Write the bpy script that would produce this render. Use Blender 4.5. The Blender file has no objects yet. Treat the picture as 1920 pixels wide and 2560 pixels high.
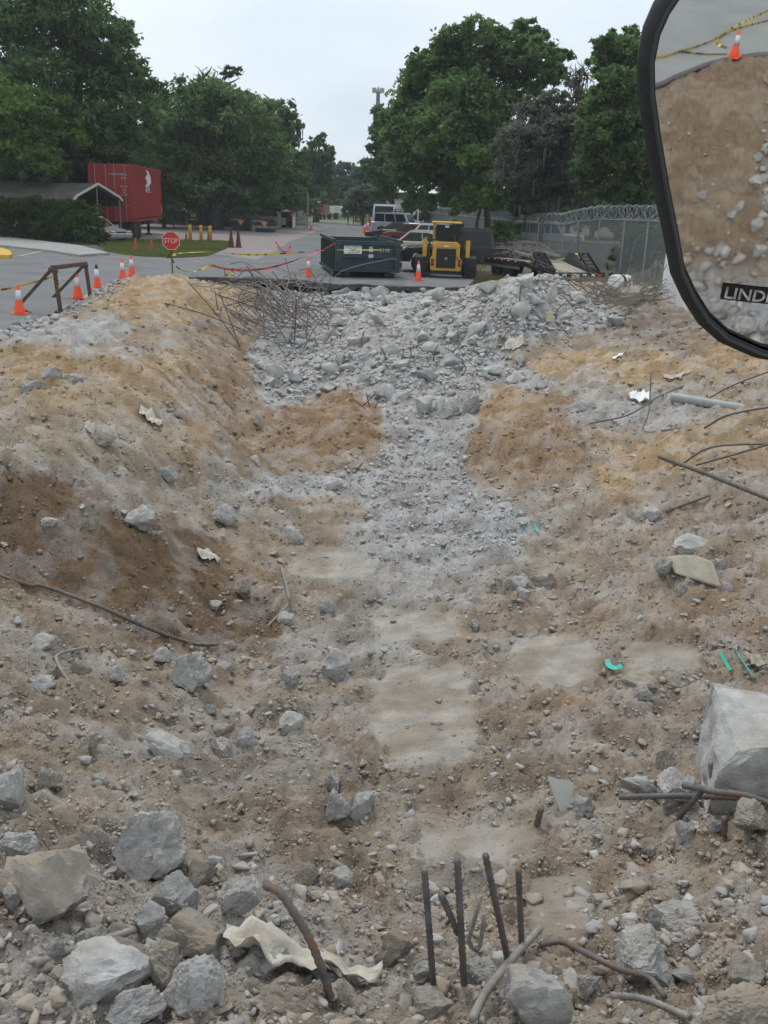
import bpy, bmesh, math, random
import numpy as np
from mathutils import Vector, Matrix
random.seed(7); rng = np.random.default_rng(7)
SC = bpy.context.scene; COL = SC.collection
# ------------------------------------------------------------ camera
HC = 2.8; FP = 2350.0; TH = math.radians(18.25); RO = 0.035
Fv = np.array([0, math.cos(TH), -math.sin(TH)]); U0 = np.array([0, math.sin(TH), math.cos(TH)]); R0 = np.array([1.0, 0, 0])
Rv = math.cos(RO)*R0 + math.sin(RO)*U0; Uv = math.cos(RO)*U0 - math.sin(RO)*R0
CP = np.array([0, 0, HC])
cd = bpy.data.cameras.new('camera'); cam = bpy.data.objects.new('camera', cd); COL.objects.link(cam)
cd.sensor_fit = 'VERTICAL'; cd.sensor_height = 36; cd.lens = 36*FP/2560; cd.clip_end = 3000; cd.clip_start = 0.05
cam.matrix_world = Matrix(((Rv[0], Uv[0], -Fv[0], 0), (Rv[1], Uv[1], -Fv[1], 0), (Rv[2], Uv[2], -Fv[2], HC), (0, 0, 0, 1)))
SC.camera = cam
# ------------------------------------------------------------ sky, sun, exposure
W = bpy.data.worlds.new('World'); SC.world = W; W.use_nodes = True
nt = W.node_tree; nt.nodes.clear()
out = nt.nodes.new('ShaderNodeOutputWorld'); bg = nt.nodes.new('ShaderNodeBackground'); bg.inputs[1].default_value = 0.1
sky = nt.nodes.new('ShaderNodeTexSky'); sky.sky_type = 'NISHITA'; sky.sun_disc = False
SUN_EL, SUN_AZ = math.radians(58), math.radians(-25)
sky.sun_elevation = SUN_EL; sky.sun_rotation = SUN_AZ
tc = nt.nodes.new('ShaderNodeTexCoord'); mp = nt.nodes.new('ShaderNodeMapping'); mp.inputs['Scale'].default_value = (1, 1, 2.6)
nz = nt.nodes.new('ShaderNodeTexNoise'); nz.inputs['Scale'].default_value = 2.2; nz.inputs['Detail'].default_value = 5; nz.inputs['Roughness'].default_value = .5
cr = nt.nodes.new('ShaderNodeValToRGB')
cr.color_ramp.elements[0].position = .36; cr.color_ramp.elements[0].color = (6.6, 7.6, 8.7, 1)
cr.color_ramp.elements[1].position = .64; cr.color_ramp.elements[1].color = (9.3, 10.0, 10.4, 1)
mx = nt.nodes.new('ShaderNodeMix'); mx.data_type = 'RGBA'; mx.inputs[0].default_value = .9
L = nt.links.new
L(tc.outputs['Generated'], mp.inputs[0]); L(mp.outputs[0], nz.inputs['Vector']); L(nz.outputs[0], cr.inputs[0])
L(sky.outputs[0], mx.inputs[6]); L(cr.outputs[0], mx.inputs[7]); L(mx.outputs[2], bg.inputs[0]); L(bg.outputs[0], out.inputs[0])
sd = bpy.data.lights.new('sun', 'SUN'); sd.energy = 1.5; sd.angle = math.radians(14); sd.color = (1, .97, .92)
sun = bpy.data.objects.new('sun', sd); COL.objects.link(sun)
sun.rotation_euler = (math.radians(90)-SUN_EL, 0, -SUN_AZ+math.pi)
SC.view_settings.view_transform = 'Standard'; SC.view_settings.look = 'None'; SC.view_settings.exposure = 0.2; SC.view_settings.gamma = 1
SC.cycles.max_bounces = 8; SC.cycles.diffuse_bounces = 5; SC.cycles.transparent_max_bounces = 12

# ------------------------------------------------------------ layout helpers (photo position -> place in the world)
def ray(u, v): return Fv + Rv*((u-960)/FP) - Uv*((v-1280)/FP)
def G(u, v, z=0.0):
    d = ray(u, v); t = (z-HC)/d[2]; return CP + d*t
def PY(u, v, Y):
    d = ray(u, v); return CP + d*(Y/d[1])
def proj(x, y, z):
    p = np.stack([x, y, z-HC], -1); f = p@Fv; f = np.where(f < .05, .05, f)
    return 960+FP*(p@Rv)/f, 1280-FP*(p@Uv)/f
def inpoly(px, py, poly):
    r = np.zeros(np.shape(px), bool); n = len(poly)
    for i in range(n):
        x1, y1 = poly[i][:2]; x2, y2 = poly[(i+1) % n][:2]
        if y1 == y2: continue
        c = ((y1 > py) != (y2 > py)) & (px < (x2-x1)*(py-y1)/(y2-y1)+x1); r ^= c
    return r
def _hash(ix, iy, s):
    h = (ix*374761393 + iy*668265263 + s*974634777) & 0xffffffff
    h = ((h ^ (h >> 13))*1274126177) & 0xffffffff
    return ((h ^ (h >> 16)) & 0xffff)/65535.0*2*math.pi
def perlin(x, y, s=0):
    x = np.asarray(x, float); y = np.asarray(y, float)
    x0 = np.floor(x).astype(np.int64); y0 = np.floor(y).astype(np.int64); fx = x-x0; fy = y-y0
    def g(ix, iy, dx, dy):
        a = _hash(ix, iy, s); return np.cos(a)*dx + np.sin(a)*dy
    u = fx*fx*fx*(fx*(fx*6-15)+10); v = fy*fy*fy*(fy*(fy*6-15)+10)
    a = g(x0, y0, fx, fy); b = g(x0+1, y0, fx-1, fy); c = g(x0, y0+1, fx, fy-1); d = g(x0+1, y0+1, fx-1, fy-1)
    return ((a*(1-u)+b*u)*(1-v) + (c*(1-u)+d*u)*v)*1.4
def fbm(x, y, o=4, s=0, gain=.5):
    r = 0; a = 1; f = 1
    for i in range(o): r = r + a*perlin(x*f+17.3*i, y*f-9.1*i, s+i); a *= gain; f *= 2.03
    return r
def sstep(a, b, x):
    t = np.clip((x-a)/(b-a), 0, 1); return t*t*(3-2*t)

# ------------------------------------------------------------ object helpers
def props(o, label=None, cat=None, group=None, kind=None):
    if label: o['label'] = label
    if cat: o['category'] = cat
    if group: o['group'] = group
    if kind: o['kind'] = kind
    return o
def thing(name, label, cat, loc=(0, 0, 0), rz=0, group=None):
    o = bpy.data.objects.new(name, None); COL.objects.link(o); o.location = tuple(loc); o.rotation_euler = (0, 0, rz); o.empty_display_size = .2
    return props(o, label, cat, group)
def mesh_np(name, V, F, smooth=False, nper=None):
    me = bpy.data.meshes.new(name)
    V = np.asarray(V, np.float32)
    if isinstance(F, np.ndarray):
        k = F.shape[1]; me.vertices.add(len(V)); me.vertices.foreach_set('co', V.ravel())
        me.loops.add(F.size); me.loops.foreach_set('vertex_index', F.astype(np.int32).ravel())
        me.polygons.add(len(F)); me.polygons.foreach_set('loop_start', np.arange(0, F.size, k, dtype=np.int32))
        me.update(calc_edges=True)
    else:
        me.from_pydata([tuple(map(float, v)) for v in V], [], F); me.update()
    if smooth: me.polygons.foreach_set('use_smooth', np.ones(len(me.polygons), bool))
    return me
def link(name, me, mat=None, parent=None, loc=None):
    o = bpy.data.objects.new(name, me); COL.objects.link(o)
    if mat is not None and me is not None and len(me.materials) == 0: me.materials.append(mat)
    if parent is not None: o.parent = parent
    if loc is not None: o.location = tuple(loc)
    return o
def setcol(me, C, name='Col'):
    a = me.color_attributes.new(name, 'FLOAT_COLOR', 'POINT')
    C = np.asarray(C, np.float32)
    if C.shape[1] == 3: C = np.concatenate([C, np.ones((len(C), 1), np.float32)], 1)
    a.data.foreach_set('color', C.ravel())
class MB:
    def __init__(s): s.v = []; s.f = []
    def add(s, V, F):
        b = len(s.v); s.v += [tuple(map(float, p)) for p in V]; s.f += [tuple(i+b for i in f) for f in F]; return s
    def box(s, x0, y0, z0, x1, y1, z1):
        return s.add([(x0, y0, z0), (x1, y0, z0), (x1, y1, z0), (x0, y1, z0), (x0, y0, z1), (x1, y0, z1), (x1, y1, z1), (x0, y1, z1)],
                     [(0, 3, 2, 1), (4, 5, 6, 7), (0, 1, 5, 4), (1, 2, 6, 5), (2, 3, 7, 6), (3, 0, 4, 7)])
    def prism(s, poly, axis, a, b, ta=None):
        """extrude a 2D outline: axis 'x' -> poly=(y,z), 'y' -> (x,z), 'z' -> (x,y)"""
        n = len(poly); V = []
        for t, pl in ((a, poly), (b, ta or poly)):
            for p in pl: V.append({'x': (t, p[0], p[1]), 'y': (p[0], t, p[1]), 'z': (p[0], p[1], t)}[axis])
        F = [tuple(range(n))[::-1], tuple(range(n, 2*n))] + [(i, (i+1) % n, n+(i+1) % n, n+i) for i in range(n)]
        return s.add(V, F)
    def tube(s, pts, r, n=8, caps=True, rad=None):
        P = [np.array(p, float) for p in pts]; m = len(P); V = []; F = []
        up = None
        for i in range(m):
            t = P[min(i+1, m-1)]-P[max(i-1, 0)]; t = t/(np.linalg.norm(t)+1e-9)
            if up is None: up = np.array([0, 0, 1.]) if abs(t[2]) < .9 else np.array([1., 0, 0])
            up = up - t*(up@t); up = up/(np.linalg.norm(up)+1e-9); sd_ = np.cross(t, up)
            rr = rad[i] if rad is not None else r
            for k in range(n):
                a = 2*math.pi*k/n; V.append(P[i]+rr*(math.cos(a)*up+math.sin(a)*sd_))
        for i in range(m-1):
            for k in range(n): F.append((i*n+k, i*n+(k+1) % n, (i+1)*n+(k+1) % n, (i+1)*n+k))
        if caps: F += [tuple(range(n))[::-1], tuple(range((m-1)*n, m*n))]
        return s.add(V, F)
    def beam(s, p, q, w, h=None):
        p = np.array(p, float); q = np.array(q, float); t = q-p; t /= np.linalg.norm(t)
        up = np.array([0, 0, 1.]) if abs(t[2]) < .95 else np.array([0, 1., 0]); sd_ = np.cross(t, up); sd_ /= np.linalg.norm(sd_); up = np.cross(sd_, t)
        h = h or w; V = [e+sd_*a*w/2+up*b*h/2 for e in (p, q) for a, b in ((-1, -1), (1, -1), (1, 1), (-1, 1))]
        return s.add(V, [(0, 3, 2, 1), (4, 5, 6, 7), (0, 1, 5, 4), (1, 2, 6, 5), (2, 3, 7, 6), (3, 0, 4, 7)])
    def lathe(s, prof, n=16, c=(0, 0, 0)):
        V = []; F = []; m = len(prof)
        for r, z in prof:
            for k in range(n): a = 2*math.pi*k/n; V.append((c[0]+r*math.cos(a), c[1]+r*math.sin(a), c[2]+z))
        for i in range(m-1):
            for k in range(n): F.append((i*n+k, i*n+(k+1) % n, (i+1)*n+(k+1) % n, (i+1)*n+k))
        F += [tuple(range(n))[::-1], tuple(range((m-1)*n, m*n))]
        return s.add(V, F)
    def build(s, name, mat, parent=None, smooth=False, bevel=0, loc=None):
        me = bpy.data.meshes.new(name); me.from_pydata(s.v, [], s.f)
        bm = bmesh.new(); bm.from_mesh(me); bmesh.ops.recalc_face_normals(bm, faces=bm.faces)
        if bevel: bmesh.ops.bevel(bm, geom=bm.edges, offset=bevel, segments=1, affect='EDGES', clamp_overlap=True)
        bm.to_mesh(me); bm.free()
        if smooth: me.polygons.foreach_set('use_smooth', np.ones(len(me.polygons), bool))
        return link(name, me, mat, parent, loc)
def box(name, mat, parent, *a, bevel=0): return MB().box(*a).build(name, mat, parent, bevel=bevel)
def text(name, s, size, mat, parent, loc, rot, ext=.002, align='CENTER', shear=0, sx=1):
    c = bpy.data.curves.new(name, 'FONT'); c.body = s; c.size = size; c.extrude = ext; c.align_x = align; c.align_y = 'CENTER'; c.resolution_u = 2; c.shear = shear
    t = bpy.data.objects.new('tmp', c); COL.objects.link(t)
    me = bpy.data.meshes.new_from_object(t); bpy.data.objects.remove(t); me.materials.clear()
    o = link(name, me, mat, parent, loc); o.rotation_euler = rot; o.scale = (sx, 1, 1); return o
def copy_tree(o, parent=None):
    c = o.copy(); COL.objects.link(c)
    if parent is not None: c.parent = parent
    for ch in list(o.children): copy_tree(ch, c)
    return c

# ------------------------------------------------------------ materials
def mat(name, col, rough=.7, var=.15, scale=6., bump=.2, bscale=None, metal=0., vcol=False, rust=None, rustf=.5, rnd=0., spec=.3, extra=None):
    m = bpy.data.materials.new(name); m.use_nodes = True; N = m.node_tree.nodes; K = m.node_tree.links.new
    p = N['Principled BSDF']; p.inputs['Roughness'].default_value = rough; p.inputs['Metallic'].default_value = metal
    p.inputs['Specular IOR Level'].default_value = spec
    t = N.new('ShaderNodeTexCoord'); n = N.new('ShaderNodeTexNoise'); n.inputs['Scale'].default_value = scale; n.inputs['Detail'].default_value = 6; n.inputs['Roughness'].default_value = .62
    K(t.outputs['Object'], n.inputs['Vector'])
    mr = N.new('ShaderNodeMapRange'); mr.inputs[1].default_value = .3; mr.inputs[2].default_value = .7; mr.inputs[3].default_value = 1-var; mr.inputs[4].default_value = 1+var
    K(n.outputs[0], mr.inputs[0])
    mm = N.new('ShaderNodeVectorMath'); mm.operation = 'SCALE'; K(mr.outputs[0], mm.inputs['Scale'])
    if vcol:
        a = N.new('ShaderNodeVertexColor'); a.layer_name = 'Col'; K(a.outputs[0], mm.inputs[0])
    else: mm.inputs[0].default_value = col[:3]
    res = mm.outputs[0]
    if rnd:
        oi = N.new('ShaderNodeObjectInfo'); r2 = N.new('ShaderNodeMapRange'); r2.inputs[3].default_value = 1-rnd; r2.inputs[4].default_value = 1+rnd; K(oi.outputs['Random'], r2.inputs[0])
        m2 = N.new('ShaderNodeVectorMath'); m2.operation = 'SCALE'; K(res, m2.inputs[0]); K(r2.outputs[0], m2.inputs['Scale']); res = m2.outputs[0]
    if rust:
        n2 = N.new('ShaderNodeTexNoise'); n2.inputs['Scale'].default_value = scale*.6; n2.inputs['Detail'].default_value = 8; n2.inputs['Roughness'].default_value = .7; K(t.outputs['Object'], n2.inputs['Vector'])
        r3 = N.new('ShaderNodeMapRange'); r3.inputs[1].default_value = rustf; r3.inputs[2].default_value = rustf+.12; K(n2.outputs[0], r3.inputs[0])
        mi = N.new('ShaderNodeMix'); mi.data_type = 'RGBA'; K(r3.outputs[0], mi.inputs[0]); K(res, mi.inputs[6]); mi.inputs[7].default_value = (*rust, 1); res = mi.outputs[2]
    if extra: res = extra(m, N, K, t, res)
    K(res, p.inputs['Base Color'])
    if bump:
        nb = N.new('ShaderNodeTexNoise'); nb.inputs['Scale'].default_value = bscale or scale*4; nb.inputs['Detail'].default_value = 5; nb.inputs['Roughness'].default_value = .7; K(t.outputs['Object'], nb.inputs['Vector'])
        b = N.new('ShaderNodeBump'); b.inputs['Strength'].default_value = bump; b.inputs['Distance'].default_value = .02; K(nb.outputs[0], b.inputs['Height']); K(b.outputs[0], p.inputs['Normal'])
    return m
def dusty(dust, lo=.45, hi=.62, nzlo=.1, amt=.75, sc=5.):
    """settled dust on faces that point up, broken by noise"""
    def f(m, N, K, t, res):
        g = N.new('ShaderNodeNewGeometry'); s = N.new('ShaderNodeSeparateXYZ'); K(g.outputs['Normal'], s.inputs[0])
        n = N.new('ShaderNodeTexNoise'); n.inputs['Scale'].default_value = sc; n.inputs['Detail'].default_value = 6; K(g.outputs['Position'], n.inputs['Vector'])
        a = N.new('ShaderNodeMapRange'); a.inputs[1].default_value = nzlo; a.inputs[2].default_value = 1; K(s.outputs[2], a.inputs[0])
        b = N.new('ShaderNodeMapRange'); b.inputs[1].default_value = lo; b.inputs[2].default_value = hi; b.inputs[4].default_value = amt; K(n.outputs[0], b.inputs[0])
        c = N.new('ShaderNodeMath'); c.operation = 'MULTIPLY'; K(a.outputs[0], c.inputs[0]); K(b.outputs[0], c.inputs[1])
        mi = N.new('ShaderNodeMix'); mi.data_type = 'RGBA'; K(c.outputs[0], mi.inputs[0]); K(res, mi.inputs[6]); mi.inputs[7].default_value = (*dust, 1)
        return mi.outputs[2]
    return f
def speck(c1, amt=.5, sc=60, th=.62):
    def f(m, N, K, t, res):
        v = N.new('ShaderNodeTexNoise'); v.inputs['Scale'].default_value = sc; v.inputs['Detail'].default_value = 3; v.inputs['Roughness'].default_value = .8; K(t.outputs['Object'], v.inputs['Vector'])
        b = N.new('ShaderNodeMapRange'); b.inputs[1].default_value = th; b.inputs[2].default_value = th+.08; b.inputs[4].default_value = amt; K(v.outputs[0], b.inputs[0])
        mi = N.new('ShaderNodeMix'); mi.data_type = 'RGBA'; K(b.outputs[0], mi.inputs[0]); K(res, mi.inputs[6]); mi.inputs[7].default_value = (*c1, 1)
        return mi.outputs[2]
    return f
def stains(c1, amt=.5, sc=.5, th=.55):
    def f(m, N, K, t, res):
        v = N.new('ShaderNodeTexNoise'); v.inputs['Scale'].default_value = sc; v.inputs['Detail'].default_value = 8; v.inputs['Roughness'].default_value = .65; v.inputs['Distortion'].default_value = .6; K(t.outputs['Object'], v.inputs['Vector'])
        b = N.new('ShaderNodeMapRange'); b.inputs[1].default_value = th; b.inputs[2].default_value = th+.1; b.inputs[4].default_value = amt; K(v.outputs[0], b.inputs[0])
        mi = N.new('ShaderNodeMix'); mi.data_type = 'RGBA'; K(b.outputs[0], mi.inputs[0]); K(res, mi.inputs[6]); mi.inputs[7].default_value = (*c1, 1)
        return mi.outputs[2]
    return f
TAN = (.375, .302, .228)
M = {}
M['ground'] = mat('soil', (0, 0, 0), .95, .16, 3.1, 1, 38, vcol=True, spec=.1, extra=speck((.36, .34, .31), .45, 34, .6))
_m = M['ground']; _N = _m.node_tree.nodes; _K = _m.node_tree.links.new; _b = [n for n in _N if n.type == 'BUMP'][0]; _b.inputs['Distance'].default_value = .035
_t = [n for n in _N if n.type == 'TEX_COORD'][0]; _v = _N.new('ShaderNodeTexVoronoi'); _v.inputs['Scale'].default_value = 11; _v.inputs['Randomness'].default_value = 1
_w = _N.new('ShaderNodeTexNoise'); _w.inputs['Scale'].default_value = 7; _w.inputs['Detail'].default_value = 6; _a = _N.new('ShaderNodeMix'); _a.data_type = 'VECTOR'; _a.inputs[0].default_value = .18
_K(_t.outputs['Object'], _w.inputs['Vector']); _K(_t.outputs['Object'], _a.inputs[4]); _K(_w.outputs['Color'], _a.inputs[5]); _K(_a.outputs[1], _v.inputs['Vector'])
_b2 = _N.new('ShaderNodeBump'); _b2.invert = True; _b2.inputs['Strength'].default_value = .55; _b2.inputs['Distance'].default_value = .05; _K(_v.outputs[0], _b2.inputs['Height']); _K(_b2.outputs[0], _b.inputs['Normal'])
M['chips'] = mat('rubble_chips', (0, 0, 0), .95, .12, 9, .4, 60, vcol=True, spec=.1)
M['conc'] = mat('broken_concrete', (.47, .462, .44), .92, .28, 4, 1, 22, rnd=.14, spec=.15, extra=dusty((.42, .37, .31), .42, .66))
M['concdark'] = mat('grey_concrete', (.39, .385, .365), .92, .25, 4, 1, 22, rnd=.12, spec=.15, extra=dusty(TAN, .5, .7))
M['conctan'] = mat('dusty_concrete', (.41, .375, .325), .95, .25, 4, 1, 22, rnd=.12, spec=.1, extra=dusty(TAN, .35, .55, amt=.9))
M['rebar'] = mat('rebar_steel', (.125, .118, .115), .7, .35, 14, .3, 90, metal=.2, rust=(.20, .11, .06), rustf=.5, extra=dusty((.26, .22, .18), .5, .7, .2, .6, 20))
M['rebar2'] = mat('dusty_rebar', (.25, .232, .21), .8, .25, 12, .2, 90, metal=.1)
M['asphalt'] = mat('asphalt', (.165, .168, .17), .9, .12, .35, .35, 60, spec=.2, extra=lambda m, N, K, t, res: stains((.115, .115, .115), .75, .35, .52)(m, N, K, t, stains((.215, .213, .205), .6, .9, .56)(m, N, K, t, speck((.26, .26, .26), .35, 40, .58)(m, N, K, t, res))))
M['kerbc'] = mat('pale_concrete', (.30, .295, .28), .9, .15, 2, .3, 30)
M['pink'] = mat('pink_brick_gravel', (.25, .215, .203), .92, .13, 1.2, .3, 40)
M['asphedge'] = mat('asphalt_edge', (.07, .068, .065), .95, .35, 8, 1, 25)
M['white'] = mat('white_paint', (.72, .72, .7), .5, .08, 5, .05)
M['linew'] = mat('worn_white_line', (.4, .4, .39), .8, .2, 8, .1)
M['liney'] = mat('worn_yellow_line', (.42, .36, .2), .8, .25, 6, .1)
M['yellowp'] = mat('yellow_paint', (.6, .36, .05), .6, .12, 5, .1)
M['boll'] = mat('bollard_yellow', (.52, .30, .04), .6, .12, 5, .1)
M['loader'] = mat('loader_yellow', (.56, .31, .05), .5, .1, 3, .05, extra=dusty((.3, .22, .12), .5, .7, .0, .5))
M['black'] = mat('black_steel', (.02, .02, .022), .5, .2, 5, .1)
M['rubber'] = mat('rubber', (.035, .035, .035), .85, .25, 8, .3)
M['darkgrey'] = mat('dark_grey', (.06, .06, .062), .6, .2, 6, .1)
M['grille'] = mat('grille', (.035, .033, .03), .8, .2, 30, .6, 80)
M['grey'] = mat('grey_steel', (.28, .29, .29), .5, .12, 6, .1, metal=.5)
M['galv'] = mat('galvanised', (.27, .29, .30), .45, .15, 8, .1, metal=.6)
M['rusty'] = mat('rusty_steel', (.085, .06, .05), .85, .3, 9, .4, 40, rust=(.16, .085, .05), rustf=.55)
M['cone'] = mat('cone_orange', (.86, .10, .035), .55, .05, 5, .03)
M['coneold'] = mat('cone_faded', (.36, .085, .04), .8, .3, 7, .1)
M['conedark'] = mat('cone_dark_red', (.12, .035, .03), .85, .3, 7, .1)
M['conew'] = mat('reflective_band', (.66, .67, .68), .4, .06, 12, .05)
M['green'] = mat('dumpster_green', (.026, .048, .052), .55, .3, 2.5, .15, rust=(.05, .05, .045), rustf=.62)
M['green2'] = mat('old_green', (.018, .034, .024), .6, .3, 2.5, .15, rust=(.09, .05, .025), rustf=.66)
M['binblue'] = mat('bin_dark_teal', (.018, .03, .034), .6, .2, 3, .1)
M['red'] = mat('container_red', (.27, .026, .022), .6, .1, 1.2, .05, rust=(.16, .04, .03), rustf=.7)
M['signred'] = mat('sign_red', (.5, .03, .025), .45, .12, 6, .03)
M['tapey'] = mat('yellow_tape', (.75, .55, .04), .5, .1, 5, .05)
M['taper'] = mat('red_tape', (.7, .05, .07), .5, .1, 5, .05)
M['silver'] = mat('silver_paint', (.42, .43, .44), .3, .04, 3, 0, metal=.5)
M['beige'] = mat('beige_paint', (.45, .41, .33), .3, .04, 3, 0, metal=.3)
M['blackp'] = mat('black_paint', (.012, .013, .016), .22, .05, 3, 0, spec=.5)
M['redp'] = mat('red_paint', (.15, .03, .03), .3, .05, 3, 0)
M['whitep'] = mat('white_car_paint', (.68, .69, .7), .3, .03, 3, 0)
M['tail'] = mat('tail_light_red', (.55, .02, .02), .25, .05, 9, 0)
M['chrome'] = mat('chrome', (.7, .7, .7), .15, .03, 3, 0, metal=1)
M['glass'] = mat('car_glass', (.012, .016, .018), .12, .05, 3, 0, spec=.3)
M['cream'] = mat('cream_shed', (.45, .42, .30), .7, .08, 3, .1)
M['roofgrey'] = mat('carport_roof', (.075, .07, .058), .7, .3, 1.2, .1)
M['under'] = mat('roof_underside', (.2, .22, .2), .6, .1, 3, .05)
M['trim'] = mat('pale_trim', (.5, .5, .45), .6, .1, 5, .05)
M['wood'] = mat('deck_wood', (.34, .31, .25), .85, .15, 5, .3, 30)
M['panel'] = mat('grey_fence_panel', (.16, .165, .17), .7, .15, 3, .1)
M['whitewall'] = mat('white_wall_panel', (.62, .63, .63), .75, .07, 3, .1)
M['pvc'] = mat('grey_pvc', (.31, .33, .32), .5, .12, 8, .05, extra=dusty(TAN, .45, .6))
M['teal'] = mat('teal_plastic', (.05, .42, .33), .5, .1, 8, .05)
M['cloth'] = mat('dirty_white_plastic', (.52, .475, .40), .6, .15, 5, .6, 18, extra=dusty((.34, .29, .235), .48, .66, -.5))
M['card'] = mat('weathered_board', (.33, .30, .235), .8, .12, 8, .2)
M['orange'] = mat('orange_logo', (.7, .25, .12), .6, .1, 5, 0)
M['blue'] = mat('blue_cooler', (.03, .09, .35), .4, .1, 5, 0)
M['yrope'] = mat('yellow_strap', (.55, .42, .08), .7, .15, 9, .1)
M['bark'] = mat('bark', (.07, .058, .045), .95, .3, 3, .8, 14)
M['twig'] = mat('dead_twigs', (.19, .165, .14), .9, .25, 4, .2)
M['moss'] = mat('spanish_moss', (.075, .08, .065), .95, .25, 2, .1)
M['kerbsoil'] = mat('leaf_litter', (.11, .08, .06), .95, .3, 4, .5, 20)
def leafmat(name, col, col2):
    m = bpy.data.materials.new(name); m.use_nodes = True; N = m.node_tree.nodes; K = m.node_tree.links.new
    o = N['Material Output']; N.remove(N['Principled BSDF'])
    d = N.new('ShaderNodeBsdfDiffuse'); tr = N.new('ShaderNodeBsdfTranslucent'); ms = N.new('ShaderNodeMixShader'); ms.inputs[0].default_value = .5
    t = N.new('ShaderNodeTexCoord'); n = N.new('ShaderNodeTexNoise'); n.inputs['Scale'].default_value = .42; n.inputs['Detail'].default_value = 4; K(t.outputs['Object'], n.inputs['Vector'])
    g = N.new('ShaderNodeNewGeometry'); ad = N.new('ShaderNodeMath'); ad.operation = 'MULTIPLY_ADD'; K(g.outputs['Random Per Island'], ad.inputs[0]); ad.inputs[1].default_value = .5; K(n.outputs[0], ad.inputs[2])
    mr = N.new('ShaderNodeMapRange'); mr.inputs[1].default_value = .5; mr.inputs[2].default_value = .95; K(ad.outputs[0], mr.inputs[0])
    mi = N.new('ShaderNodeMix'); mi.data_type = 'RGBA'; K(mr.outputs[0], mi.inputs[0]); mi.inputs[6].default_value = (*col, 1); mi.inputs[7].default_value = (*col2, 1)  # broad noise lightens the leaf colour, standing in for sunlit clumps
    K(mi.outputs[2], d.inputs[0]); K(mi.outputs[2], tr.inputs[0]); K(d.outputs[0], ms.inputs[1]); K(tr.outputs[0], ms.inputs[2]); K(ms.outputs[0], o.inputs[0]); return m
M['leafd'] = leafmat('leaf_dark', (.06, .11, .05), (.15, .235, .095))
M['leafm'] = leafmat('leaf_mid', (.07, .13, .055), (.18, .27, .10))
M['leafb'] = leafmat('leaf_bright', (.09, .17, .045), (.20, .31, .08))
M['leafg'] = leafmat('leaf_grey', (.11, .13, .10), (.20, .225, .165))
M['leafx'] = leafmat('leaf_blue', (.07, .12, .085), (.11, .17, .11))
M['grass'] = leafmat('grass_blade', (.09, .13, .035), (.20, .21, .08))
M['hedge'] = leafmat('hedge_leaf', (.035, .07, .03), (.09, .14, .04))
def tapemat(name, c1, c2):
    m = mat(name, c1, .5, .08, 5, .05)
    N = m.node_tree.nodes; K = m.node_tree.links.new; p = N['Principled BSDF']
    uv = N.new('ShaderNodeUVMap'); s = N.new('ShaderNodeSeparateXYZ'); K(uv.outputs[0], s.inputs[0])
    n = N.new('ShaderNodeTexNoise'); n.noise_dimensions = '1D'; n.inputs['Scale'].default_value = 3.0; n.inputs['Detail'].default_value = 3; K(s.outputs[0], n.inputs['W'])
    r = N.new('ShaderNodeMapRange'); r.inputs[1].default_value = .52; r.inputs[2].default_value = .56; K(n.outputs[0], r.inputs[0])
    mi = N.new('ShaderNodeMix'); mi.data_type = 'RGBA'; K(r.outputs[0], mi.inputs[0]); mi.inputs[6].default_value = (*c1, 1); mi.inputs[7].default_value = (*c2, 1); K(mi.outputs[2], p.inputs['Base Color']); return m
M['cty'] = tapemat('caution_tape', (.72, .52, .05), (.12, .09, .02))
M['dtr'] = tapemat('danger_tape', (.68, .05, .08), (.25, .03, .04))
def meshmat(name, col, frac, sc):
    m = bpy.data.materials.new(name); m.use_nodes = True; N = m.node_tree.nodes; K = m.node_tree.links.new
    o = N['Material Output']; p = N['Principled BSDF']; p.inputs['Base Color'].default_value = (*col, 1); p.inputs['Metallic'].default_value = .3; p.inputs['Roughness'].default_value = .5
    uv = N.new('ShaderNodeUVMap'); s = N.new('ShaderNodeSeparateXYZ'); K(uv.outputs[0], s.inputs[0])
    outs = []
    for sg in ('ADD', 'SUBTRACT'):
        a = N.new('ShaderNodeMath'); a.operation = sg; K(s.outputs[0], a.inputs[0]); K(s.outputs[1], a.inputs[1])
        b = N.new('ShaderNodeMath'); b.operation = 'MULTIPLY'; b.inputs[1].default_value = sc; K(a.outputs[0], b.inputs[0])
        c = N.new('ShaderNodeMath'); c.operation = 'FRACT'; K(b.outputs[0], c.inputs[0])
        d = N.new('ShaderNodeMath'); d.operation = 'LESS_THAN'; d.inputs[1].default_value = frac; K(c.outputs[0], d.inputs[0]); outs.append(d)
    mx_ = N.new('ShaderNodeMath'); mx_.operation = 'MAXIMUM'; K(outs[0].outputs[0], mx_.inputs[0]); K(outs[1].outputs[0], mx_.inputs[1])
    tr = N.new('ShaderNodeBsdfTransparent'); ms = N.new('ShaderNodeMixShader'); K(mx_.outputs[0], ms.inputs[0]); K(tr.outputs[0], ms.inputs[1]); K(p.outputs[0], ms.inputs[2]); K(ms.outputs[0], o.inputs[0]); return m
M['chain'] = meshmat('chain_link', (.22, .245, .25), .30, 14)
mg = bpy.data.materials.new('mirror_glass'); mg.use_nodes = True; _p = mg.node_tree.nodes['Principled BSDF']
_n = mg.node_tree.nodes.new('ShaderNodeTexNoise'); _n.inputs['Scale'].default_value = 9; _n.inputs['Detail'].default_value = 8
_r = mg.node_tree.nodes.new('ShaderNodeMapRange'); _r.inputs[3].default_value = .0; _r.inputs[4].default_value = .05
_t = mg.node_tree.nodes.new('ShaderNodeTexCoord'); mg.node_tree.links.new(_t.outputs['Object'], _n.inputs['Vector'])
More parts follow.
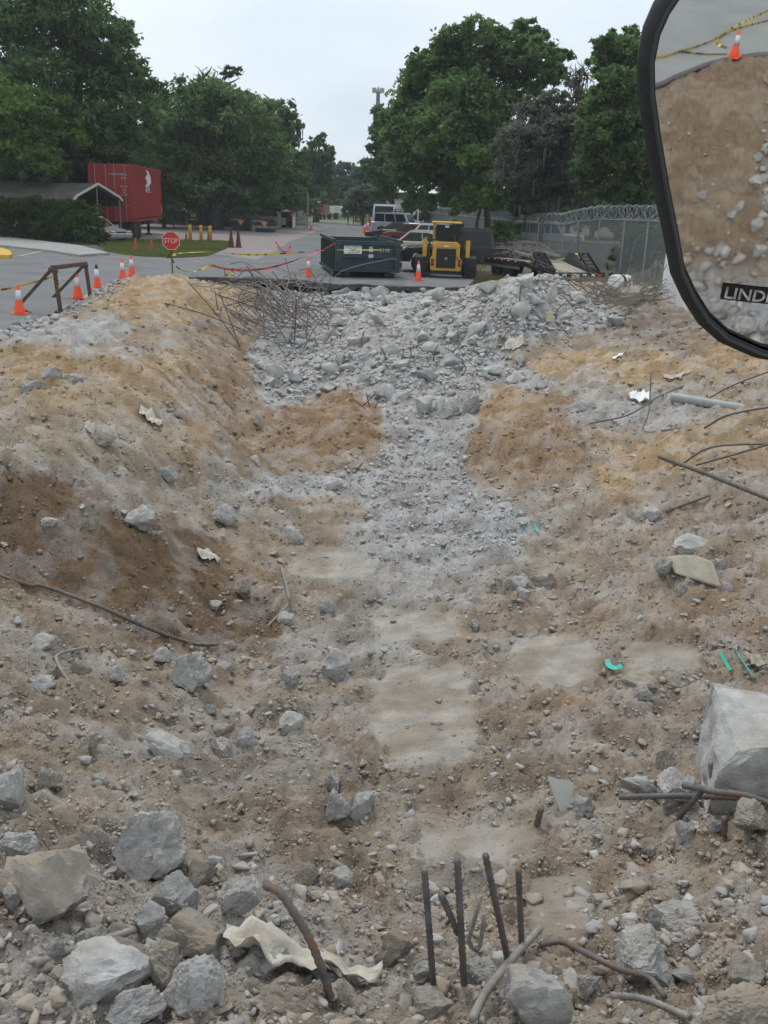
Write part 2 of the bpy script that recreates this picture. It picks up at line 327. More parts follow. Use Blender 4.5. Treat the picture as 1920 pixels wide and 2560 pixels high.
mg.node_tree.links.new(_n.outputs[0], _r.inputs[0]); mg.node_tree.links.new(_r.outputs[0], _p.inputs['Roughness'])
_p.inputs['Base Color'].default_value = (.8, .81, .8, 1); _p.inputs['Metallic'].default_value = 1; M['mirror'] = mg
# ============================================================ terrain
CTRL = [ # photo u, v, height
(-200,860,0),(0,835,-.05),(150,790,-.05),(270,748,-.05),(340,706,.1),(-200,930,.2),(0,900,.25),(100,870,.3),(200,830,.22),(300,780,.25),(420,684,.5),(470,715,.45),(380,740,.3),(540,712,.3),(600,715,-.1),
(-200,1050,.1),(0,1000,.05),(150,980,.15),(290,880,.28),(420,940,-.1),(500,830,-.05),(590,890,-1.15),(660,1000,-1.65),(560,770,-.3),(620,800,-.9),
(-200,1200,0),(0,1165,0),(200,1190,-.1),(380,1140,-.5),(440,1060,-.4),(600,1130,-1.6),(500,1290,-1.3),(430,1200,-.9),
(-200,1420,-.55),(0,1320,-.6),(200,1350,-.85),(330,1290,-.8),(400,1500,-1.25),(600,1600,-1.5),(0,1470,-.62),(-200,1560,-.5),(150,1560,-.75),(300,1620,-.95),
(0,1750,-.45),(200,1800,-.65),(420,1800,-.95),(600,1850,-1.15),(750,1760,-1.3),(0,2050,-.3),(200,2050,-.42),(400,2000,-.7),(650,2100,-.8),(800,1950,-1.0),
(-200,2560,0),(0,2560,-.05),(480,2560,-.05),(960,2560,-.15),(1440,2560,-.1),(1920,2560,0),(2150,2560,0),(0,2300,-.15),(300,2300,-.25),(600,2300,-.35),(960,2300,-.6),(1200,2460,-.28),(1300,2250,-.65),(1600,2300,-.5),(1920,2300,-.3),
(960,2050,-.95),(1200,2100,-.82),(1500,2100,-.7),(1750,2080,-.5),(2150,2000,-.3),(950,1850,-1.2),(1100,1700,-1.35),(1000,1550,-1.45),(900,1450,-1.5),(1300,1850,-1.15),(1400,1650,-1.3),(1600,1750,-1.05),(1900,1850,-.75),(1900,1650,-.9),(2150,1600,-.6),
(1300,1400,-1.45),(1600,1420,-1.2),(1900,1400,-.8),(1750,1280,-.95),(1000,1300,-1.55),(780,1300,-1.5),(1150,1180,-1.5),(960,1150,-1.45),(820,1180,-1.42),(1330,1230,-1.4),(1500,1200,-1.15),(1650,1120,-.8),(1540,1130,-1.05),(1920,1200,-.6),(2150,1150,-.4),
(850,1060,-1.1),(930,1010,-1.2),(760,1040,-1.25),(1080,1060,-1.3),(1230,1070,-1.0),(1300,980,-.85),(1400,1060,-.85),(1460,1140,-1.05),(1600,960,-.5),(1800,970,-.3),(1920,930,-.1),(2150,900,0),
(700,900,-1.1),(800,850,-.95),(950,900,-.9),(1100,900,-.85),(1230,890,-.8),(1400,860,-.5),(1550,880,-.3),(1700,880,-.1),(1850,860,.1),
(700,780,-.6),(850,770,-.45),(960,830,-.55),(1000,760,-.3),(1150,750,-.2),(1250,780,-.1),(1320,720,.65),(1330,654,1.45),(1270,678,1.0),(1400,684,1.0),(1230,705,.35),(1450,740,.3),(1380,800,-.1),(1550,790,0),(1650,790,.05),(1750,800,.1),(1900,790,.15),
(680,735,-.75),(760,735,-.7),(850,728,-.4),(960,722,-.25),(1100,722,-.2),(1200,718,0),(720,712,-.55),(900,718,-.45),(1080,720,-.4)]
cw = np.array([G(u, v, z) for u, v, z in CTRL])
def tq(x, y):
    y = np.maximum(y, 1.2); return np.log(y)*2.2, x/(y*.62+.8)*1.9
def _phi(r): return np.where(r > 1e-6, r*r*np.log(r+1e-9), 0)
qa, qb = tq(cw[:, 0], cw[:, 1]); n_ = len(cw)
D = np.hypot(qa[:, None]-qa[None], qb[:, None]-qb[None])
A = np.zeros((n_+3, n_+3)); A[:n_, :n_] = _phi(D)+np.eye(n_)*.012; A[:n_, n_] = 1; A[:n_, n_+1] = qa; A[:n_, n_+2] = qb; A[n_:, :n_] = A[:n_, n_:].T
sol = np.linalg.solve(A, np.concatenate([cw[:, 2], [0, 0, 0]]))
def base_h(x, y):
    a, b = tq(x, y); r = sol[n_]+sol[n_+1]*a+sol[n_+2]*b
    for i in range(n_): r = r + sol[i]*_phi(np.hypot(a-qa[i], b-qb[i]))
    return np.clip(r, -1.9, 1.3)
# edge of the surviving asphalt along the dig
EDGE = [(-330, 905), (-120, 862), (0, 829), (40, 815), (80, 797), (118, 790), (150, 772), (185, 755), (215, 738), (240, 728), (262, 722), (285, 708), (318, 703), (350, 698), (420, 694), (520, 692), (560, 693), (600, 695), (650, 694), (700, 698), (760, 700), (800, 706), (850, 711), (900, 709), (950, 713), (1000, 716), (1060, 715), (1110, 719), (1165, 717)]
edge = [G(u, v)[:2] for u, v in EDGE]
asph = edge + [G(u, v)[:2] for u, v in [(1185, 700), (1150, 680), (1100, 655), (1040, 625), (1000, 604), (965, 588), (935, 570), (905, 560), (880, 552)]] + [(-6., 170.), (-30., 190.), (-60., 120.), (-60., 20.)]
REDGE = 8.35
def rear_edge_r(ang): return np.clip(REDGE+(np.where(ang > 1.6, ang-6.2832, ang)+1.58)*6.3, 6., 9.6)+.2*np.sin(ang*11)
PATCH = [(830, 1412, 115, 38, 0), (1040, 1565, 115, 46, 0), (1065, 1785, 140, 140, 0), (1385, 1655, 120, 75, 0), (1190, 2115, 170, 58, 0), (1650, 1640, 110, 40, 0), (1400, 2260, 90, 90, 0)]
def patchw(px, py):
    w = 0
    for u, v, ru, rv, _ in PATCH:
        d = (np.abs((px-u)/ru)**3.5+np.abs((py-v)/rv)**3.5)**(1/3.5)+.16*perlin(px/40, py/25, 5)+.08*perlin(px/12, py/9, 6)
        w = np.maximum(w, 1-sstep(.86, .97, d))
    return w
def height(x, y):
    zf = base_h(x, y)
    # behind the machine: pit floor rising to pavement level
    dx, dy = x-1.0, y-1.0; r = np.hypot(dx, dy)
    zr = -.9+.85*sstep(3.5, 8.6, r+.5*perlin(x*.5, y*.5, 40))
    t = sstep(.6, 2.2, y); z = zf*t + zr*(1-t)
    px, py = proj(x, y, z); pw = np.where(y > 1.5, patchw(px, py), 0)
    rough = 1-.93*pw
    far = sstep(38, 44, y); amp = rough*(1-far)
    z = z + amp*(.12*fbm(x*.9, y*.9, 3, 1)+.08*fbm(x*2.6, y*2.6, 3, 11))
    wx = x+.15*perlin(x*3, y*3, 31); wy = y+.15*perlin(x*3, y*3, 32)
    z = z + amp*(.03*(1-2*np.abs(perlin(wx*3.1, wy*3.1, 20)))+.075*np.abs(perlin(wx*5.5, wy*5.5, 21))+.05*np.abs(perlin(wx*11+3, wy*11, 22))+.03*fbm(x*12, y*12, 3, 25, .62)) - amp*.045
    z = np.where(y > 45, z*(1-sstep(45, 50, y))-.06*sstep(45, 50, y), z)
    side = sstep(14, 20, np.abs(x)); z = z*(1-side)-.06*side
    ia = inpoly(x, y, asph); z = np.where(ia, np.minimum(z, -.16), z)
    ra = r > rear_edge_r(np.arctan2(dy, dx)); z = np.where(ra & (y < 1.2), np.minimum(z, -.14), z)
    far2 = (y > 44) | (y < -16) | (np.abs(x) > 22)
    z = np.where(far2 & ~ia, -.05, z)
    return z
ys = np.concatenate([[-400, -120, -40, -18], np.arange(-14, .9, .085), 1.0*np.exp(np.arange(0, math.log(46), .006)), [48, 52, 58, 66, 80, 100, 130, 180, 260, 400, 700]])
NC = 470; sC = np.linspace(0, 1, NC)
def xlr(y):
    return np.where(y < 0, -5.0, -(.52*np.maximum(y, 0)+3.0)), np.where(y < 0, 10.0, .56*np.maximum(y, 0)+4.5)+np.where((y >= 0) & (y < 9), (9-y)*.6, 0)*0
ysc = np.clip(ys, -14, 60); xl, xr = xlr(ysc)
X = xl[:, None]+(xr-xl)[:, None]*sC[None]; Y = np.repeat(ys[:, None], NC, 1)
Z = height(X.ravel(), Y.ravel()).reshape(X.shape)
def Hh(x, y):
    x = np.asarray(x, float); y = np.asarray(y, float)
    j = np.interp(y, ys, np.arange(len(ys))); j0 = np.clip(j.astype(int), 0, len(ys)-2); fj = j-j0
    def row(jj):
        s = (x-xl[jj])/(xr[jj]-xl[jj])*(NC-1); s = np.clip(s, 0, NC-1.001); i = s.astype(int); f = s-i
        return Z[jj, i]*(1-f)+Z[jj, i+1]*f
    return row(j0)*(1-fj)+row(j0+1)*fj
def hitv(u, v):
    u = np.asarray(u, float); v = np.asarray(v, float)
    d = Fv[None]+Rv[None]*((u-960)/FP)[:, None]-Uv[None]*((v-1280)/FP)[:, None]
    done = np.zeros(len(u), bool); t0 = np.full(len(u), 1.6); res = np.full(len(u), np.nan); g0 = np.ones(len(u))
    for Yk in 1.7*np.exp(np.linspace(0, math.log(48/1.7), 190)):
        t = Yk/d[:, 1]; g = HC+d[:, 2]*t-Hh(d[:, 0]*t, d[:, 1]*t)
        n = (~done) & (g < 0); f = g0/(g0-g+1e-9); res[n] = (t0+(t-t0)*np.clip(f, 0, 1))[n]; done |= n
        t0 = np.where(done, t0, t); g0 = np.where(done, g0, g)
    p = d*res[:, None]; p[:, 2] += HC; return p, done
def hit(u, v):
    p, k = hitv([u], [v]); return p[0] if k[0] else G(u, v, 0)
# full-width outer columns
outer = np.array([-900, -300, -120, -60, -35]); Xo = np.concatenate([np.repeat(outer[None], len(ys), 0), X, np.repeat(-outer[::-1][None], len(ys), 0)], 1)
def oc(v): return np.repeat(Y[:, :1], v, 1)
Yo = np.concatenate([oc(5), Y, oc(5)], 1)
zo = height(Xo[:, :5].ravel(), Yo[:, :5].ravel()).reshape(-1, 5); zo2 = height(Xo[:, -5:].ravel(), Yo[:, -5:].ravel()).reshape(-1, 5)
Zo = np.concatenate([zo, Z, zo2], 1)
nr, nc = Xo.shape; idx = np.arange(nr*nc).reshape(nr, nc)
Fq = np.stack([idx[:-1, :-1], idx[:-1, 1:], idx[1:, 1:], idx[1:, :-1]], -1).reshape(-1, 4)
V = np.stack([Xo, Yo, Zo], -1).reshape(-1, 3)
def colat(x, y):
    j = np.clip(np.interp(y, ys, np.arange(nr)), 0, nr-1).astype(int); s = np.clip((x-xl[j])/(xr[j]-xl[j])*(NC-1), 0, NC-1).astype(int); return C[j*nc+5+s]
# --- soil colours, by area
C_tan = np.array(TAN); C_gray = np.array((.45, .443, .43)); C_or = np.array((.46, .31, .16)); C_red = np.array((.31, .19, .10)); C_dk = np.array((.155, .094, .048)); C_lt = np.array((.46, .38, .28)); C_pl = np.array((.42, .37, .31)); C_far = np.array((.10, .10, .05)); C_mud = np.array((.20, .155, .115))
HEAP = [(690, 715), (1000, 700), (1200, 712), (1290, 660), (1370, 655), (1440, 720), (1570, 790), (1450, 835), (1260, 850), (1250, 880), (1390, 950), (1370, 990), (1215, 950), (1180, 1080), (1160, 1200), (1330, 1290), (1290, 1400), (1130, 1390), (1000, 1350), (930, 1340), (900, 1220), (760, 1235), (640, 1220), (640, 1190), (820, 1180), (950, 1160), (970, 1080), (940, 1010), (880, 960), (760, 1000), (690, 1030), (650, 980), (620, 900), (650, 800)]
BL = [(430, 745, 230, 55, C_or, .9), (230, 890, 250, 60, C_or, .8), (300, 960, 190, 70, C_or, .6), (470, 1110, 70, 60, C_or, .6), (300, 870, 150, 22, C_gray, .5), (150, 830, 170, 35, C_gray, .85), (60, 1000, 120, 40, C_or, .5), (640, 1000, 110, 150, C_red, .55),
 (560, 900, 90, 90, C_red, .5), (200, 1100, 260, 55, C_lt, .75), (100, 1190, 220, 25, C_gray, .3), (840, 1050, 140, 80, C_red, .95), (740, 1130, 120, 50, C_red, .5), (1310, 1080, 140, 130, C_red, .85), (1250, 1010, 90, 50, C_or, .5),
 (1500, 920, 220, 42, C_or, .95), (1640, 1090, 160, 60, C_or, .5), (1590, 1190, 90, 75, C_or, .9), (1800, 1090, 160, 90, C_or, .6), (1860, 880, 150, 60, C_or, .9), (1450, 960, 80, 40, C_gray, .5), (1620, 1030, 170, 50, C_gray, .75), (1560, 800, 190, 30, C_mud, .9), (1700, 850, 120, 30, C_mud, .7),
 (1750, 1260, 200, 70, C_tan, .8), (1620, 1290, 60, 30, C_gray, .4), (240, 1390, 330, 95, C_dk, .95), (60, 1290, 200, 90, C_dk, .9), (470, 1530, 230, 85, C_dk, .9), (640, 1560, 70, 80, C_dk, .7), (600, 1420, 110, 60, C_red, .6), (950, 1500, 90, 16, C_dk, .8), (860, 1900, 40, 90, C_dk, .3), (500, 1700, 200, 60, C_tan, .6),
 (1400, 1760, 130, 28, C_red, .5), (1850, 1530, 160, 60, C_red, .45), (1820, 1450, 150, 50, C_red, .35), (720, 2150, 180, 60, C_mud, .35), (1550, 2200, 160, 60, C_red, .25), (560, 1870, 260, 90, C_gray, .3), (250, 2450, 420, 150, C_gray, .35), (1000, 2450, 400, 100, C_gray, .2), (1100, 1330, 210, 110, C_gray, .75), (700, 1215, 190, 28, C_gray, .7),
 (760, 742, 90, 30, C_dk, .85), (640, 725, 60, 20, C_mud, .6), (950, 720, 250, 10, C_mud, .7), (1780, 2150, 160, 100, C_tan, .4), (860, 1620, 150, 80, C_gray, .35), (1300, 1300, 150, 60, C_gray, .3)]
BL += [(1060, 1430, 210, 80, C_gray, .55), (960, 1560, 120, 80, C_gray, .45), (330, 2300, 420, 200, C_gray, .3), (900, 1250, 120, 40, C_lt, .4), (650, 1950, 200, 80, C_mud, .35), (1250, 1900, 200, 60, C_mud, .3), (1650, 1800, 160, 60, C_mud, .25), (1000, 1960, 150, 50, C_mud, .35), (1600, 1550, 200, 60, C_red, .3)]
DKP = [(-200, 1160), (0, 1180), (200, 1205), (330, 1250), (430, 1340), (560, 1420), (690, 1500), (710, 1600), (600, 1650), (430, 1610), (300, 1560), (150, 1490), (0, 1440), (-200, 1400)]
vx, vy, vz = V.T; pu, pv = proj(vx, vy, vz)
wn = 45*perlin(pu/70, pv/45, 50)+18*perlin(pu/22, pv/16, 51); wn2 = 35*perlin(pu/80, pv/40, 52)+12*perlin(pu/20, pv/14, 53)
C = np.repeat(C_tan[None], len(V), 0)
edgen = fbm(vx*2.3, vy*2.3, 5, 45, .62)
for u, v, ru, rv, c, a in BL:
    d = ((pu+wn-u)/ru)**2+((pv+wn2*.6-v)/rv)**2; w = (a*sstep(.22, .62, np.exp(-d*d*.7)+.26*edgen))[:, None]; C = C*(1-w)+c*w
dp = inpoly(pu+wn*.9, pv+wn2*.7, DKP)[:, None]; C = np.where(dp, C*.35+C_dk*1.05*.65, C)
hp = inpoly(pu+wn*.7, pv+wn2*.5, HEAP); C = np.where(hp[:, None], C*.12+C_gray*.88, C)
w = patchw(pu, pv)[:, None]*.85; C = C*(1-w)+C_pl*w
mot = fbm(vx*1.7, vy*1.7, 4, 60)[:, None]; w = np.clip(.3+np.abs(mot)*.9, 0, .75); C = C*(1-w*.5)+np.where(mot > 0, C_gray, C_mud)*w*.5
rear = vy < 1.2
Cr = np.where((fbm(vx*.8, vy*.8, 3, 70) > .05)[:, None], C_tan*.8+C_red*.2, C_tan*.5+C_red*.25+C_dk*.25); rr = np.hypot(vx-1, vy-1)
g = np.maximum(sstep(2.7, 1.8, rr), sstep(1.8, 2.4, vx+.35*perlin(vx*1.5, vy*1.5, 71))*sstep(5.9, 5.0, rr))[:, None]; Cr = Cr*(1-g)+C_gray*g
C = np.where(rear[:, None], Cr, C)
C = C*(1+.16*fbm(vx*4.2, vy*4.2, 4, 64, .6))[:, None]
farm = ((vy > 39) | (np.abs(vx) > 20))[:, None]; fg = np.clip(.5+fbm(vx*.25, vy*.25, 3, 80), 0, 1)[:, None]
C = np.where(farm, C_far*fg+C_mud*.8*(1-fg), C)
me = mesh_np('ground', V, Fq, smooth=True); setcol(me, C)
props(link('ground', me, M['ground']), kind='structure')

# ---- asphalt slab, ragged broken edge with thickness
def slab(name, outline, z0, z1, m, kind='structure', parent=None):
    bm = bmesh.new(); vs = [bm.verts.new((float(p[0]), float(p[1]), z1)) for p in outline]; f = bm.faces.new(vs)
    if f.normal.z < 0: f.normal_flip()
    if z0 is not None:
        r = bmesh.ops.extrude_face_region(bm, geom=[f]); 
        for e in r['geom']:
            if isinstance(e, bmesh.types.BMVert): e.co.z = z0
        bmesh.ops.recalc_face_normals(bm, faces=bm.faces)
    bmesh.ops.triangulate(bm, faces=bm.faces)
    me = bpy.data.meshes.new(name); bm.to_mesh(me); bm.free(); o = link(name, me, m, parent)
    if kind: o['kind'] = kind
    return o
def ragged(pts, seg=.12, amp=.07, s=0):
    o = []
    for i in range(len(pts)-1):
        a = np.array(pts[i]); b = np.array(pts[i+1]); n = max(1, int(np.linalg.norm(b-a)/seg))
        for k in range(n): o.append(a+(b-a)*k/n)
    o = np.array(o+[pts[-1]]); t = np.cumsum(np.r_[0, np.linalg.norm(np.diff(o, axis=0), axis=1)])
    o[:, 1] += amp*(fbm(t*1.3, t*0+s, 3, 90)*1.6); o[:, 0] += amp*fbm(t*1.1, t*0+s+9, 3, 95); return [tuple(p) for p in o]
rag = ragged(edge)
pave = slab('asphalt_road', rag+asph[len(edge):], -.11, 0.0, M['asphalt'])
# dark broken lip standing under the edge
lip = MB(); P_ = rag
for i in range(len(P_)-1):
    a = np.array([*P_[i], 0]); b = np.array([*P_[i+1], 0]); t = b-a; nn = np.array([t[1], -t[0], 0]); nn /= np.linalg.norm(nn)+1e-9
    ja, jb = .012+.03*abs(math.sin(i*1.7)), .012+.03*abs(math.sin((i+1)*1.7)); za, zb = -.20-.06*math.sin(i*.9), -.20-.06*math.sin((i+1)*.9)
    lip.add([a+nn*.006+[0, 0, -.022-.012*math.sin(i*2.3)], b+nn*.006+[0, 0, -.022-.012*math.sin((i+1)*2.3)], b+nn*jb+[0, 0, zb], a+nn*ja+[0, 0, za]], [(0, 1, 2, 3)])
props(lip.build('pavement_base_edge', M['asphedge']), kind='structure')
# rear pavement
ang = np.linspace(-math.pi-.1, .25, 200); ro = rear_edge_r(ang)+.05*fbm(ang*14, ang*0, 3, 99)
inner = [(1+r*math.cos(a), 1+r*math.sin(a)) for a, r in zip(ang, ro)]; inner = [p for p in inner if p[1] < .9]
outer_ = [(60, inner[-1][1]), (60, -80), (-60, -80), (-60, inner[0][1])]
slab('asphalt_lot', inner+outer_, -.11, 0.0, mat('pale_asphalt', (.27, .27, .26), .9, .12, .5, .3, 50))  # rear lot in a paler grey than the front road
# yard, walk, island, lines
def gp(l, z=0): return [tuple(G(u, v, z)[:2]) for u, v in l]
slab('brick_yard', gp([(60, 556), (430, 560), (620, 566), (770, 566), (805, 572), (770, 588), (720, 606), (690, 628), (640, 650), (580, 640), (450, 622), (250, 606), (60, 585)]), None, .004, M['pink'])
slab('sidewalk', gp([(-160, 574), (0, 590), (100, 601), (199, 613), (275, 632), (250, 633), (199, 637), (130, 626), (0, 612), (-160, 596)], .1), -.05, .1, M['kerbc'])
slab('grass_island', gp([(243, 608), (330, 603), (450, 606), (560, 606), (585, 611), (560, 625), (517, 641), (440, 645), (330, 640), (262, 629)]), -.04, .05, mat('island_turf', (.13, .14, .055), .95, .35, 1.2, .5, 20))
slab('planting_bed', gp([(-160, 560), (150, 560), (262, 606), (262, 627), (199, 612), (100, 600), (0, 589), (-160, 573)]), None, .012, M['kerbsoil'])
def stripe(name, a, b, w, m, z=.008):
    p, q = G(*a), G(*b); t = (q-p)/np.linalg.norm(q-p); n = np.array([-t[1], t[0], 0])*w/2
    slab(name, [p-n, q-n, q+n, p+n], None, z, m)
stripe('painted_line', (673, 664), (1046, 685), .12, M['linew']); stripe('painted_line', (490, 640), (430, 635), .1, M['linew'])
stripe('painted_line', (222, 637), (320, 646), .12, M['liney']); stripe('painted_line', (320, 646), (575, 648), .1, M['linew'])
stripe('painted_line', (-100, 656), (60, 639), .16, M['liney'], .009); stripe('painted_line', (50, 640), (126, 624), .16, M['liney'], .012)
o = slab('yellow_kerb', gp([(-60, 617), (0, 619), (24, 625), (31, 634), (22, 638), (0, 637), (-60, 634)], .15), -.05, .15, M['yellowp'], kind=None)
props(o, 'yellow painted concrete kerb end beside the left road', 'kerb')
# light patch of worn concrete at the pavement edge, far road beyond, lawn
slab('far_lawn', gp([(670, 548), (775, 541), (930, 545), (905, 552), (860, 553), (760, 549)]), None, .006, mat('lawn', (.12, .17, .05), .95, .25, .5, .3, 8))
# ============================================================ rocks
def ico(sub):
    bm = bmesh.new(); bmesh.ops.create_icosphere(bm, subdivisions=sub, radius=1)
    V = np.array([v.co[:] for v in bm.verts]); F = np.array([[v.index for v in f.verts] for f in bm.faces]); bm.free(); return V, F
def n3(V, f, s):  # cheap 3D-ish noise
    return (perlin(V[:, 0]*f+s, V[:, 1]*f+V[:, 2]*f*.7, s)+perlin(V[:, 1]*f-s, V[:, 2]*f+V[:, 0]*f*.6, s+1)+perlin(V[:, 2]*f+2*s, V[:, 0]*f-V[:, 1]*f*.5, s+2))/2
def rock(sub, s, npl=11, rough=1., flat=1., cut=.88, d0=.30):
    r = np.random.default_rng(s); V, F = ico(sub); V = V*np.array([1, .82, .7*flat])
    for k in range(npl):
        n = r.normal(size=3); n /= np.linalg.norm(n); d = r.uniform(d0, d0+.34)*(abs(n[0])+.82*abs(n[1])+.7*flat*abs(n[2]))/1.25
        e = V@n-d; V = V-np.where(e > 0, e*cut, 0)[:, None]*n
    nr_ = V/(np.linalg.norm(V, axis=1)[:, None]+1e-9)
    V = V+nr_*(rough*(.07*n3(V, 2.4, s)+.05*(np.abs(n3(V, 5.2, s+7))-.3)+(.035*n3(V, 11, s+9) if sub > 2 else 0)+(.02*n3(V, 23, s+11)+.012*n3(V, 45, s+13) if sub > 4 else 0)))[:, None]
    mx_ = np.abs(V).max(0); return V/mx_, F
ROCKB = []; ROCKM = []
for i in range(12):
    V_, F_ = rock(5 if i < 7 else 4, 100+i, 8+i % 5, 1.7); ROCKB.append(mesh_np('concrete_chunk', V_*.5, F_.astype(np.int32), True))
for i in range(14):
    V_, F_ = rock(3, 200+i, 9+i % 4, .9, .95, .99, .22); ROCKM.append(mesh_np('concrete_chunk', V_*.5, F_.astype(np.int32), False))
for m_ in ROCKB: m_.materials.append(M['conc']); m_.polygons.foreach_set('use_smooth', np.ones(len(m_.polygons), bool)); m_.set_sharp_from_angle(angle=math.radians(24))
for m_ in ROCKM: m_.materials.append(M['conc'])
VAR = {'g': 'conc', 'd': 'concdark', 't': 'conctan'}
_mc = {}
def rockmesh(big, i, tone):
    L_ = ROCKB if big else ROCKM; i %= len(L_); k = (big, i, tone)
    if tone == 'g': return L_[i]
    if k not in _mc:
        m_ = L_[i].copy(); m_.materials.clear(); m_.materials.append(M[VAR[tone]]); _mc[k] = m_
    return _mc[k]
def put_rock(u, v, w, h, label, tone='g', group=None, sink=.22, tilt=0, i=None, name='concrete_chunk', big=None):
    b = hit(u, v+h*.38); dist = float(np.linalg.norm(b-CP)); s = dist/FP
    W_ = w*s; H_ = h*s*1.05; D_ = (W_+H_)*.5
    if big is None: big = v > 1200 or w > 55
    i = random.randrange(99) if i is None else i
    o = bpy.data.objects.new(name, rockmesh(big, i, tone)); COL.objects.link(o)
    o.scale = (W_*1.04, D_, H_*1.06); o.location = (b[0], b[1]+D_*.18, b[2]+H_*(.5-sink)*.86)
    o.rotation_euler = (random.uniform(-.25, .25), tilt+random.uniform(-.12, .12), random.uniform(-.4, .4)+(math.pi if random.random() < .5 else 0))
    return props(o, label, 'concrete chunk' if name == 'concrete_chunk' else 'boulder', group)
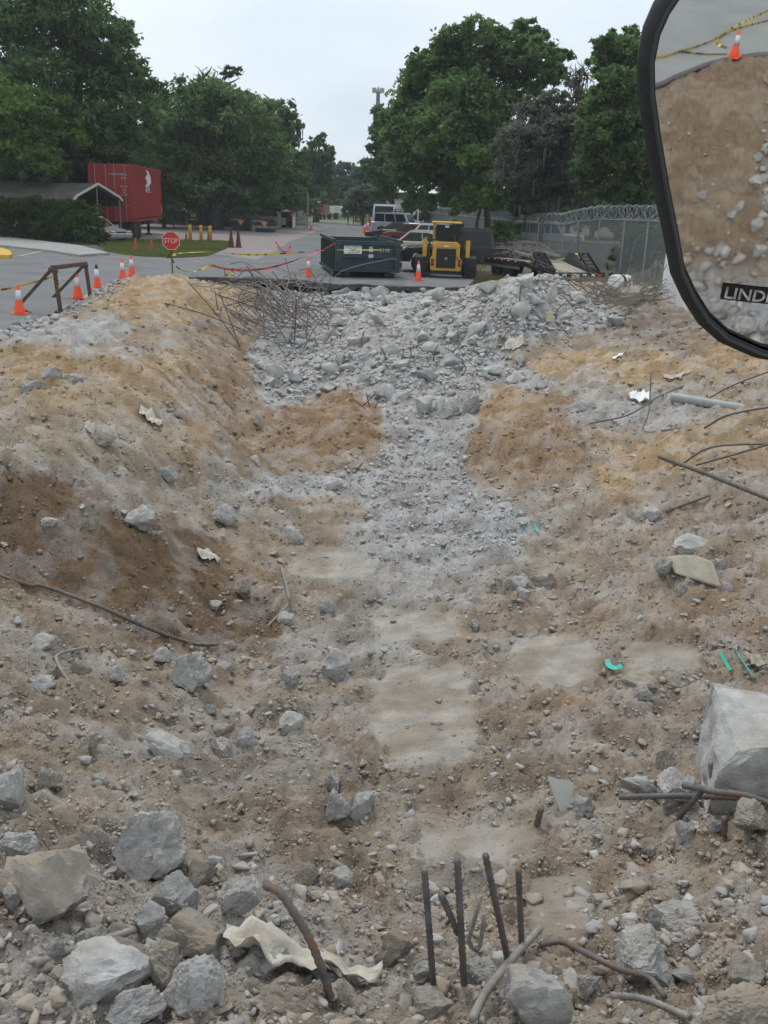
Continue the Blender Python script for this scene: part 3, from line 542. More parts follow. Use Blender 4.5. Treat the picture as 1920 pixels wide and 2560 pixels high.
RK = """388 2122 185 190 biggest rounded boulder at lower left with pale diagonal ridges
136 2203 200 195 t big slanting slab with brown sand stains at the lower left
446 2255 118 122 light chunk directly under the ridged big boulder
576 2249 124 108 angular chunk just right of the big ridged boulder cluster
498 2191 78 72 t small chunk wedged right of the ridged boulder
38 2110 92 88 dark round chunk at the left edge beside the stained slab
32 1978 88 116 tall oval chunk at the left edge above the round dark one
110 1952 72 58 t brown grey chunk touching the tall oval at the left edge
498 2330 132 78 t wide low chunk under the cluster of big boulders
405 2411 112 130 t sloping dusty chunk in the bottom left heap, second from the split slab
480 2458 145 140 big pale chunk of the bottom left heap nearest the plastic sheet
249 2450 215 150 large split slab in the bottom left corner heap
347 2525 150 80 low chunk half buried at the bottom edge below the split slab
365 2307 82 74 dusty chunk left of the low wide one under the boulder cluster
214 2348 76 66 pale chunk directly above the short buried rebar at left
145 2371 54 38 small flat chunk at the left end of the short buried rebar
520 2365 115 72 t flat chunk between the wide low chunk and pale heap chunk
671 2394 112 72 grey chunk resting behind the plastic sheet
23 2255 52 50 small round chunk at the left edge below the dark round one
833 2022 76 94 pointed pale chunk standing left of the pressed track path
903 2018 60 72 whitish crumbly chunk right of the pointed pale one
833 1949 56 54 white broken chunk just above the pointed pale one
764 2186 64 66 t dusty chunk half sunk above the curved rebar stub
856 2191 62 50 grey chunk half sunk right of its dusty neighbour, mid foreground
483 1680 112 106 pale flat topped block beside the end of the long rebar
830 1666 84 84 grey slab chunk with pointed top left of the pressed path
726 1695 46 62 upright chunk left of the pointed slab chunk
295 1689 46 54 single block on the slope between long rebar and small heap
107 1611 78 44 flat angular chunk below the long rebar at left
104 1706 70 48 oval chunk under the short bent rebar at left
133 1690 36 46 t small chunk inside the crook of the bent rebar
190 1672 66 44 t brownish chunk inside the bent rebar at left
420 1862 112 52 long low chunk lying alone left of the flat grey row
553 1865 78 50 left one of two flat chunks leaning together mid left
616 1848 54 56 right one of two flat chunks leaning together mid left
553 1822 60 36 t flat chunk above the leaning pair
527 1776 40 30 small white capped cube above the leaning chunks
723 1810 66 54 lumpy grey chunk on the slope left of the pressed path
720 1547 52 40 oval chunk under the bent bar on dark soil
414 1640 58 46 chunk touching the left of the pale flat topped block
556 1674 60 36 chunk touching the right of the pale flat topped block
541 1509 42 28 small flat chunk on the dark slope
608 1469 48 66 t dusty upright chunk left of the bent bar
819 1512 52 40 chunk left of the dark strip above the path
252 1949 38 34 round stone under two stacked soil covered stones
232 1862 26 50 t narrow upright stone above the round one at left
124 933 54 40 grey chunk on the yellow sand, left of a dark capped one
191 944 62 30 d dark capped chunk on the yellow sand
72 966 76 26 low flat chunk on yellow sand by the left edge
417 1184 66 56 d dark blocky chunk lying alone on the pale bank
249 1094 74 42 t half buried brown lump by the hole in the bank
451 1034 36 30 t sand coloured block beside the white cloth scrap
639 1152 46 28 wedge chunk on the bare soil in the hollow
564 1150 30 20 smaller wedge chunk left of its twin in the hollow
356 1297 86 78 broken double lump on the middle of the left bank
561 1286 74 58 pale rounded chunk right of the broken double lump
735 1335 46 52 drop shaped chunk below the grey ledge
891 1164 40 28 t tan pebble chunk on the red mound foot
830 1207 80 32 flat pale slab on the grey ledge
119 1303 48 28 small pale pair lump on the dark slope at left
639 1051 22 38 upright shard below the rubble on the left bank
1070 938 62 44 d dark wedge topping the central slab outcrop
1110 1014 72 70 middle face block of the central slab outcrop
1168 1012 62 78 d right block with looped wires of the central outcrop
1061 1004 50 74 left white streaked block of the central outcrop
965 976 50 62 tilted standing block left of the central outcrop
1238 927 58 36 chunk at the right foot of the grey heap
1287 944 54 36 pale block right of the heap foot
1348 961 48 44 d split block at the end of the heap foot row
1298 895 26 46 d dark triangular shard standing in orange soil
1452 1016 78 38 flat slab chunk on the right hand mound
1628 1280 46 42 cube chunk on the right below the thick rod
1191 1265 42 34 rounded chunk on the grey gravel slope
1724 1367 98 46 long chunk behind the curled board
1787 1410 54 38 chunk right of the curled board
1654 1418 62 58 chunk left of the curled board
1359 1445 72 52 t dusty chunk in the cluster right of centre
1296 1453 60 46 chunk left in the cluster right of centre
1307 1486 48 30 low chunk at the bottom of the centre right cluster
1706 1475 34 34 small ball chunk under the curled board
1819 1469 32 32 small ball chunk right below the curled board
1186 1559 40 34 topmost round chunk of the short row by the path
1611 1732 46 38 round chunk just left of the big block top
1602 1700 90 36 t broad flat chunk left of the big block
1663 1903 66 62 t dusty chunk at the left foot of the big block
1600 1962 98 46 low chunk behind the horizontal rebars
1707 1975 112 92 domed chunk under the crossing rebars
1890 2050 110 88 t wide chunk below the crossing rebars at right edge
1458 2013 60 46 chunk right of the white tile shard
1701 2296 128 92 isolated rounded boulder at lower right
1712 2084 58 44 angular chunk below the crossing rebars
1782 2067 46 34 darker chunk right of the angular one
1330 2487 160 158 big pale boulder at bottom behind the slanted bar
1608 2400 150 132 broken boulder with square top at lower right
1851 2530 190 90 t wide low boulder in the bottom right corner
1863 2434 90 80 t dusty chunk above the bottom right boulder
1472 2463 66 48 chunk left under the curved rebar at bottom
1712 2440 62 40 flat chunk right of the broken boulder
1623 2125 30 28 small cube left of the angular chunk
1047 2434 64 58 chunk at the foot of the leftmost upright bar
985 2377 88 78 t dusty chunk left of the upright bars
1203 2423 90 64 chunk between the second and third upright bars
1064 2525 118 56 t sand coated boulder at the bottom centre
1487 2076 60 28 flat shelly chunk in the sand slope
1570 745 66 58 t tan boulder half under the brush pile
1412 780 40 30 d square chunk at the right flank of the tall heap
1350 812 24 22 small cube at the front of the tall heap
866 915 52 24 pale chunk left of the small orange mound""".split('\n')
for k_, l_ in enumerate(RK):
    t_ = l_.split(' '); u_, v_, w_, h_ = map(float, t_[:4]); tone = 'g'; r_ = t_[4:]
    if len(r_[0]) == 1 and r_[0] in 'td': tone = r_[0]; r_ = r_[1:]
    put_rock(u_, v_, w_, h_, ' '.join(r_), tone, i=k_*5+3)
# standing slab on the flank of the tall heap
b_ = hit(1375, 762); s_ = np.linalg.norm(b_-CP)/FP
o = bpy.data.objects.new('concrete_slab', ROCKM[2]); COL.objects.link(o); o.scale = (30*s_, 20*s_, 84*s_); o.location = (b_[0], b_[1], b_[2]+24*s_); o.rotation_euler = (0, .32, 0)
props(o, 'thin concrete slab standing on end at the right flank of the tall heap', 'concrete slab')
# big square block at the right edge
b_ = hit(1830, 1990); V_, F_ = ico(5)
sp = np.sign(V_)*np.minimum(np.abs(V_)*1.25, .62); sp[:, 2] *= .9; sp += (V_*(.05*n3(V_, 3, 5)+.035*n3(V_, 8, 6)+.018*n3(V_, 19, 7)+.012*n3(V_, 41, 8))[:, None]); cut = sp@np.array([-.6, -.3, .74])-.62; sp -= np.where(cut > 0, cut*.8, 0)[:, None]*np.array([-.6, -.3, .74])
me_ = mesh_np('concrete_block', sp, F_.astype(np.int32), True); me_.set_sharp_from_angle(angle=math.radians(30)); s_ = np.linalg.norm(b_-CP)/FP
o = link('concrete_block', me_, M['conc']); o.scale = (190*s_, 170*s_, 180*s_); o.location = (b_[0]+.2, b_[1]+.1, b_[2]+82*s_); o.rotation_euler = (.05, .06, -.16)
props(o, 'huge square cut concrete block at the right edge of the pit', 'concrete block')

# loose chunks of the heaps, one object each
HP2 = [(700, 735), (850, 728), (1000, 728), (1180, 728), (1290, 668), (1370, 664), (1440, 730), (1560, 800), (1400, 832), (1240, 852), (1235, 900), (1190, 985), (1000, 990), (930, 950), (760, 985), (690, 1010), (640, 950), (660, 860)]
n_ = 0; tries = 0; placed = []
while n_ < 185 and tries < 6000:
    tries += 1; u = random.uniform(640, 1570); v = random.uniform(665, 1010)
    if not inpoly(np.array([u]), np.array([v]), HP2)[0]: continue
    w_ = 14+46*random.random()**2.6
    if (1230 < u < 1440 and 700 < v < 800 or 900 < u < 1120 and 800 < v < 900) and random.random() < .3: w_ = random.uniform(44, 68)+(v-700)*.03
    if any((u-a)**2+((v-b)*1.5)**2 < ((w_+c)*.36)**2 for a, b, c in placed): continue
    placed.append((u, v, w_)); n_ += 1
    sz_ = 'large' if w_ > 34 else ('medium' if w_ > 23 else 'small')
    if u > 1230 and v < 850: gl = (f'{sz_} rough grey chunk on the '+('crest' if v < 725 else 'lower face')+' of the tall rubble heap before the trailer', 'chunks on the tall rubble heap')
    elif v < 850: gl = (f'{sz_} pale grey chunk in the wide rubble fill, '+('beside the rebar tangle' if u < 830 else ('straight below the dumpster' if u < 1030 else 'below the yellow loader'))+(', far half' if v < 785 else ', near half'), 'chunks of the wide rubble fill')
    else: gl = (f'{sz_} grey chunk in the rubble spill '+('left of the orange mound' if u < 800 else ('just above the slab outcrop' if v < 930 and u < 1150 else ('beside the slab outcrop' if u < 1200 else 'right of the slab outcrop'))), 'chunks of the rubble spill')
    put_rock(u, v, w_, w_*random.uniform(.5, .8), gl[0], 'g' if random.random() < .85 else 'd', gl[1], sink=.15, tilt=random.uniform(-.4, .4), big=False)
EXTRA = [(620, 1000, 5, 60), (150, 820, 10, 70)]
# ---- uncountable small rubble: merged sheets
SM = []
for i in range(10):
    r = np.random.default_rng(300+i); bm = bmesh.new()
    pts = r.normal(size=(9, 3)); pts /= np.linalg.norm(pts, axis=1)[:, None]; pts *= np.array([1, .85, .62])*r.uniform(.75, 1, (9, 1))
    for p in pts: bm.verts.new(p)
    rr = bmesh.ops.convex_hull(bm, input=bm.verts); bmesh.ops.triangulate(bm, faces=bm.faces); bm.verts.index_update()
    SM.append((np.array([v.co[:] for v in bm.verts])*.5, np.array([[v.index for v in f.verts] for f in bm.faces]))); bm.free()
SM_tiny = []
for i in range(8):
    r = np.random.default_rng(400+i); o_ = np.array([[1, 0, 0], [-1, 0, 0], [0, .85, 0], [0, -.85, 0], [0, 0, .6], [0, 0, -.6]])*r.uniform(.7, 1.2, (6, 1))+r.normal(size=(6, 3))*.12
    SM_tiny.append((o_*.55, np.array([[0, 2, 4], [2, 1, 4], [1, 3, 4], [3, 0, 4], [2, 0, 5], [1, 2, 5], [3, 1, 5], [0, 3, 5]])))
def scatter(name, P, S, Cc, sink=.12):
    Vs = []; Fs = []; Cs = []; off = 0; vi = rng.integers(0, len(SM), len(P))
    for k in range(len(SM)):
        sel = np.where(vi == k)[0]
        if not len(sel): continue
        v0, f0 = SM[k]; n = len(sel); a = rng.uniform(0, 2*math.pi, n); b = rng.normal(0, .35, n)
        ca, sa, cb, sb = np.cos(a), np.sin(a), np.cos(b), np.sin(b)
        sc = S[sel][:, None]*np.stack([rng.uniform(.85, 1.35, n), rng.uniform(.8, 1.1, n), rng.uniform(.6, 1.1, n)], 1)
        v = v0[None]*sc[:, None]; x, y, z = v[..., 0], v[..., 1], v[..., 2]
        y, z = y*cb[:, None]-z*sb[:, None], y*sb[:, None]+z*cb[:, None]; x, y = x*ca[:, None]-y*sa[:, None], x*sa[:, None]+y*ca[:, None]
        v = np.stack([x, y, z], -1)+P[sel][:, None]; v[..., 2] += (S[sel]*sink)[:, None]
        Vs.append(v.reshape(-1, 3)); Fs.append((f0[None]+(off+np.arange(n)*len(v0))[:, None, None]).reshape(-1, 3)); Cs.append(np.repeat(Cc[sel], len(v0), 0)); off += n*len(v0)
    me = mesh_np(name, np.concatenate(Vs), np.concatenate(Fs).astype(np.int32)); setcol(me, np.concatenate(Cs)); o = link(name, me, M['chips']); o['kind'] = 'stuff'; return o
def chipcol(u, v, n):
    g = rng.uniform(0, 1, n)[:, None]; c = C_gray*g+C_tan*(1-g); c = c*rng.uniform(.66, .98, n)[:, None]; return c
SM_hull = SM
NC_ = 9000; u = rng.uniform(-300, 2200, NC_); v = 800+(2600-800)*rng.uniform(0, 1, NC_); P, k = hitv(u, v); pw = patchw(u, v); keep = k & (P[:, 1] < 36) & (rng.uniform(0, 1, NC_) > pw*.97) & (~inpoly(u, v, HEAP)) & (~inpoly(P[:, 0], P[:, 1], asph)) & (rng.uniform(-.5, .6, NC_) < fbm(u/110, v/70, 3, 277)+.1)
P = P[keep]; n = len(P); sp_ = np.clip(7*rng.uniform(.03, 1, n)**-.45, 6, 34); scatter('soil_clods', P, sp_*np.linalg.norm(P-CP, axis=1)/FP, colat(P[:, 0], P[:, 1])*rng.uniform(.82, 1.05, n)[:, None], .06)
SM = SM_tiny
NG = 92000; u = rng.uniform(-320, 2240, NG); v = 730+(2620-730)*rng.uniform(0, 1, NG)**1.05
P, k = hitv(u, v); pw = patchw(u, v); cl = fbm(u/130, v/80, 3, 77); keep = k & (P[:, 1] < 40) & (~inpoly(P[:, 0], P[:, 1], asph)) & (rng.uniform(0, 1, NG) > pw*.93) & (rng.uniform(-.5, .55, NG) < cl+.22)
dk = np.exp(-(((u-270)/330)**2+((v-1410)/110)**2)**2); keep &= rng.uniform(0, 1, NG) > dk*.8
u, v, P = u[keep], v[keep], P[keep]; n = len(P); sp_ = np.clip(2.8*rng.uniform(.012, 1, n)**-.5, 2.8, 24)*(.8+.5*np.clip((v-900)/1500, 0, 1))
S = sp_*np.linalg.norm(P-CP, axis=1)/FP; lc = np.clip((v-900)/900, .25, .75)[:, None]; scatter('loose_gravel', P, S, chipcol(u, v, n)*lc+colat(P[:, 0], P[:, 1])*1.05*(1-lc))
SM = []
for i in range(16):
    r = np.random.default_rng(900+i); bm = bmesh.new(); pts = r.normal(size=(10+i % 4, 3)); pts /= np.linalg.norm(pts, axis=1)[:, None]; pts *= np.array([1, .85, .62])*r.uniform(.72, 1, (len(pts), 1))
    for p in pts: bm.verts.new(p)
    bmesh.ops.convex_hull(bm, input=bm.verts); bmesh.ops.subdivide_edges(bm, edges=bm.edges, cuts=2, use_grid_fill=True); bmesh.ops.triangulate(bm, faces=bm.faces); bm.verts.index_update()
    v_ = np.array([v.co[:] for v in bm.verts]); v_ = v_+r.normal(size=v_.shape)*.022+(v_/np.linalg.norm(v_, axis=1)[:, None])*(.10*n3(v_, 2.6, i))[:, None]; SM.append((v_*.5, np.array([[v.index for v in f.verts] for f in bm.faces]))); bm.free()
NM = 2600; u = rng.uniform(-320, 2240, NM); v = 760+(2600-760)*rng.uniform(0, 1, NM)**.9; P, k = hitv(u, v); pw = patchw(u, v); cl = fbm(u/200, v/130, 3, 177)
keep = k & (P[:, 1] < 37) & (~inpoly(P[:, 0], P[:, 1], asph)) & (rng.uniform(0, 1, NM) > pw*.95) & (rng.uniform(-.45, .6, NM) < cl+.2); dk = np.exp(-(((u-270)/330)**2+((v-1410)/110)**2)**2); keep &= rng.uniform(0, 1, NM) > dk*.9; keep &= rng.uniform(0, 1, NM) > .5*np.exp(-((v-1150)/250)**2)
u, v, P = u[keep], v[keep], P[keep]; n = len(P); sp_ = np.clip(13*rng.uniform(.05, 1, n)**-.42, 11, 44)*(.65+.75*np.clip((v-1000)/1500, 0, 1)); S = sp_*np.linalg.norm(P-CP, axis=1)/FP; scatter('loose_rubble', P, S, chipcol(u, v, n)*1.03)
NB = 520; u = -200+2300*rng.uniform(0, 1, NB)**1.25; v = rng.uniform(2150, 2620, NB); P, k = hitv(u, v); P = P[k]; u = u[k]; v = v[k]; sp_ = 22+55*rng.uniform(0, 1, len(P))**2; scatter('near_rubble', P, sp_*np.linalg.norm(P-CP, axis=1)/FP, chipcol(u, v, len(P))*1.02, .02)
NK = 1500; u = rng.uniform(600, 1580, NK); v = rng.uniform(660, 1010, NK); k0 = inpoly(u, v, HP2); u, v = u[k0], v[k0]; P, k = hitv(u, v); P = P[k & (P[:, 1] < 38)]; sp_ = np.clip(12*rng.uniform(.1, 1, len(P))**-.4, 11, 30); scatter('heap_rubble', P, sp_*np.linalg.norm(P-CP, axis=1)/FP, C_gray[None]*rng.uniform(.85, 1.15, len(P))[:, None], .2)
SM = SM_hull
NH = 16000; u = rng.uniform(600, 1600, NH); v = rng.uniform(655, 1400, NH); k0 = inpoly(u+20*perlin(u/40, v/30, 3), v, HEAP); u, v = u[k0], v[k0]
P, k = hitv(u, v); k &= (P[:, 1] < 40) & (~inpoly(P[:, 0], P[:, 1], asph)); u, v, P = u[k], v[k], P[k]; n = len(P)
sp_ = np.clip(4.5*rng.uniform(.02, 1, n)**-.5, 4, 24); S = sp_*np.linalg.norm(P-CP, axis=1)/FP
scatter('rubble_fill', P, S, C_gray[None]*rng.uniform(.8, 1.18, n)[:, None], .2)
# broken base under the left pavement edge
NL = 1500; tt = rng.uniform(0, 15, NL); i0 = tt.astype(int); e_ = np.array(edge); p = e_[i0]*(1-(tt-i0))[:, None]+e_[i0+1]*(tt-i0)[:, None]; p = p+np.stack([np.abs(rng.normal(.35, .35, NL)), -np.abs(rng.normal(.1, .3, NL))], 1)
P = np.concatenate([p, Hh(p[:, 0], p[:, 1])[:, None]], 1); k = ~inpoly(P[:, 0], P[:, 1], asph); P = P[k]; scatter('edge_rubble', P, rng.uniform(.06, .3, len(P))*rng.uniform(.4, 1, len(P)), C_gray[None]*rng.uniform(.7, 1.1, len(P))[:, None], .15)
# rubble beside and behind the machine
NR = 7000; x = rng.uniform(-4, 9, NR); y = rng.uniform(-11, 1.6, NR); r_ = np.hypot(x-1, y-1); k = (r_ < 8.6) & (rng.uniform(0, 1, NR) < np.where((r_ < 2.7) | ((x > 1.9) & (r_ < 5.6)), 1, .12)); x, y, r_ = x[k], y[k], r_[k]
P = np.stack([x, y, Hh(x, y)], 1); scatter('rear_gravel', P, np.where((r_ < 2.7) | (x > 1.9), .12, .05)*rng.uniform(.25, 1, len(P))**1.5*3, chipcol(x, y, len(P)))

# ============================================================ reinforcing bars
def smooth_path(P, step, jit=0):
    P = [np.array(p, float) for p in P]
    if len(P) == 2: n = max(2, int(np.linalg.norm(P[1]-P[0])/step)); Q = [P[0]+(P[1]-P[0])*i/n for i in range(n+1)]
    else:
        Q = []; E = [2*P[0]-P[1]]+P+[2*P[-1]-P[-2]]
        for i in range(1, len(E)-2):
            a, b, c, d = E[i-1:i+3]; n = max(2, int(np.linalg.norm(c-b)/step))
            for k in range(n):
                t = k/n; Q.append(.5*((2*b)+(c-a)*t+(2*a-5*b+4*c-d)*t*t+(3*b-a-3*c+d)*t**3))
        Q.append(P[-1])
    return Q
def bar(pts, r, label, group=None, m='rebar', ribs=True, name='rebar', n=8):
    Q = smooth_path(pts, r*1.1 if ribs else r*6); rad = [r*(1.2 if (ribs and i % 2) else .95) for i in range(len(Q))]
    o = MB().tube(Q, r, n, True, rad).build(name, M[m], smooth=True); return props(o, label, 'rebar', group)
def onY(pts, Y0, Y1=None):
    n = len(pts); Y1 = Y0 if Y1 is None else Y1; return [PY(u, v, Y0+(Y1-Y0)*i/max(1, n-1)) for i, (u, v) in enumerate(pts)]
def upright(top, bot, r, label, lean=0, m='rebar'):
    b = hit(*bot); t = PY(top[0], top[1], b[1]+lean); d = (b-t)/np.linalg.norm(b-t); bar([t, b+d*.12], r, label, m=m)
upright((1061, 2174), (1084, 2469), .0128, 'leftmost of the four upright ribbed bars at the bottom')
upright((1143, 2148), (1161, 2472), .0135, 'second upright ribbed bar, crossed by a short leaning one')
upright((1213, 2136), (1275, 2423), .0135, 'third upright bar, leaning right towards its foot')
upright((1296, 2173), (1305, 2382), .0128, 'rightmost upright ribbed bar at the bottom')
b = hit(1161, 2472); bar(onY([(1102, 2235), (1146, 2335)], b[1]+.03), .0135, 'short bar leaning against the second upright bar')
b = hit(1195, 2385); bar([PY(1203, 2238, b[1]), PY(1180, 2320, b[1]-.01), PY(1172, 2352, b[1]-.02), PY(1192, 2377, b[1]-.02), PY(1203, 2345, b[1]), PY(1209, 2285, b[1]+.02)], .011, 'pale bar bent into a narrow U behind the upright bars', m='rebar2', ribs=False)
b = hit(1191, 2556); bar([hit(1348, 2350)+[0, 0, .07], hit(1275, 2445)+[0, 0, .10], hit(1215, 2520)+[0, 0, .09], hit(1178, 2575)+[0, 0, .05]], .0155, 'dusty bar slanting across the bottom beside the pale boulder', m='rebar2')
b = hit(1500, 2440); bar([hit(a_, c_)+[0, 0, l_] for a_, c_, l_ in ((1349, 2376, .03), (1400, 2386, .07), (1470, 2425, .08), (1545, 2462, .08), (1614, 2476, .07), (1660, 2512, .04))], .0125, 'curved ribbed bar running down to the bottom right')
b = hit(1700, 2540); bar([hit(1527, 2503)+[0, 0, .03], hit(1610, 2528)+[0, 0, .06], hit(1720, 2568)+[0, 0, .05]], .013, 'dusty bar half buried at the bottom right edge', m='rebar2')
b = hit(815, 2458); bar(onY([(661, 2213), (700, 2232), (740, 2290), (778, 2356), (816, 2458), (846, 2575)], b[1]+.1, b[1]-.1), .0155, 'thick curved bar rising out of the bottom left of centre')
bar([hit(92, 2424)+[0, 0, .03], hit(220, 2398)+[0, 0, .07], hit(345, 2346)+[0, 0, .05]], .015, 'short dusty bar lying above the split slab', m='rebar2')
LR = [(-60, 1432), (0, 1452), (81, 1477), (118, 1480), (260, 1533), (347, 1573), (440, 1608), (500, 1624), (546, 1624)]
bar([hit(a, c)+np.array([0, -.03, .07]) for a, c in LR], .017, 'long ribbed bar sweeping down the dark bank from the left edge')
bar([hit(703, 1436)+[0, 0, .10], hit(720, 1498)+[0, 0, .07], hit(717, 1527)+[0, 0, .06], hit(654, 1585)+[0, 0, .02]], .014, 'bent pale bar at the foot of the dark bank', m='rebar2')
bar([hit(222, 1634)+[0, 0, .06], hit(150, 1655)+[0, 0, .07], hit(148, 1680)+[0, 0, .06], hit(185, 1722)+[0, 0, 0]], .012, 'short bent bar hooked between chunks at left', m='rebar2')
b = hit(1800, 1210); bar([PY(1646, 1141, b[1]+.1), PY(1780, 1190, b[1]-.7), PY(1990, 1275, b[1]-1.7)], .0275, 'thick ribbed rod sticking in from the right edge')
bar([hit(1475, 1064)+[0, 0, .04], hit(1568, 1054)+[0, 0, .12], hit(1640, 1010)+[0, 0, .12], hit(1706, 978)+[0, 0, .1]], .016, 'thin bar lying over the gravel before the grey pipe', ribs=False)
b = hit(1611, 1080); bar([PY(1628, 927, b[1]), PY(1622, 1030, b[1]), PY(1611, 1078, b[1])]+[hit(1700, 1075)+[0, 0, .04]], .013, 'bent wire standing by the grey pipe end', m='rebar2', ribs=False)
bar([hit(1663, 1285)+[0, 0, .03], hit(1773, 1247)+[0, 0, .05]], .015, 'thin bar lying below the thick rod')
b = hit(1764, 1000); bar(onY([(1764, 1000), (1840, 960), (1990, 905)], b[1], b[1]-.8), .014, 'thin bar rising to the right under the mirror', ribs=False)
b = hit(1761, 1072); bar(onY([(1761, 1070), (1830, 1035), (1990, 1008)], b[1]-.1, b[1]-.9), .017, 'dark bar crossing over the grey pipe at the right edge', ribs=False)
bar(onY([(1700, 1165), (1760, 1125), (1830, 1112), (1990, 1110)], 13.1, 12.2), .015, 'upper of two dark curved bars at the right edge', ribs=False)
bar(onY([(1740, 1163), (1840, 1135), (1990, 1090)], 12.8, 12.0), .015, 'lower of two dark curved bars at the right edge', ribs=False)
b = hit(1700, 2000); Yb = b[1]
bar(onY([(1548, 1993), (1720, 1990), (1990, 2000)], Yb-.05, Yb-.3), .017, 'horizontal bar lying before the big square block')
bar(onY([(1706, 1962), (1782, 1979), (1868, 1990), (1990, 2035)], Yb-.22, Yb-.5), .018, 'upper crossing bar drooping to the right edge')
bar([PY(1755, 1978, Yb-.25), PY(1695, 2045, Yb-.15)], .015, 'short bar slanting under the crossing bars')
bar(onY([(1775, 1905), (1779, 1960), (1783, 2026)], Yb-.02), .0125, 'thin upright bar before the big square block', m='rebar2')
upright((1353, 2019), (1341, 2066), .019, 'single dark stub beside the white tile shard')
upright((1812, 2042), (1809, 2092), .016, 'dark stub below the crossing bars at right')
for i, (u, v) in enumerate([(905, 870), (965, 905), (1000, 905), (1035, 900), (1085, 905), (1140, 905), (1150, 915), (1155, 935), (1340, 705), (1300, 760), (1390, 800)]):
    b = hit(u, v); h_ = random.uniform(.25, .5); bar([b-[0, 0, .05], b+[random.uniform(-.1, .1), 0, h_*.5], b+[random.uniform(-.25, .25), 0, h_]], .014, 'short bent wire sticking out of the grey rubble fill', 'short wires in the rubble fill', ribs=False, n=6)
for i, (u, v) in enumerate([(915, 1015), (925, 1012), (935, 1018), (905, 1010)]):
    b = hit(u, v+8); bar([b, b+[(i-1.5)*.18, -.05, .22+.1*(i % 2)]], .012, 'short wire in the spiky bunch left of the tilted block', 'spiky bunch of wires', ribs=False, n=6)
for i, dx in enumerate((0, 9)):
    b = hit(1175+dx, 985); bar([b+[0, -.25, .35], b+[.08, -.35, .2], b+[.12, -.35, -.1], b+[.1, -.3, -.45]], .013, 'looped wire hanging over the right outcrop block', 'looped wires on the outcrop', m='rebar2', ribs=False)
# the big tangle
_s = random.getstate(); random.seed(21)
for i in range(108):
    u0 = random.gauss(735, 50); v0 = random.gauss(800, 38); c = hit(min(max(u0, 600), 830), min(max(v0, 735), 880)); a = random.gauss(math.radians(125), .5); ln = random.uniform(.7, 2.3)
    d = np.array([math.cos(a), random.uniform(-.35, .35), abs(math.sin(a))*random.uniform(.1, .55)]); d /= np.linalg.norm(d); st = c+[random.uniform(-.3, .3), random.uniform(-.4, .4), random.uniform(.02, .35)]
    bend = np.array([random.gauss(0, .28), random.gauss(0, .2), random.gauss(.08, .22)]); mid = st+d*ln*.55+bend; end = st+d*ln+np.array([random.gauss(0, .3), random.gauss(0, .2), random.gauss(-.1, .4)])
    pts = [st, mid, end]
    if i % 3 == 0: pts.append(end+np.array([random.gauss(0, .4), random.gauss(0, .2), random.gauss(-.3, .3)]))
    g_ = Hh(np.array([p[0] for p in pts]), np.array([p[1] for p in pts])); pts = [np.array([p[0], p[1], min(max(p[2], g_[k]+.02), c[2]+1.25)]) for k, p in enumerate(pts)]
    bar(pts, random.choice([.012, .014, .016]), ['short', 'middling', 'long'][int(min(2, (ln-.7)/.54))]+' bent steel bar '+('low' if v0 > 800 else 'high')+' in the big rebar tangle left of the heap', 'bars of the rebar tangle', m=random.choice(['rebar', 'rebar2', 'rebar2']), ribs=False, n=6)
b = hit(600, 880)
for pts, lab in (([(470, 705), (545, 790), (600, 865)], 'long thin bar leaning out left of the rebar tangle'), ([(548, 730), (575, 800), (600, 868)], 'second thin bar leaning left of the rebar tangle'), ([(537, 725), (545, 778)], 'short upright bar on the sand left of the tangle'),
                 ([(618, 664), (645, 715), (680, 790), (720, 860)], 'longest bar arching above the rebar tangle'), ([(500, 745), (580, 708), (605, 680), (622, 675), (640, 720), (655, 760)], 'bar bent into a hoop above the left of the tangle')):
    bb = hit(pts[-1][0], pts[-1][1]+6); bar(onY(pts, bb[1]+.2, bb[1]), .015, lab, ribs=False)
for i in range(14):
    u0 = random.uniform(800, 1230); v0 = random.uniform(728, 790); b = hit(u0, v0); bar([b+[0, 0, .02], b+[random.uniform(-.6, .6), random.uniform(-.3, .3), random.uniform(.1, .3)], b+[random.uniform(-1.4, 1.4), random.uniform(-.4, .4), random.uniform(0, .35)]], .013, 'thin bar lying across the top of the wide rubble fill', 'bars on top of the rubble fill', m='rebar2', ribs=False, n=6)
random.setstate(_s)
# ============================================================ things
def frame(name, label, cat, u, v, rz=0, z=0, group=None):
    p = G(u, v, z); return thing(name, label, cat, p, rz, group)
def circ(r, n, cx=0, cy=0): return [(cx+r*math.cos(2*math.pi*i/n), cy+r*math.sin(2*math.pi*i/n)) for i in range(n)]
def wheel(parent, x, y, r, w, name='wheel', spokes=5, rim='chrome'):
    t = MB(); pr = [(r*.62, -w/2), (r*.92, -w/2), (r, -w*.35), (r, w*.35), (r*.92, w/2), (r*.62, w/2)]
    m = MB(); m.lathe(pr, 24); m.v = [(x+a, y+c, r+b) for a, b, c in m.v]; o = m.build(name, M['rubber'], parent, smooth=True)
    s = 1 if y > 0 else -1
    d = MB(); d.lathe([(r*.60, -w*.3), (r*.60, w*.3)], 20); d.v = [(x+a, y+c, r+b) for a, b, c in d.v]; d.build('rim_well', M['darkgrey'], o)
    k = MB()
    for i in range(spokes):
        a = 2*math.pi*i/spokes; k.beam((x, y+s*w*.36, r), (x+r*.56*math.cos(a), y+s*w*.36, r+r*.56*math.sin(a)), r*.2, r*.06)
    k.lathe([(.0, 0), (r*.16, 0), (r*.16, w*.06)], 10); k.v[-30:] = [(x+a, y+s*(w*.38+c), r+b) for a, b, c in k.v[-30:]]
    k.build('rim', M[rim], o); return o
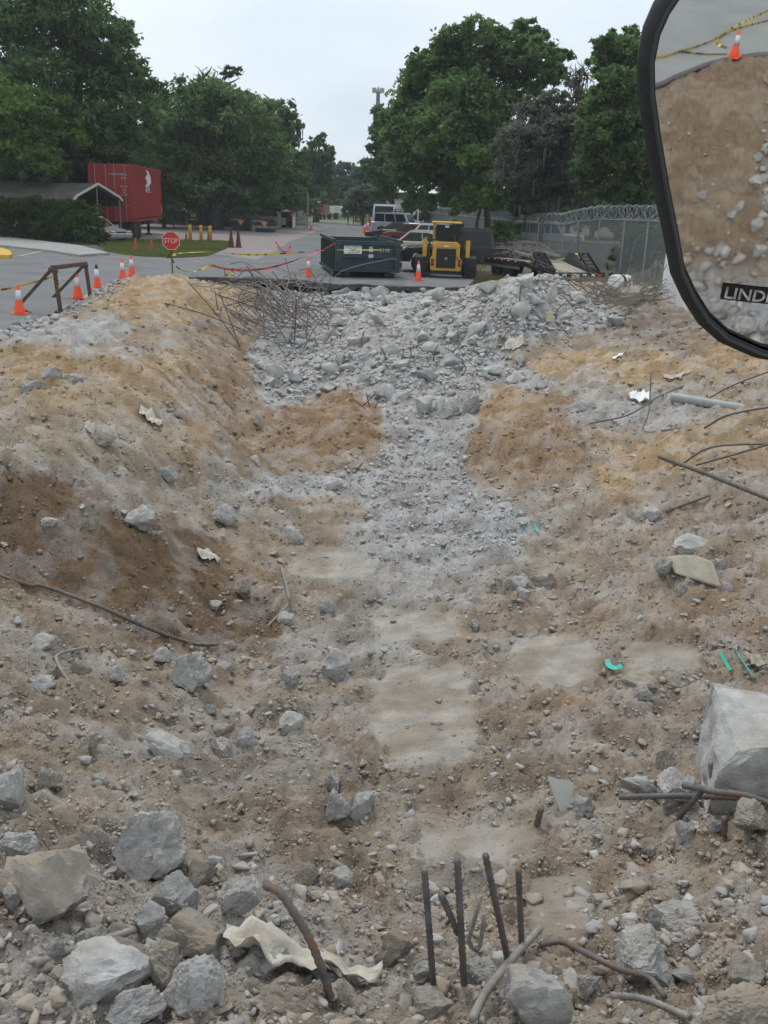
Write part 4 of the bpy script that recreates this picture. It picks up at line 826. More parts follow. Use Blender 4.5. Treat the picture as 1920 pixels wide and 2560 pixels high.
# ---- traffic cones
def cone(label, p, h=.71, kind='new', rz=0, tilt=(0, 0), group=None, band='wide', topmark=False, parent_band=True):
    t = thing('traffic_cone', label, 'cone', p, rz, group); t.rotation_euler = (tilt[0], tilt[1], rz)
    mm = {'new': M['cone'], 'old': M['coneold'], 'dark': M['conedark']}[kind]; k = h/.71; b = .18*k
    MB().prism([(-b, -b*.8), (-b*.8, -b), (b*.8, -b), (b, -b*.8), (b, b*.8), (b*.8, b), (-b*.8, b), (-b, b*.8)], 'z', 0, .03*k).build('base', mm, t, bevel=.006)
    r = lambda z: (.135-(.135-.028)*(z/.71))*k
    MB().lathe([(r(.03)+.012, .03*k), (r(.07), .07*k), (r(.70), .70*k), (r(.71)*.6, .712*k)], 20).build('cone_body', mm, t, smooth=True)
    if kind == 'new': MB().lathe([(r(.34)+.003, .34*k), (r(.58)+.003, .58*k)], 20).build('reflective_band', M['conew'], t, smooth=True)
    if topmark: MB().lathe([(r(.62)+.004, .60*k), (r(.71)+.004, .715*k)], 12).build('dirty_tip', M['black'], t)
    return t
GC = 'orange cones along the pit edge'
cone('nearest orange cone at far left behind the steel frame', G(50, 785), .68, group=GC)
cone('orange cone left of the black tipped one, behind the steel frame', G(195, 746), .70, rz=.3, group=GC)
cone('orange cone with a blackened tip beside the steel frame', G(244, 722), .71, rz=.2, group=GC, topmark=True)
cone('left cone of the far pair at the left pavement edge', G(307, 701), .71, group=GC)
cone('right cone of the far pair at the left pavement edge', G(330, 691), .72, rz=.4, group=GC)
cone('orange cone standing left of the green dumpster', G(771, 692), .71, group=GC)
cone('orange cone standing in front of the yellow track loader', G(1045, 701), .72, rz=.2, group=GC)
cone('plain orange cone on the grass verge below the red container', G(340, 630), .70, 'old', group='worn cones around the grass island')
bpy.context.scene.objects[-1]
cone('faded cone right of the plain orange one on the verge', G(380, 631), .62, 'old', group='worn cones around the grass island')
cone('dull cone left of the three yellow bollards', G(466, 604), .62, 'old', group='worn cones around the grass island')
cone('dull cone between the second and third yellow bollard', G(522, 604), .66, 'dark', group='worn cones around the grass island')
for u, lab in ((578, 'left of two slender dark red cones at the island tip'), (596, 'right of two slender dark red cones at the island tip')):
    t = thing('traffic_cone', lab, 'cone', G(u, 619), 0, 'worn cones around the grass island')
    MB().lathe([(.19, 0), (.17, .05), (.02, 1.15), (.005, 1.16)], 14).build('cone_body', M['conedark'], t); MB().prism(circ(.23, 4), 'z', 0, .03).build('base', M['conedark'], t)
cone('small far cone beside the open shed', G(778, 575), .75, group='far cones on the road')
cone('left one of the far cone pair before the white truck', G(912, 583), .95, group='far cones on the road')
cone('right one of the far cone pair before the white truck', G(919, 583), 1.15, group='far cones on the road')
t = thing('traffic_cone', 'tall dark red cone under the carport by the silver car', 'cone', G(269, 606), 0); MB().lathe([(.12, 0), (.11, .9), (.02, 1.2)], 12).build('cone_body', M['coneold'], t); MB().prism(circ(.25, 4), 'z', 0, .04).build('base', M['coneold'], t)
# ---- steel sawhorse frame
t = thing('steel_frame', 'rusty steel sawhorse frame standing tilted on the left pavement edge', 'frame', G(180, 780))
T0 = np.array(t.location)
def fp(u, v, Y): return PY(u, v, Y)-T0
Yn, Yf = G(150, 775)[1]-.6, G(200, 735)[1]-1.2
a = fp(133, 669, Yn); b = fp(213, 659, Yf); MB().beam(a, b, .13, .10).build('top_rail', M['rusty'], t, bevel=.006)
def leg(p, q, w=.09): MB().beam(p, q, w, w*.7).build('leg', M['rusty'], t, bevel=.004)
leg(fp(128, 674, Yn), fp(40, 772, Yn)); leg(fp(136, 674, Yn), fp(155, 803, Yn-.1)); leg(fp(208, 665, Yf), fp(130, 747, Yf+.1)); leg(fp(214, 662, Yf), fp(229, 764, Yf-.1))
MB().beam(fp(38, 769, Yn), fp(140, 807, Yn-.25), .09, .06).build('foot_rail', M['rusty'], t); MB().beam(fp(128, 745, Yf+.1), fp(208, 773, Yf-.2), .09, .06).build('foot_rail', M['rusty'], t)
MB().beam(fp(122, 673, Yn-.03), fp(143, 680, Yn-.03), .1, .09).build('gusset', M['rusty'], t); MB().beam(fp(203, 658, Yf-.03), fp(219, 666, Yf-.03), .09, .08).build('gusset', M['rusty'], t)
# ---- tapes
def tape(name, pts, w, m, label, group=None, twist=2.2, sag=0):
    Q = smooth_path(pts, .12); V = []; F = []; uv = []; L_ = 0; ph = random.uniform(0, 6)
    for i, q in enumerate(Q):
        if i: L_ += np.linalg.norm(Q[i]-Q[i-1])
        d = Q[min(i+1, len(Q)-1)]-Q[max(i-1, 0)]; d /= np.linalg.norm(d)+1e-9; up = np.array([0, 0, 1.]); up -= d*(up@d); up /= np.linalg.norm(up)+1e-9; sd_ = np.cross(d, up)
        a = ph+math.sin(L_*.9+ph)*twist; ww = w*.5; n = up*math.cos(a)+sd_*math.sin(a)
        V += [q-n*ww, q+n*ww]; uv += [(L_, 0), (L_, w)]
        if i: F.append((2*i-2, 2*i-1, 2*i+1, 2*i))
    me = bpy.data.meshes.new(name); me.from_pydata([tuple(x) for x in V], [], F); ul = me.uv_layers.new(name='UVMap')
    for p in me.polygons:
        for li in p.loop_indices: ul.data[li].uv = uv[me.loops[li].vertex_index]
    return props(link(name, me, m), label, 'tape', group)
Ys = G(426, 688)[1]
tape('caution_tape', [PY(427, 634, Ys-.05), PY(520, 630, 35), PY(640, 637, 34), PY(800, 627, 33.7), PY(840, 625, 34.0), PY(1010, 622, 34.8), PY(1060, 596, 35.3), PY(1072, 594, 35.6)], .06, M['cty'], 'yellow caution tape stretched from the stop sign past the dumpster to the loader', twist=.7)
tape('caution_tape', [PY(426, 640, Ys-.05), PY(445, 670, Ys-.2), PY(480, 679, Ys-.6), PY(530, 664, Ys), PY(560, 672, Ys-.5), PY(592, 674, Ys-.5), PY(560, 690, Ys-1)], .075, M['cty'], 'loose yellow tape lying behind the sand mound', twist=2)
tape('danger_tape', [PY(472, 646, 36), PY(530, 665, 34), PY(600, 676, 33), PY(680, 668, 33.5), PY(760, 643, 34), PY(806, 625, 36), PY(838, 608, 34.4)], .085, M['dtr'], 'red danger tape sagging from the verge up to the dumpster corner', twist=.6)
tape('danger_tape', [G(688, 616)+[0, 0, .25], G(702, 625)+[0, 0, .1], G(715, 634)+[0, 0, .05], G(726, 628)+[0, 0, .25], G(722, 634)+[0, 0, .05]], .11, M['dtr'], 'short piece of red tape lying on the road left of the dumpster', twist=1)
tape('caution_tape', [PY(-40, 731, Yn), PY(30, 720, Yn), PY(80, 707, Yn), PY(134, 692, Yn-.08)], .05, M['cty'], 'yellow tape running left from the steel frame', twist=.8)
tape('caution_tape', [PY(134, 690, Yn-.1), PY(143, 700, Yn-.12), PY(138, 709, Yn-.12), PY(147, 717, Yn-.13), PY(144, 724, Yn-.13), PY(151, 727, Yn-.1)], .09, M['cty'], 'knotted yellow tape wound round the leg of the steel frame', twist=3)
tape('caution_tape', [PY(418, 646, Ys-.09), PY(428, 634, Ys-.1), PY(436, 640, Ys-.12), PY(424, 641, Ys-.12), PY(440, 636, Ys-.1)], .09, M['cty'], 'bunch of yellow tape tied below the stop sign', twist=3)
# ---- stop sign
sp = thing('stop_sign', 'red octagonal stop sign on a thin post behind the sand mound', 'sign', G(426, 688), 0)
c_ = PY(427.5, 602, Ys)-np.array(sp.location); R_ = .345
oct_ = [(R_*math.cos(math.pi/8+i*math.pi/4), R_*math.sin(math.pi/8+i*math.pi/4)) for i in range(8)]
MB().tube([(c_[0], .03, -.1), (c_[0], .03, c_[2]+.1)], .022, 8).build('post', M['black'], sp)
MB().prism([(c_[0]+x, c_[2]+z) for x, z in oct_], 'y', -.004, .004).build('border', M['trim'], sp); MB().prism([(c_[0]+x*.93, c_[2]+z*.93) for x, z in oct_], 'y', -.007, -.0045).build('plate', M['signred'], sp)
text('lettering', 'STOP', .245, M['trim'], sp, (c_[0], -.009, c_[2]), (math.pi/2, 0, 0), .001, sx=.88)
# ---- bollards
for u, v0, v1, lab in ((476, 565, 606, 'leftmost and tallest looking of three yellow bollards'), (503, 566, 603, 'middle one of three yellow bollards'), (526, 568, 607, 'rightmost of three yellow bollards')):
    p = G(u, v1); Hb = (v1-v0)*p[1]/FP; t = thing('bollard', lab, 'bollard', p, 0, 'yellow bollards on the grass island')
    MB().lathe([(.11, 0), (.11, Hb-.05), (.09, Hb-.015), (.03, Hb)], 16).build('post', M['boll'], t, smooth=True); MB().lathe([(.16, 0), (.15, .04)], 14).build('footing', M['kerbc'], t)
# ---- roll-off dumpster (near)
FL = G(839, 693); FL = np.array([FL[0], FL[1], 0]); BLc = G(806, 668); dr = (BLc-FL)/np.linalg.norm(BLc-FL); rz = math.atan2(dr[1], dr[0])-math.pi/2
dm = thing('rolloff_dumpster', 'dark green roll-off dumpster numbered 2110 at the pit edge', 'dumpster', FL, rz); dm.scale = (1, 1, .92)
Wd, Ld, Hd = 2.45, 5.6, 1.42; m = M['green']; z0 = .24
box('floor', m, dm, 0, 0, z0, Wd, Ld, z0+.06)
for x0 in (0, Wd-.05): box('side_wall', m, dm, x0, .05, z0+.06, x0+.05, Ld, Hd)
box('end_wall', m, dm, .05, Ld-.05, z0+.06, Wd-.05, Ld, Hd)
dg = box('tailgate', m, dm, .0, -.01, z0, Wd, .045, Hd)
for i in range(9): y = .45+i*.6; box('rib', m, dm, -.09, y, z0+.02, -.002, y+.09, Hd-.06); 
for i in range(9): y = .45+i*.6; box('rib', m, dm, Wd+.002, y, z0+.02, Wd+.09, y+.09, Hd-.06)
for x in (-.11, Wd+.01): box('top_rail', M['green2'], dm, x, -.03, Hd, x+.11, Ld, Hd+.11)
box('lower_rail', M['green2'], dm, -.12, 0, z0-.1, -.003, Ld, z0+.02)
for nm, a_ in (('tailgate_frame', (-.02, -.09, Hd-.12, Wd+.02, -.012, Hd+.06)), ('tailgate_frame', (-.02, -.09, z0, Wd+.02, -.012, z0+.14)), ('tailgate_frame', (-.02, -.095, .80, Wd+.02, -.012, .93)), ('tailgate_frame', (-.02, -.092, z0+.14, .2, -.012, Hd-.12)), ('tailgate_frame', (Wd-.2, -.092, z0+.14, Wd+.02, -.012, Hd-.12))): box(nm, m, dm, *a_, bevel=.01)
for x in (.35, Wd-.55): box('skid', M['green2'], dm, x, 0, .07, x+.2, Ld, z0-.002)
for x in (.15, Wd-.38): MB().prism([(x, 0), (x+.1, 0)], 'z', 0, 0); o = MB().lathe([(.09, -.1), (.1, 0), (.09, .1)], 14); o.v = [(x+.1+c, .1+a, .1+b) for a, b, c in o.v]; o.build('roller', M['black'], dm)
box('hinge', M['black'], dm, Wd+.02, -.10, .45, Wd+.09, .05, .65); box('hinge', M['black'], dm, Wd+.02, -.10, 1.1, Wd+.1, .05, 1.3); box('latch_rod', M['black'], dm, Wd+.05, -.06, .3, Wd+.085, -.025, 1.25)
pl = box('sign_plate', M['white'], dm, .3, -.020, .96, .98, -.012, 1.34)
text('lettering', "NATURE'S", .155, mat('letter_green', (.03, .16, .08), .5, .05), pl, (.64, -.0235, 1.26), (math.pi/2, 0, 0), sx=.86); text('lettering', 'Calling', .17, M['black'], pl, (.68, -.0235, 1.12), (math.pi/2, 0, 0), shear=.35); text('lettering', '344-555-1222', .075, M['black'], pl, (.66, -.0235, 1.0), (math.pi/2, 0, 0))
text('number', '2110', .2, M['trim'], dm, (1.86, -.015, 1.12), (math.pi/2, 0, 0)); box('notice', M['trim'], dm, 1.26, -.02, 1.05, 1.4, -.012, 1.27); box('notice', M['trim'], dm, 1.24, -.102, .82, 1.42, -.096, .96)
# ---- rusty green far roll-off
A0 = G(596, 570); B0 = G(396, 560); L0 = float(np.linalg.norm(A0-B0)); t = thing('rolloff_dumpster', 'long old green roll-off container behind the yellow bollards', 'dumpster', B0, math.atan2((A0-B0)[1], (A0-B0)[0])); s_ = A0[1]/FP
LH = 40*s_*1.0
box('side_wall', M['green2'], t, 0, 0, .15, L0*.985, .08, LH); box('side_wall', M['green2'], t, 0, 2.3, .15, L0*.985, 2.38, LH); box('floor', M['green2'], t, 0, .081, .15, L0, 2.299, .25); box('end_wall', M['green2'], t, L0-.08, .081, .251, L0, 2.299, LH-.05)
for i in range(14): x = .2+i*(L0-.5)/13; box('rib', M['green2'], t, x, -.09, .2, x+.12, -.002, LH-.1)
box('top_rail', M['rusty'], t, -.05, -.1, LH+.002, L0, .1, LH+.14); box('lower_rail', M['rusty'], t, 0, -.12, .05, L0, -.003, .198)
x = L0*.46; o = box('logo', M['orange'], t, x-.35, -.1, LH-.75, x+.3, -.094, LH-.3); text('lettering', 'WASTE', .3, M['trim'], t, (x, -.1, LH-1.0), (math.pi/2, 0, 0)); text('lettering', '30 YD', .3, M['trim'], t, (L0*.84, -.1, 1.0), (math.pi/2, 0, 0))
# ---- front load bins
for u0, u1, v, lab in ((579, 626, 577, 'left one of two dark teal front-load bins'), (636, 686, 581, 'right one of two dark teal front-load bins')):
    p = G((u0+u1)/2, v); s_ = p[1]/FP; w_ = (u1-u0)*s_; h_ = 37*s_; t = thing('refuse_bin', lab, 'bin', p, -.03, 'dark teal front-load bins')
    MB().prism([(-w_*.42, 0), (w_*.42, 0), (w_*.5, h_*.7), (w_*.48, h_*.83), (-w_*.48, h_*.83), (-w_*.5, h_*.7)], 'y', 0, w_*.75).build('body', M['binblue'], t)
    MB().prism([(-.08, h_*.8), (w_*.8, h_*.93), (w_*.8, h_), (-.08, h_*.88)], 'x', -w_*.5, w_*.5).build('lid', M['darkgrey'], t)
    for sx in (-1, 1): box('fork_pocket', M['darkgrey'], t, sx*w_*.52-.06, .3, h_*.45, sx*w_*.52+.06, w_*.6, h_*.58)
    o = MB().prism([(-.35, 0), (-.2, -.25), (0, -.5), (.2, -.25), (.35, 0), (.15, -.12), (0, .02), (-.15, -.12)], 'y', -.02, -.012); o.v = [(a, b, c+h_*.72) for a, b, c in o.v]; o.build('logo', M['orange'], t)
    text('lettering', 'CARDBOARD', .22, M['trim'], t, (-w_*.27, -.02, h_*.68), (math.pi/2, 0, 0), sx=.7)
    if u0 > 600: text('lettering', 'CARDBOARD ONLY', .3, M['trim'], t, (0, -.02, h_*.32), (math.pi/2, 0, 0), sx=.8)
# ---- shed
p = G(716, 573); s_ = p[1]/FP; t = thing('garden_shed', 'small shed with open cream door and dark interior', 'shed', p, 0)
w_, h_ = 32*s_, 48*s_
box('floor', M['kerbc'], t, -w_/2, 0, 0, w_/2, 2.5, .12); box('side_wall', M['white'], t, w_/2-.06, 0, .121, w_/2, 2.5, h_*.82); box('side_wall', M['cream'], t, -w_/2, 0, .121, -w_/2+.06, 2.5, h_*.82); box('rear_wall', M['cream'], t, -w_/2+.061, 2.44, .121, w_/2-.061, 2.5, h_*.82)
MB().prism([(-w_/2, h_*.825), (w_/2, h_*.825), (0, h_*.97)], 'y', .0, .06).build('gable', M['white'], t)
for s in (-1, 1): MB().prism([(s*(w_/2+.15), h_*.80), (0, h_*.975), (0, h_*1.01), (s*(w_/2+.15), h_*.84)], 'y', -.15, 2.6).build('roof', M['darkgrey'], t)
box('door', M['cream'], t, -w_/2-28*s_, -.06, .1, -w_/2-.02, -.01, h_*.86); o = MB().prism([(-.4, 0), (0, -.4), (.4, 0), (0, .4)], 'y', -.075, -.062); o.v = [(a-w_/2-13*s_, b, c+h_*.68) for a, b, c in o.v]; o.build('warning_diamond', M['black'], t)
box('shelf', M['grey'], t, -w_/2+.1, .4, h_*.2, -w_*.05, .5, h_*.55); box('shelf', M['darkgrey'], t, 0, .8, h_*.3, w_*.4, 1.5, h_*.34); box('shelf', M['darkgrey'], t, 0, .8, h_*.2, w_*.4, 1.5, h_*.24)
R_ = 4.6*s_; MB().prism([(w_*.42+R_*math.cos(math.pi/8+i*math.pi/4), h_*.68+R_*math.sin(math.pi/8+i*math.pi/4)) for i in range(8)], 'y', -.05, -.02).build('stop_plate', M['signred'], t); text('lettering', 'STOP', R_*.75, M['white'], t, (w_*.42, -.06, h_*.68), (math.pi/2, 0, 0))
# small notice on the far green container
p = PY(466, 521, G(466, 566)[1]+1); t = thing('notice_board', 'small white notice above the long green container', 'sign', (p[0], p[1], 0)); box('board', M['white'], t, -.5, 0, p[2]-.4, .5, .03, p[2]+.4); MB().tube([(0, .06, 0), (0, .06, p[2]+.3)], .04).build('post', M['galv'], t)
# ---- red container on chassis
cb = G(336, 599); s_ = cb[1]/FP; ct = thing('shipping_container', 'red shipping container with white logo standing on a chassis', 'container', (cb[0], cb[1], 0), math.radians(4.5))
zb, zt = (601-560)*s_, (601-431)*s_; Wc = 2.6; Lc = 11.5; m = M['red']
sw = MB(); n = 42
for i in range(n):
    y = .12+i*(Lc-.24)/n; d = (Lc-.24)/n; sw.prism([(0, y), (.0, y+d*.35), (-.035, y+d*.5), (-.035, y+d*.85), (0, y+d), (-.06, y+d), (-.06, y)], 'z', zb+.18, zt-.1)
sw.build('side_wall', m, ct); sw2 = MB().box(-Wc, .1, zb+.18, -Wc+.05, Lc-.1, zt-.1).build('side_wall', m, ct)
box('roof', m, ct, -Wc, 0, zt-.06, 0, Lc, zt-.02); box('floor', m, ct, -Wc, 0, zb, 0, Lc, zb+.1); box('rear_wall', m, ct, -Wc+.06, Lc-.1, zb+.1, -.07, Lc-.04, zt-.07)
for x in (-Wc-.03, -.13): 
    for y in (-.02, Lc-.14): box('corner_post', m, ct, x, y, zb-.03, x+.16, y+.16, zt+.02)
for z in (zb-.02, zt-.12): box('side_rail', m, ct, -.12, .141, z, .022, Lc-.141, z+.14)
box('door_header', m, ct, -Wc+.131, -.01, zt-.14, -.131, .1, zt+.01); box('door_sill', m, ct, -Wc+.131, -.01, zb-.02, -.131, .1, zb+.14)
for x0 in (-Wc+.135, -Wc/2+.005):
    d = box('door', m, ct, x0, .012, zb+.145, x0+Wc/2-.14, .06, zt-.145)
    for j in range(5):
        z = zb+.3+j*(zt-zb-.6)/5; box('door_panel', m, d, x0+.07, -.012, z, x0+Wc/2-.21, .011, z+(zt-zb-.6)/5-.1)
    for j in (.22, .78):
        x = x0+(Wc/2-.14)*j; MB().tube([(x, -.05, zb+.02), (x, -.05, zt-.03)], .024, 6).build('lock_rod', M['galv'], d); MB().tube([(x, -.07, zb+.95), (x+.3, -.07, zb+.95)], .018, 5).build('handle', M['galv'], d)
xr_ = -.42
for s, z, sz in (('APLU', zt-.6, .17), ('4510', zt-.82, .17), ('MAX.GR', zt-1.3, .12), ('TARE', zt-1.5, .12), ('NET', zt-1.65, .12), ('CU.CAP', zt-1.8, .12)): text('lettering', s, sz, M['trim'], ct, (xr_-.05, -.03, z), (math.pi/2, 0, 0))
text('lettering', '510996 0', .17, M['trim'], ct, (xr_-.62, -.03, zt-.6), (math.pi/2, 0, 0))
text('lettering', 'APL', .5, M['white'], ct, (.03, Lc*.5, zb+(zt-zb)*.57), (math.pi/2, 0, math.pi/2), .006, sx=2.6)
o = MB().prism([(-.45, -.7), (.15, -.62), (.5, -.25), (.45, .2), (.1, .7), (-.3, .75), (.0, .45), (-.35, .1), (-.1, -.3)], 'x', .005, .02); o.v = [(a+.02, b*2.6+Lc*.5, c*.75+zb+(zt-zb)*.78) for a, b, c in o.v]; o.build('logo', M['white'], ct)
box('reflector', M['yellowp'], ct, .012, Lc-.35, zb+.35, .03, Lc-.2, zb+.95)
for i in range(5): MB().beam((-.9+i*.16, -.02, zt-.11), (-.82+i*.16, -.02, zt-.02), .03, .02).build('hazard_mark', M['yellowp'], ct)
ch = thing('trailer_chassis', 'black container chassis with dual wheels under the red container', 'trailer', (cb[0], cb[1], 0), math.radians(4.5))
for x in (-Wc/2-.5, -Wc/2+.4): box('main_beam', M['black'], ch, x, .1, zb-.38, x+.12, Lc, zb-.055)
box('bumper', M['black'], ch, -Wc+.1, -.02, .55, -.1, .09, .72); box('bumper_strut', M['black'], ch, -Wc+.6, .0, .73, -Wc+.7, .08, zb-.06); box('bumper_strut', M['black'], ch, -.7, .0, .73, -.6, .08, zb-.06)
for i, y in enumerate((.9, 2.2)):
    for x in (-.15, -.48, -Wc+.15, -Wc+.48):
        q = MB(); q.lathe([(.3, -.14), (.48, -.14), (.53, -.09), (.53, .09), (.48, .14), (.3, .14)], 20); q.v = [(x+c, y+a, .53+b) for a, b, c in q.v]; q.build('wheel', M['rubber'], ch)
        q = MB(); q.lathe([(.02, -.1), (.29, -.1), (.29, .1)], 14); q.v = [(x+c, y+a, .53+b) for a, b, c in q.v]; q.build('hub', M['grey'], ch)
    box('axle', M['black'], ch, -Wc+.3, y-.06, .47, -.3, y+.06, .59)
for x in (-.5, -Wc+.5):
    box('landing_leg', M['black'], ch, x-.08, Lc-3.2, .1, x+.08, Lc-3.0, zb-.05); box('foot', M['black'], ch, x-.2, Lc-3.3, 0, x+.2, Lc-2.9, .099); MB().beam((x, Lc-3.3, .7), (x, Lc-5, zb-.1), .08).build('brace', M['black'], ch)
for x in (-Wc+.5, -1.3, -.8): box('tail_light', M['tail'], ch, x, -.03, .6, x+.16, -.022, .68)
# ---- carport
Lp = G(194, 604); L3 = np.array([Lp[0], Lp[1], 0]); gd = np.array([.43, .9, 0]); cp_ = thing('carport', 'open metal carport with pale gable trim on thin posts', 'carport', L3, math.atan2(gd[1], gd[0]))
# local x along gable, y along ridge
s_ = Lp[1]/FP; we = 3.9; ze = 2.32; zp = 3.25; LL = 10.5
prof = [(-.12, ze-.35), (-.1, ze), (.15, ze+.22), (we/2, zp), (we-.15, ze+.22), (we+.1, ze), (we+.12, ze-.3)]
for k in range(6):
    (x0, zz0), (x1, zz1) = prof[k], prof[k+1]; MB().add([(x0, 0, zz0), (x1, 0, zz1), (x1, LL, zz1), (x0, LL, zz0), (x0, 0, zz0-.03), (x1, 0, zz1-.03), (x1, LL, zz1-.03), (x0, LL, zz0-.03)], [(0, 1, 2, 3), (4, 7, 6, 5), (0, 4, 5, 1), (1, 5, 6, 2), (2, 6, 7, 3), (3, 7, 4, 0)]).build('roof_panel', M['roofgrey'], cp_)
    if k < 5: MB().beam((x0, -.04, zz0), (x1, -.04, zz1), .05, .13).build('gable_trim', M['trim'], cp_)
for y in (.1, LL*.33, LL*.66, LL-.1):
    for x in (0, we): MB().tube([(x, y, 0), (x, y, ze+.1)], .035, 6).build('post', M['galv'], cp_)
    for k in range(1, 5): MB().beam((prof[k][0], y+.06, prof[k][1]-.08), (prof[k+1][0], y+.06, prof[k+1][1]-.08), .05).build('rafter', M['galv'], cp_)
MB().tube([(we*.5, .1, 0), (we*.5, .1, zp-.1)], .03, 6).build('post', M['galv'], cp_)
# ---- cars
def car(label, p, rz, L=4.6, Wd=1.8, H=1.45, kind='sedan', paint='silver', name='parked_car', group=None, extras=()):
    t = thing(name, label, 'car' if kind not in ('pickup', 'van') else ('pickup' if kind == 'pickup' else 'van'), p, rz, group); P = M[paint]; h = L/2
    belt = H*.60; cl = .22 if kind in ('sedan', 'hatch') else .38; r = .32 if kind in ('sedan', 'hatch') else .38
    wf, wr = h-.85, -h+.85
    pr = {'sedan': [(-h, .5), (-h+.05, belt-.04), (-h+.6, belt+.05), (h-1.25, belt), (h-.35, belt-.17), (h, .55), (h-.05, cl+.05), (-h+.1, cl+.05)],
          'hatch': [(-h, .5), (-h+.02, belt), (-h+.3, belt+.04), (h-1.15, belt), (h-.3, belt-.16), (h, .55), (h-.05, cl+.05), (-h+.1, cl+.05)],
          'suv': [(-h, .5), (-h, belt+.02), (h-1.3, belt+.02), (h-.12, belt-.04), (h, .75), (h, cl+.1), (-h, cl+.1)],
          'pickup': [(-h, .6), (-h, belt+.02), (h-1.45, belt+.02), (h-.25, belt-.08), (h, .8), (h-.02, cl+.05), (-h, cl+.1)]}[kind]
    def arch(xc, rr): return [(xc+rr*math.cos(a), cl+.0+max(0, rr*math.sin(a))*1.0+.05) for a in np.linspace(0, math.pi, 8)]
    low = pr[:-2]+[pr[-2]]+arch(wf, r+.07)+arch(wr, r+.07)+[pr[-1]]
    hw = Wd/2; b = MB(); n = len(low)
    def ring(y, k): return [(x*k, y, z) for x, z in low]
    V = ring(-hw*.9, .985)+ring(-hw, 1)+ring(hw, 1)+ring(hw*.9, .985); 
    # shoulder: outer rings slightly lower
    for q in (0, 3):
        for i in range(n): x, y, z = V[q*n+i]; V[q*n+i] = (x, y, z+.0)
    V2 = []
    for q, (yy, dz) in enumerate(((-hw, -.05), (-hw*.93, 0), (hw*.93, 0), (hw, -.05))):
        for x, z in low: V2.append((x*(1 if abs(yy) < hw*.95 else .985), yy, z+(dz if z > belt-.25 else 0)))
    F = [tuple(range(n)), tuple(range(3*n, 4*n))[::-1]]
    for q in range(3): F += [(q*n+i, q*n+(i+1) % n, (q+1)*n+(i+1) % n, (q+1)*n+i) for i in range(n)]
    b.add(V2, F); body = b.build('body', P, t, bevel=.0)
    if kind == 'sedan': c0, c1, c2, c3 = -h+.75, -h+1.45, h-2.05, h-1.2
    elif kind == 'hatch': c0, c1, c2, c3 = -h+.2, -h+.75, h-2.0, h-1.1
    elif kind == 'suv': c0, c1, c2, c3 = -h+.02, -h+.1, h-1.75, h-1.35
    else: c0, c1, c2, c3 = -h+1.75, -h+1.85, h-2.2, h-1.5
    yb, yt = hw*.9, hw*(.72 if kind in ('sedan', 'hatch') else .8); zb_ = belt-.03; zt_ = H
    def cab(x0, x1, x2, x3, y0, y1, z0, z1, nm, mm, par, dz=0):
        xm1, xm2 = x1+.12, x2-.15
        V = []
        for s in (-1, 1): V += [(x0, s*y0, z0), (x3, s*y0, z0), (x2, s*y1, z1-.04), (xm2, s*y1, z1), (xm1, s*y1, z1), (x1, s*y1, z1-.04)]
        return MB().add(V, [(0, 1, 2, 3, 4, 5), (6, 11, 10, 9, 8, 7)]+[(i, i+6, (i+1) % 6+6, (i+1) % 6) for i in range(6)]).build(nm, mm, par)
    cabin = cab(c0, c1, c2, c3, yb, yt, zb_, zt_, 'cabin', P, t)
    def lerp(z): return (z-zb_)/(zt_-.04-zb_)
    z1w, z2w = zb_+.07, zt_-.11
    def xat(xb, xt, z): k = lerp(z); return xb+(xt-xb)*k
    ya = lambda z: yb+(yt-yb)*lerp(z)+.006
    nw = {'sedan': 2, 'hatch': 3, 'suv': 3, 'pickup': 2}[kind]; xs0, xs1 = c0+.1, c3-.1
    for s in (-1, 1):
        for i in range(nw):
            a0 = xat(c0, c1, z1w)+.12; a1 = xat(c3, c2, z1w)-.14; bb0 = xat(c0, c1, z2w)+.1; bb1 = xat(c3, c2, z2w)-.12
            f0, f1 = i/nw+.012, (i+1)/nw-.012; lo0, lo1 = a0+(a1-a0)*f0, a0+(a1-a0)*f1; u0, u1 = bb0+(bb1-bb0)*f0, bb0+(bb1-bb0)*f1
            MB().add([(lo0, s*ya(z1w), z1w), (lo1, s*ya(z1w), z1w), (u1, s*ya(z2w), z2w), (u0, s*ya(z2w), z2w)], [(0, 1, 2, 3)]).build('side_window', M['glass'], cabin)
    for nm, xb, xt, sg in (('windshield', c3, c2, 1), ('rear_window', c0, c1, -1)):
        zz1, zz2 = zb_+.06, zt_-.09; xx1, xx2 = xat(xb, xt, zz1)+sg*.008, xat(xb, xt, zz2)+sg*.008
        MB().add([(xx1, -ya(zz1)+.1, zz1), (xx1, ya(zz1)-.1, zz1), (xx2, ya(zz2)-.08, zz2), (xx2, -ya(zz2)+.08, zz2)], [(0, 1, 2, 3)]).build(nm, M['glass'], cabin)
    for x in (wf, wr):
        for s in (-1, 1): wheel(t, x, s*(hw-.11), r, .22)
    for s in (-1, 1):
        zz = belt-.24; box('headlight', M['chrome'], t, h-.16, s*hw*.72-.17, zz-.1, h-.005+(0), s*hw*.72+.17, zz+.07, bevel=.02); box('tail_light', M['tail'], t, -h-.012, s*hw*.78-.14, zz-.08, -h+.2, s*hw*.78+.14, zz+.16, bevel=.02)
        box('side_mirror', P, t, c3-.25, s*(hw+.09)-.08, zb_, c3-.1, s*(hw+.09)+.08, zb_+.14, bevel=.02)
    box('front_bumper', M['chrome'] if kind == 'pickup' else P, t, h-.1, -hw*.92, cl+.1, h+.06, hw*.92, cl+.34, bevel=.03); box('rear_bumper', M['darkgrey'] if kind == 'suv' else P, t, -h-.06, -hw*.92, cl+.1, -h+.1, hw*.92, cl+.32, bevel=.03)
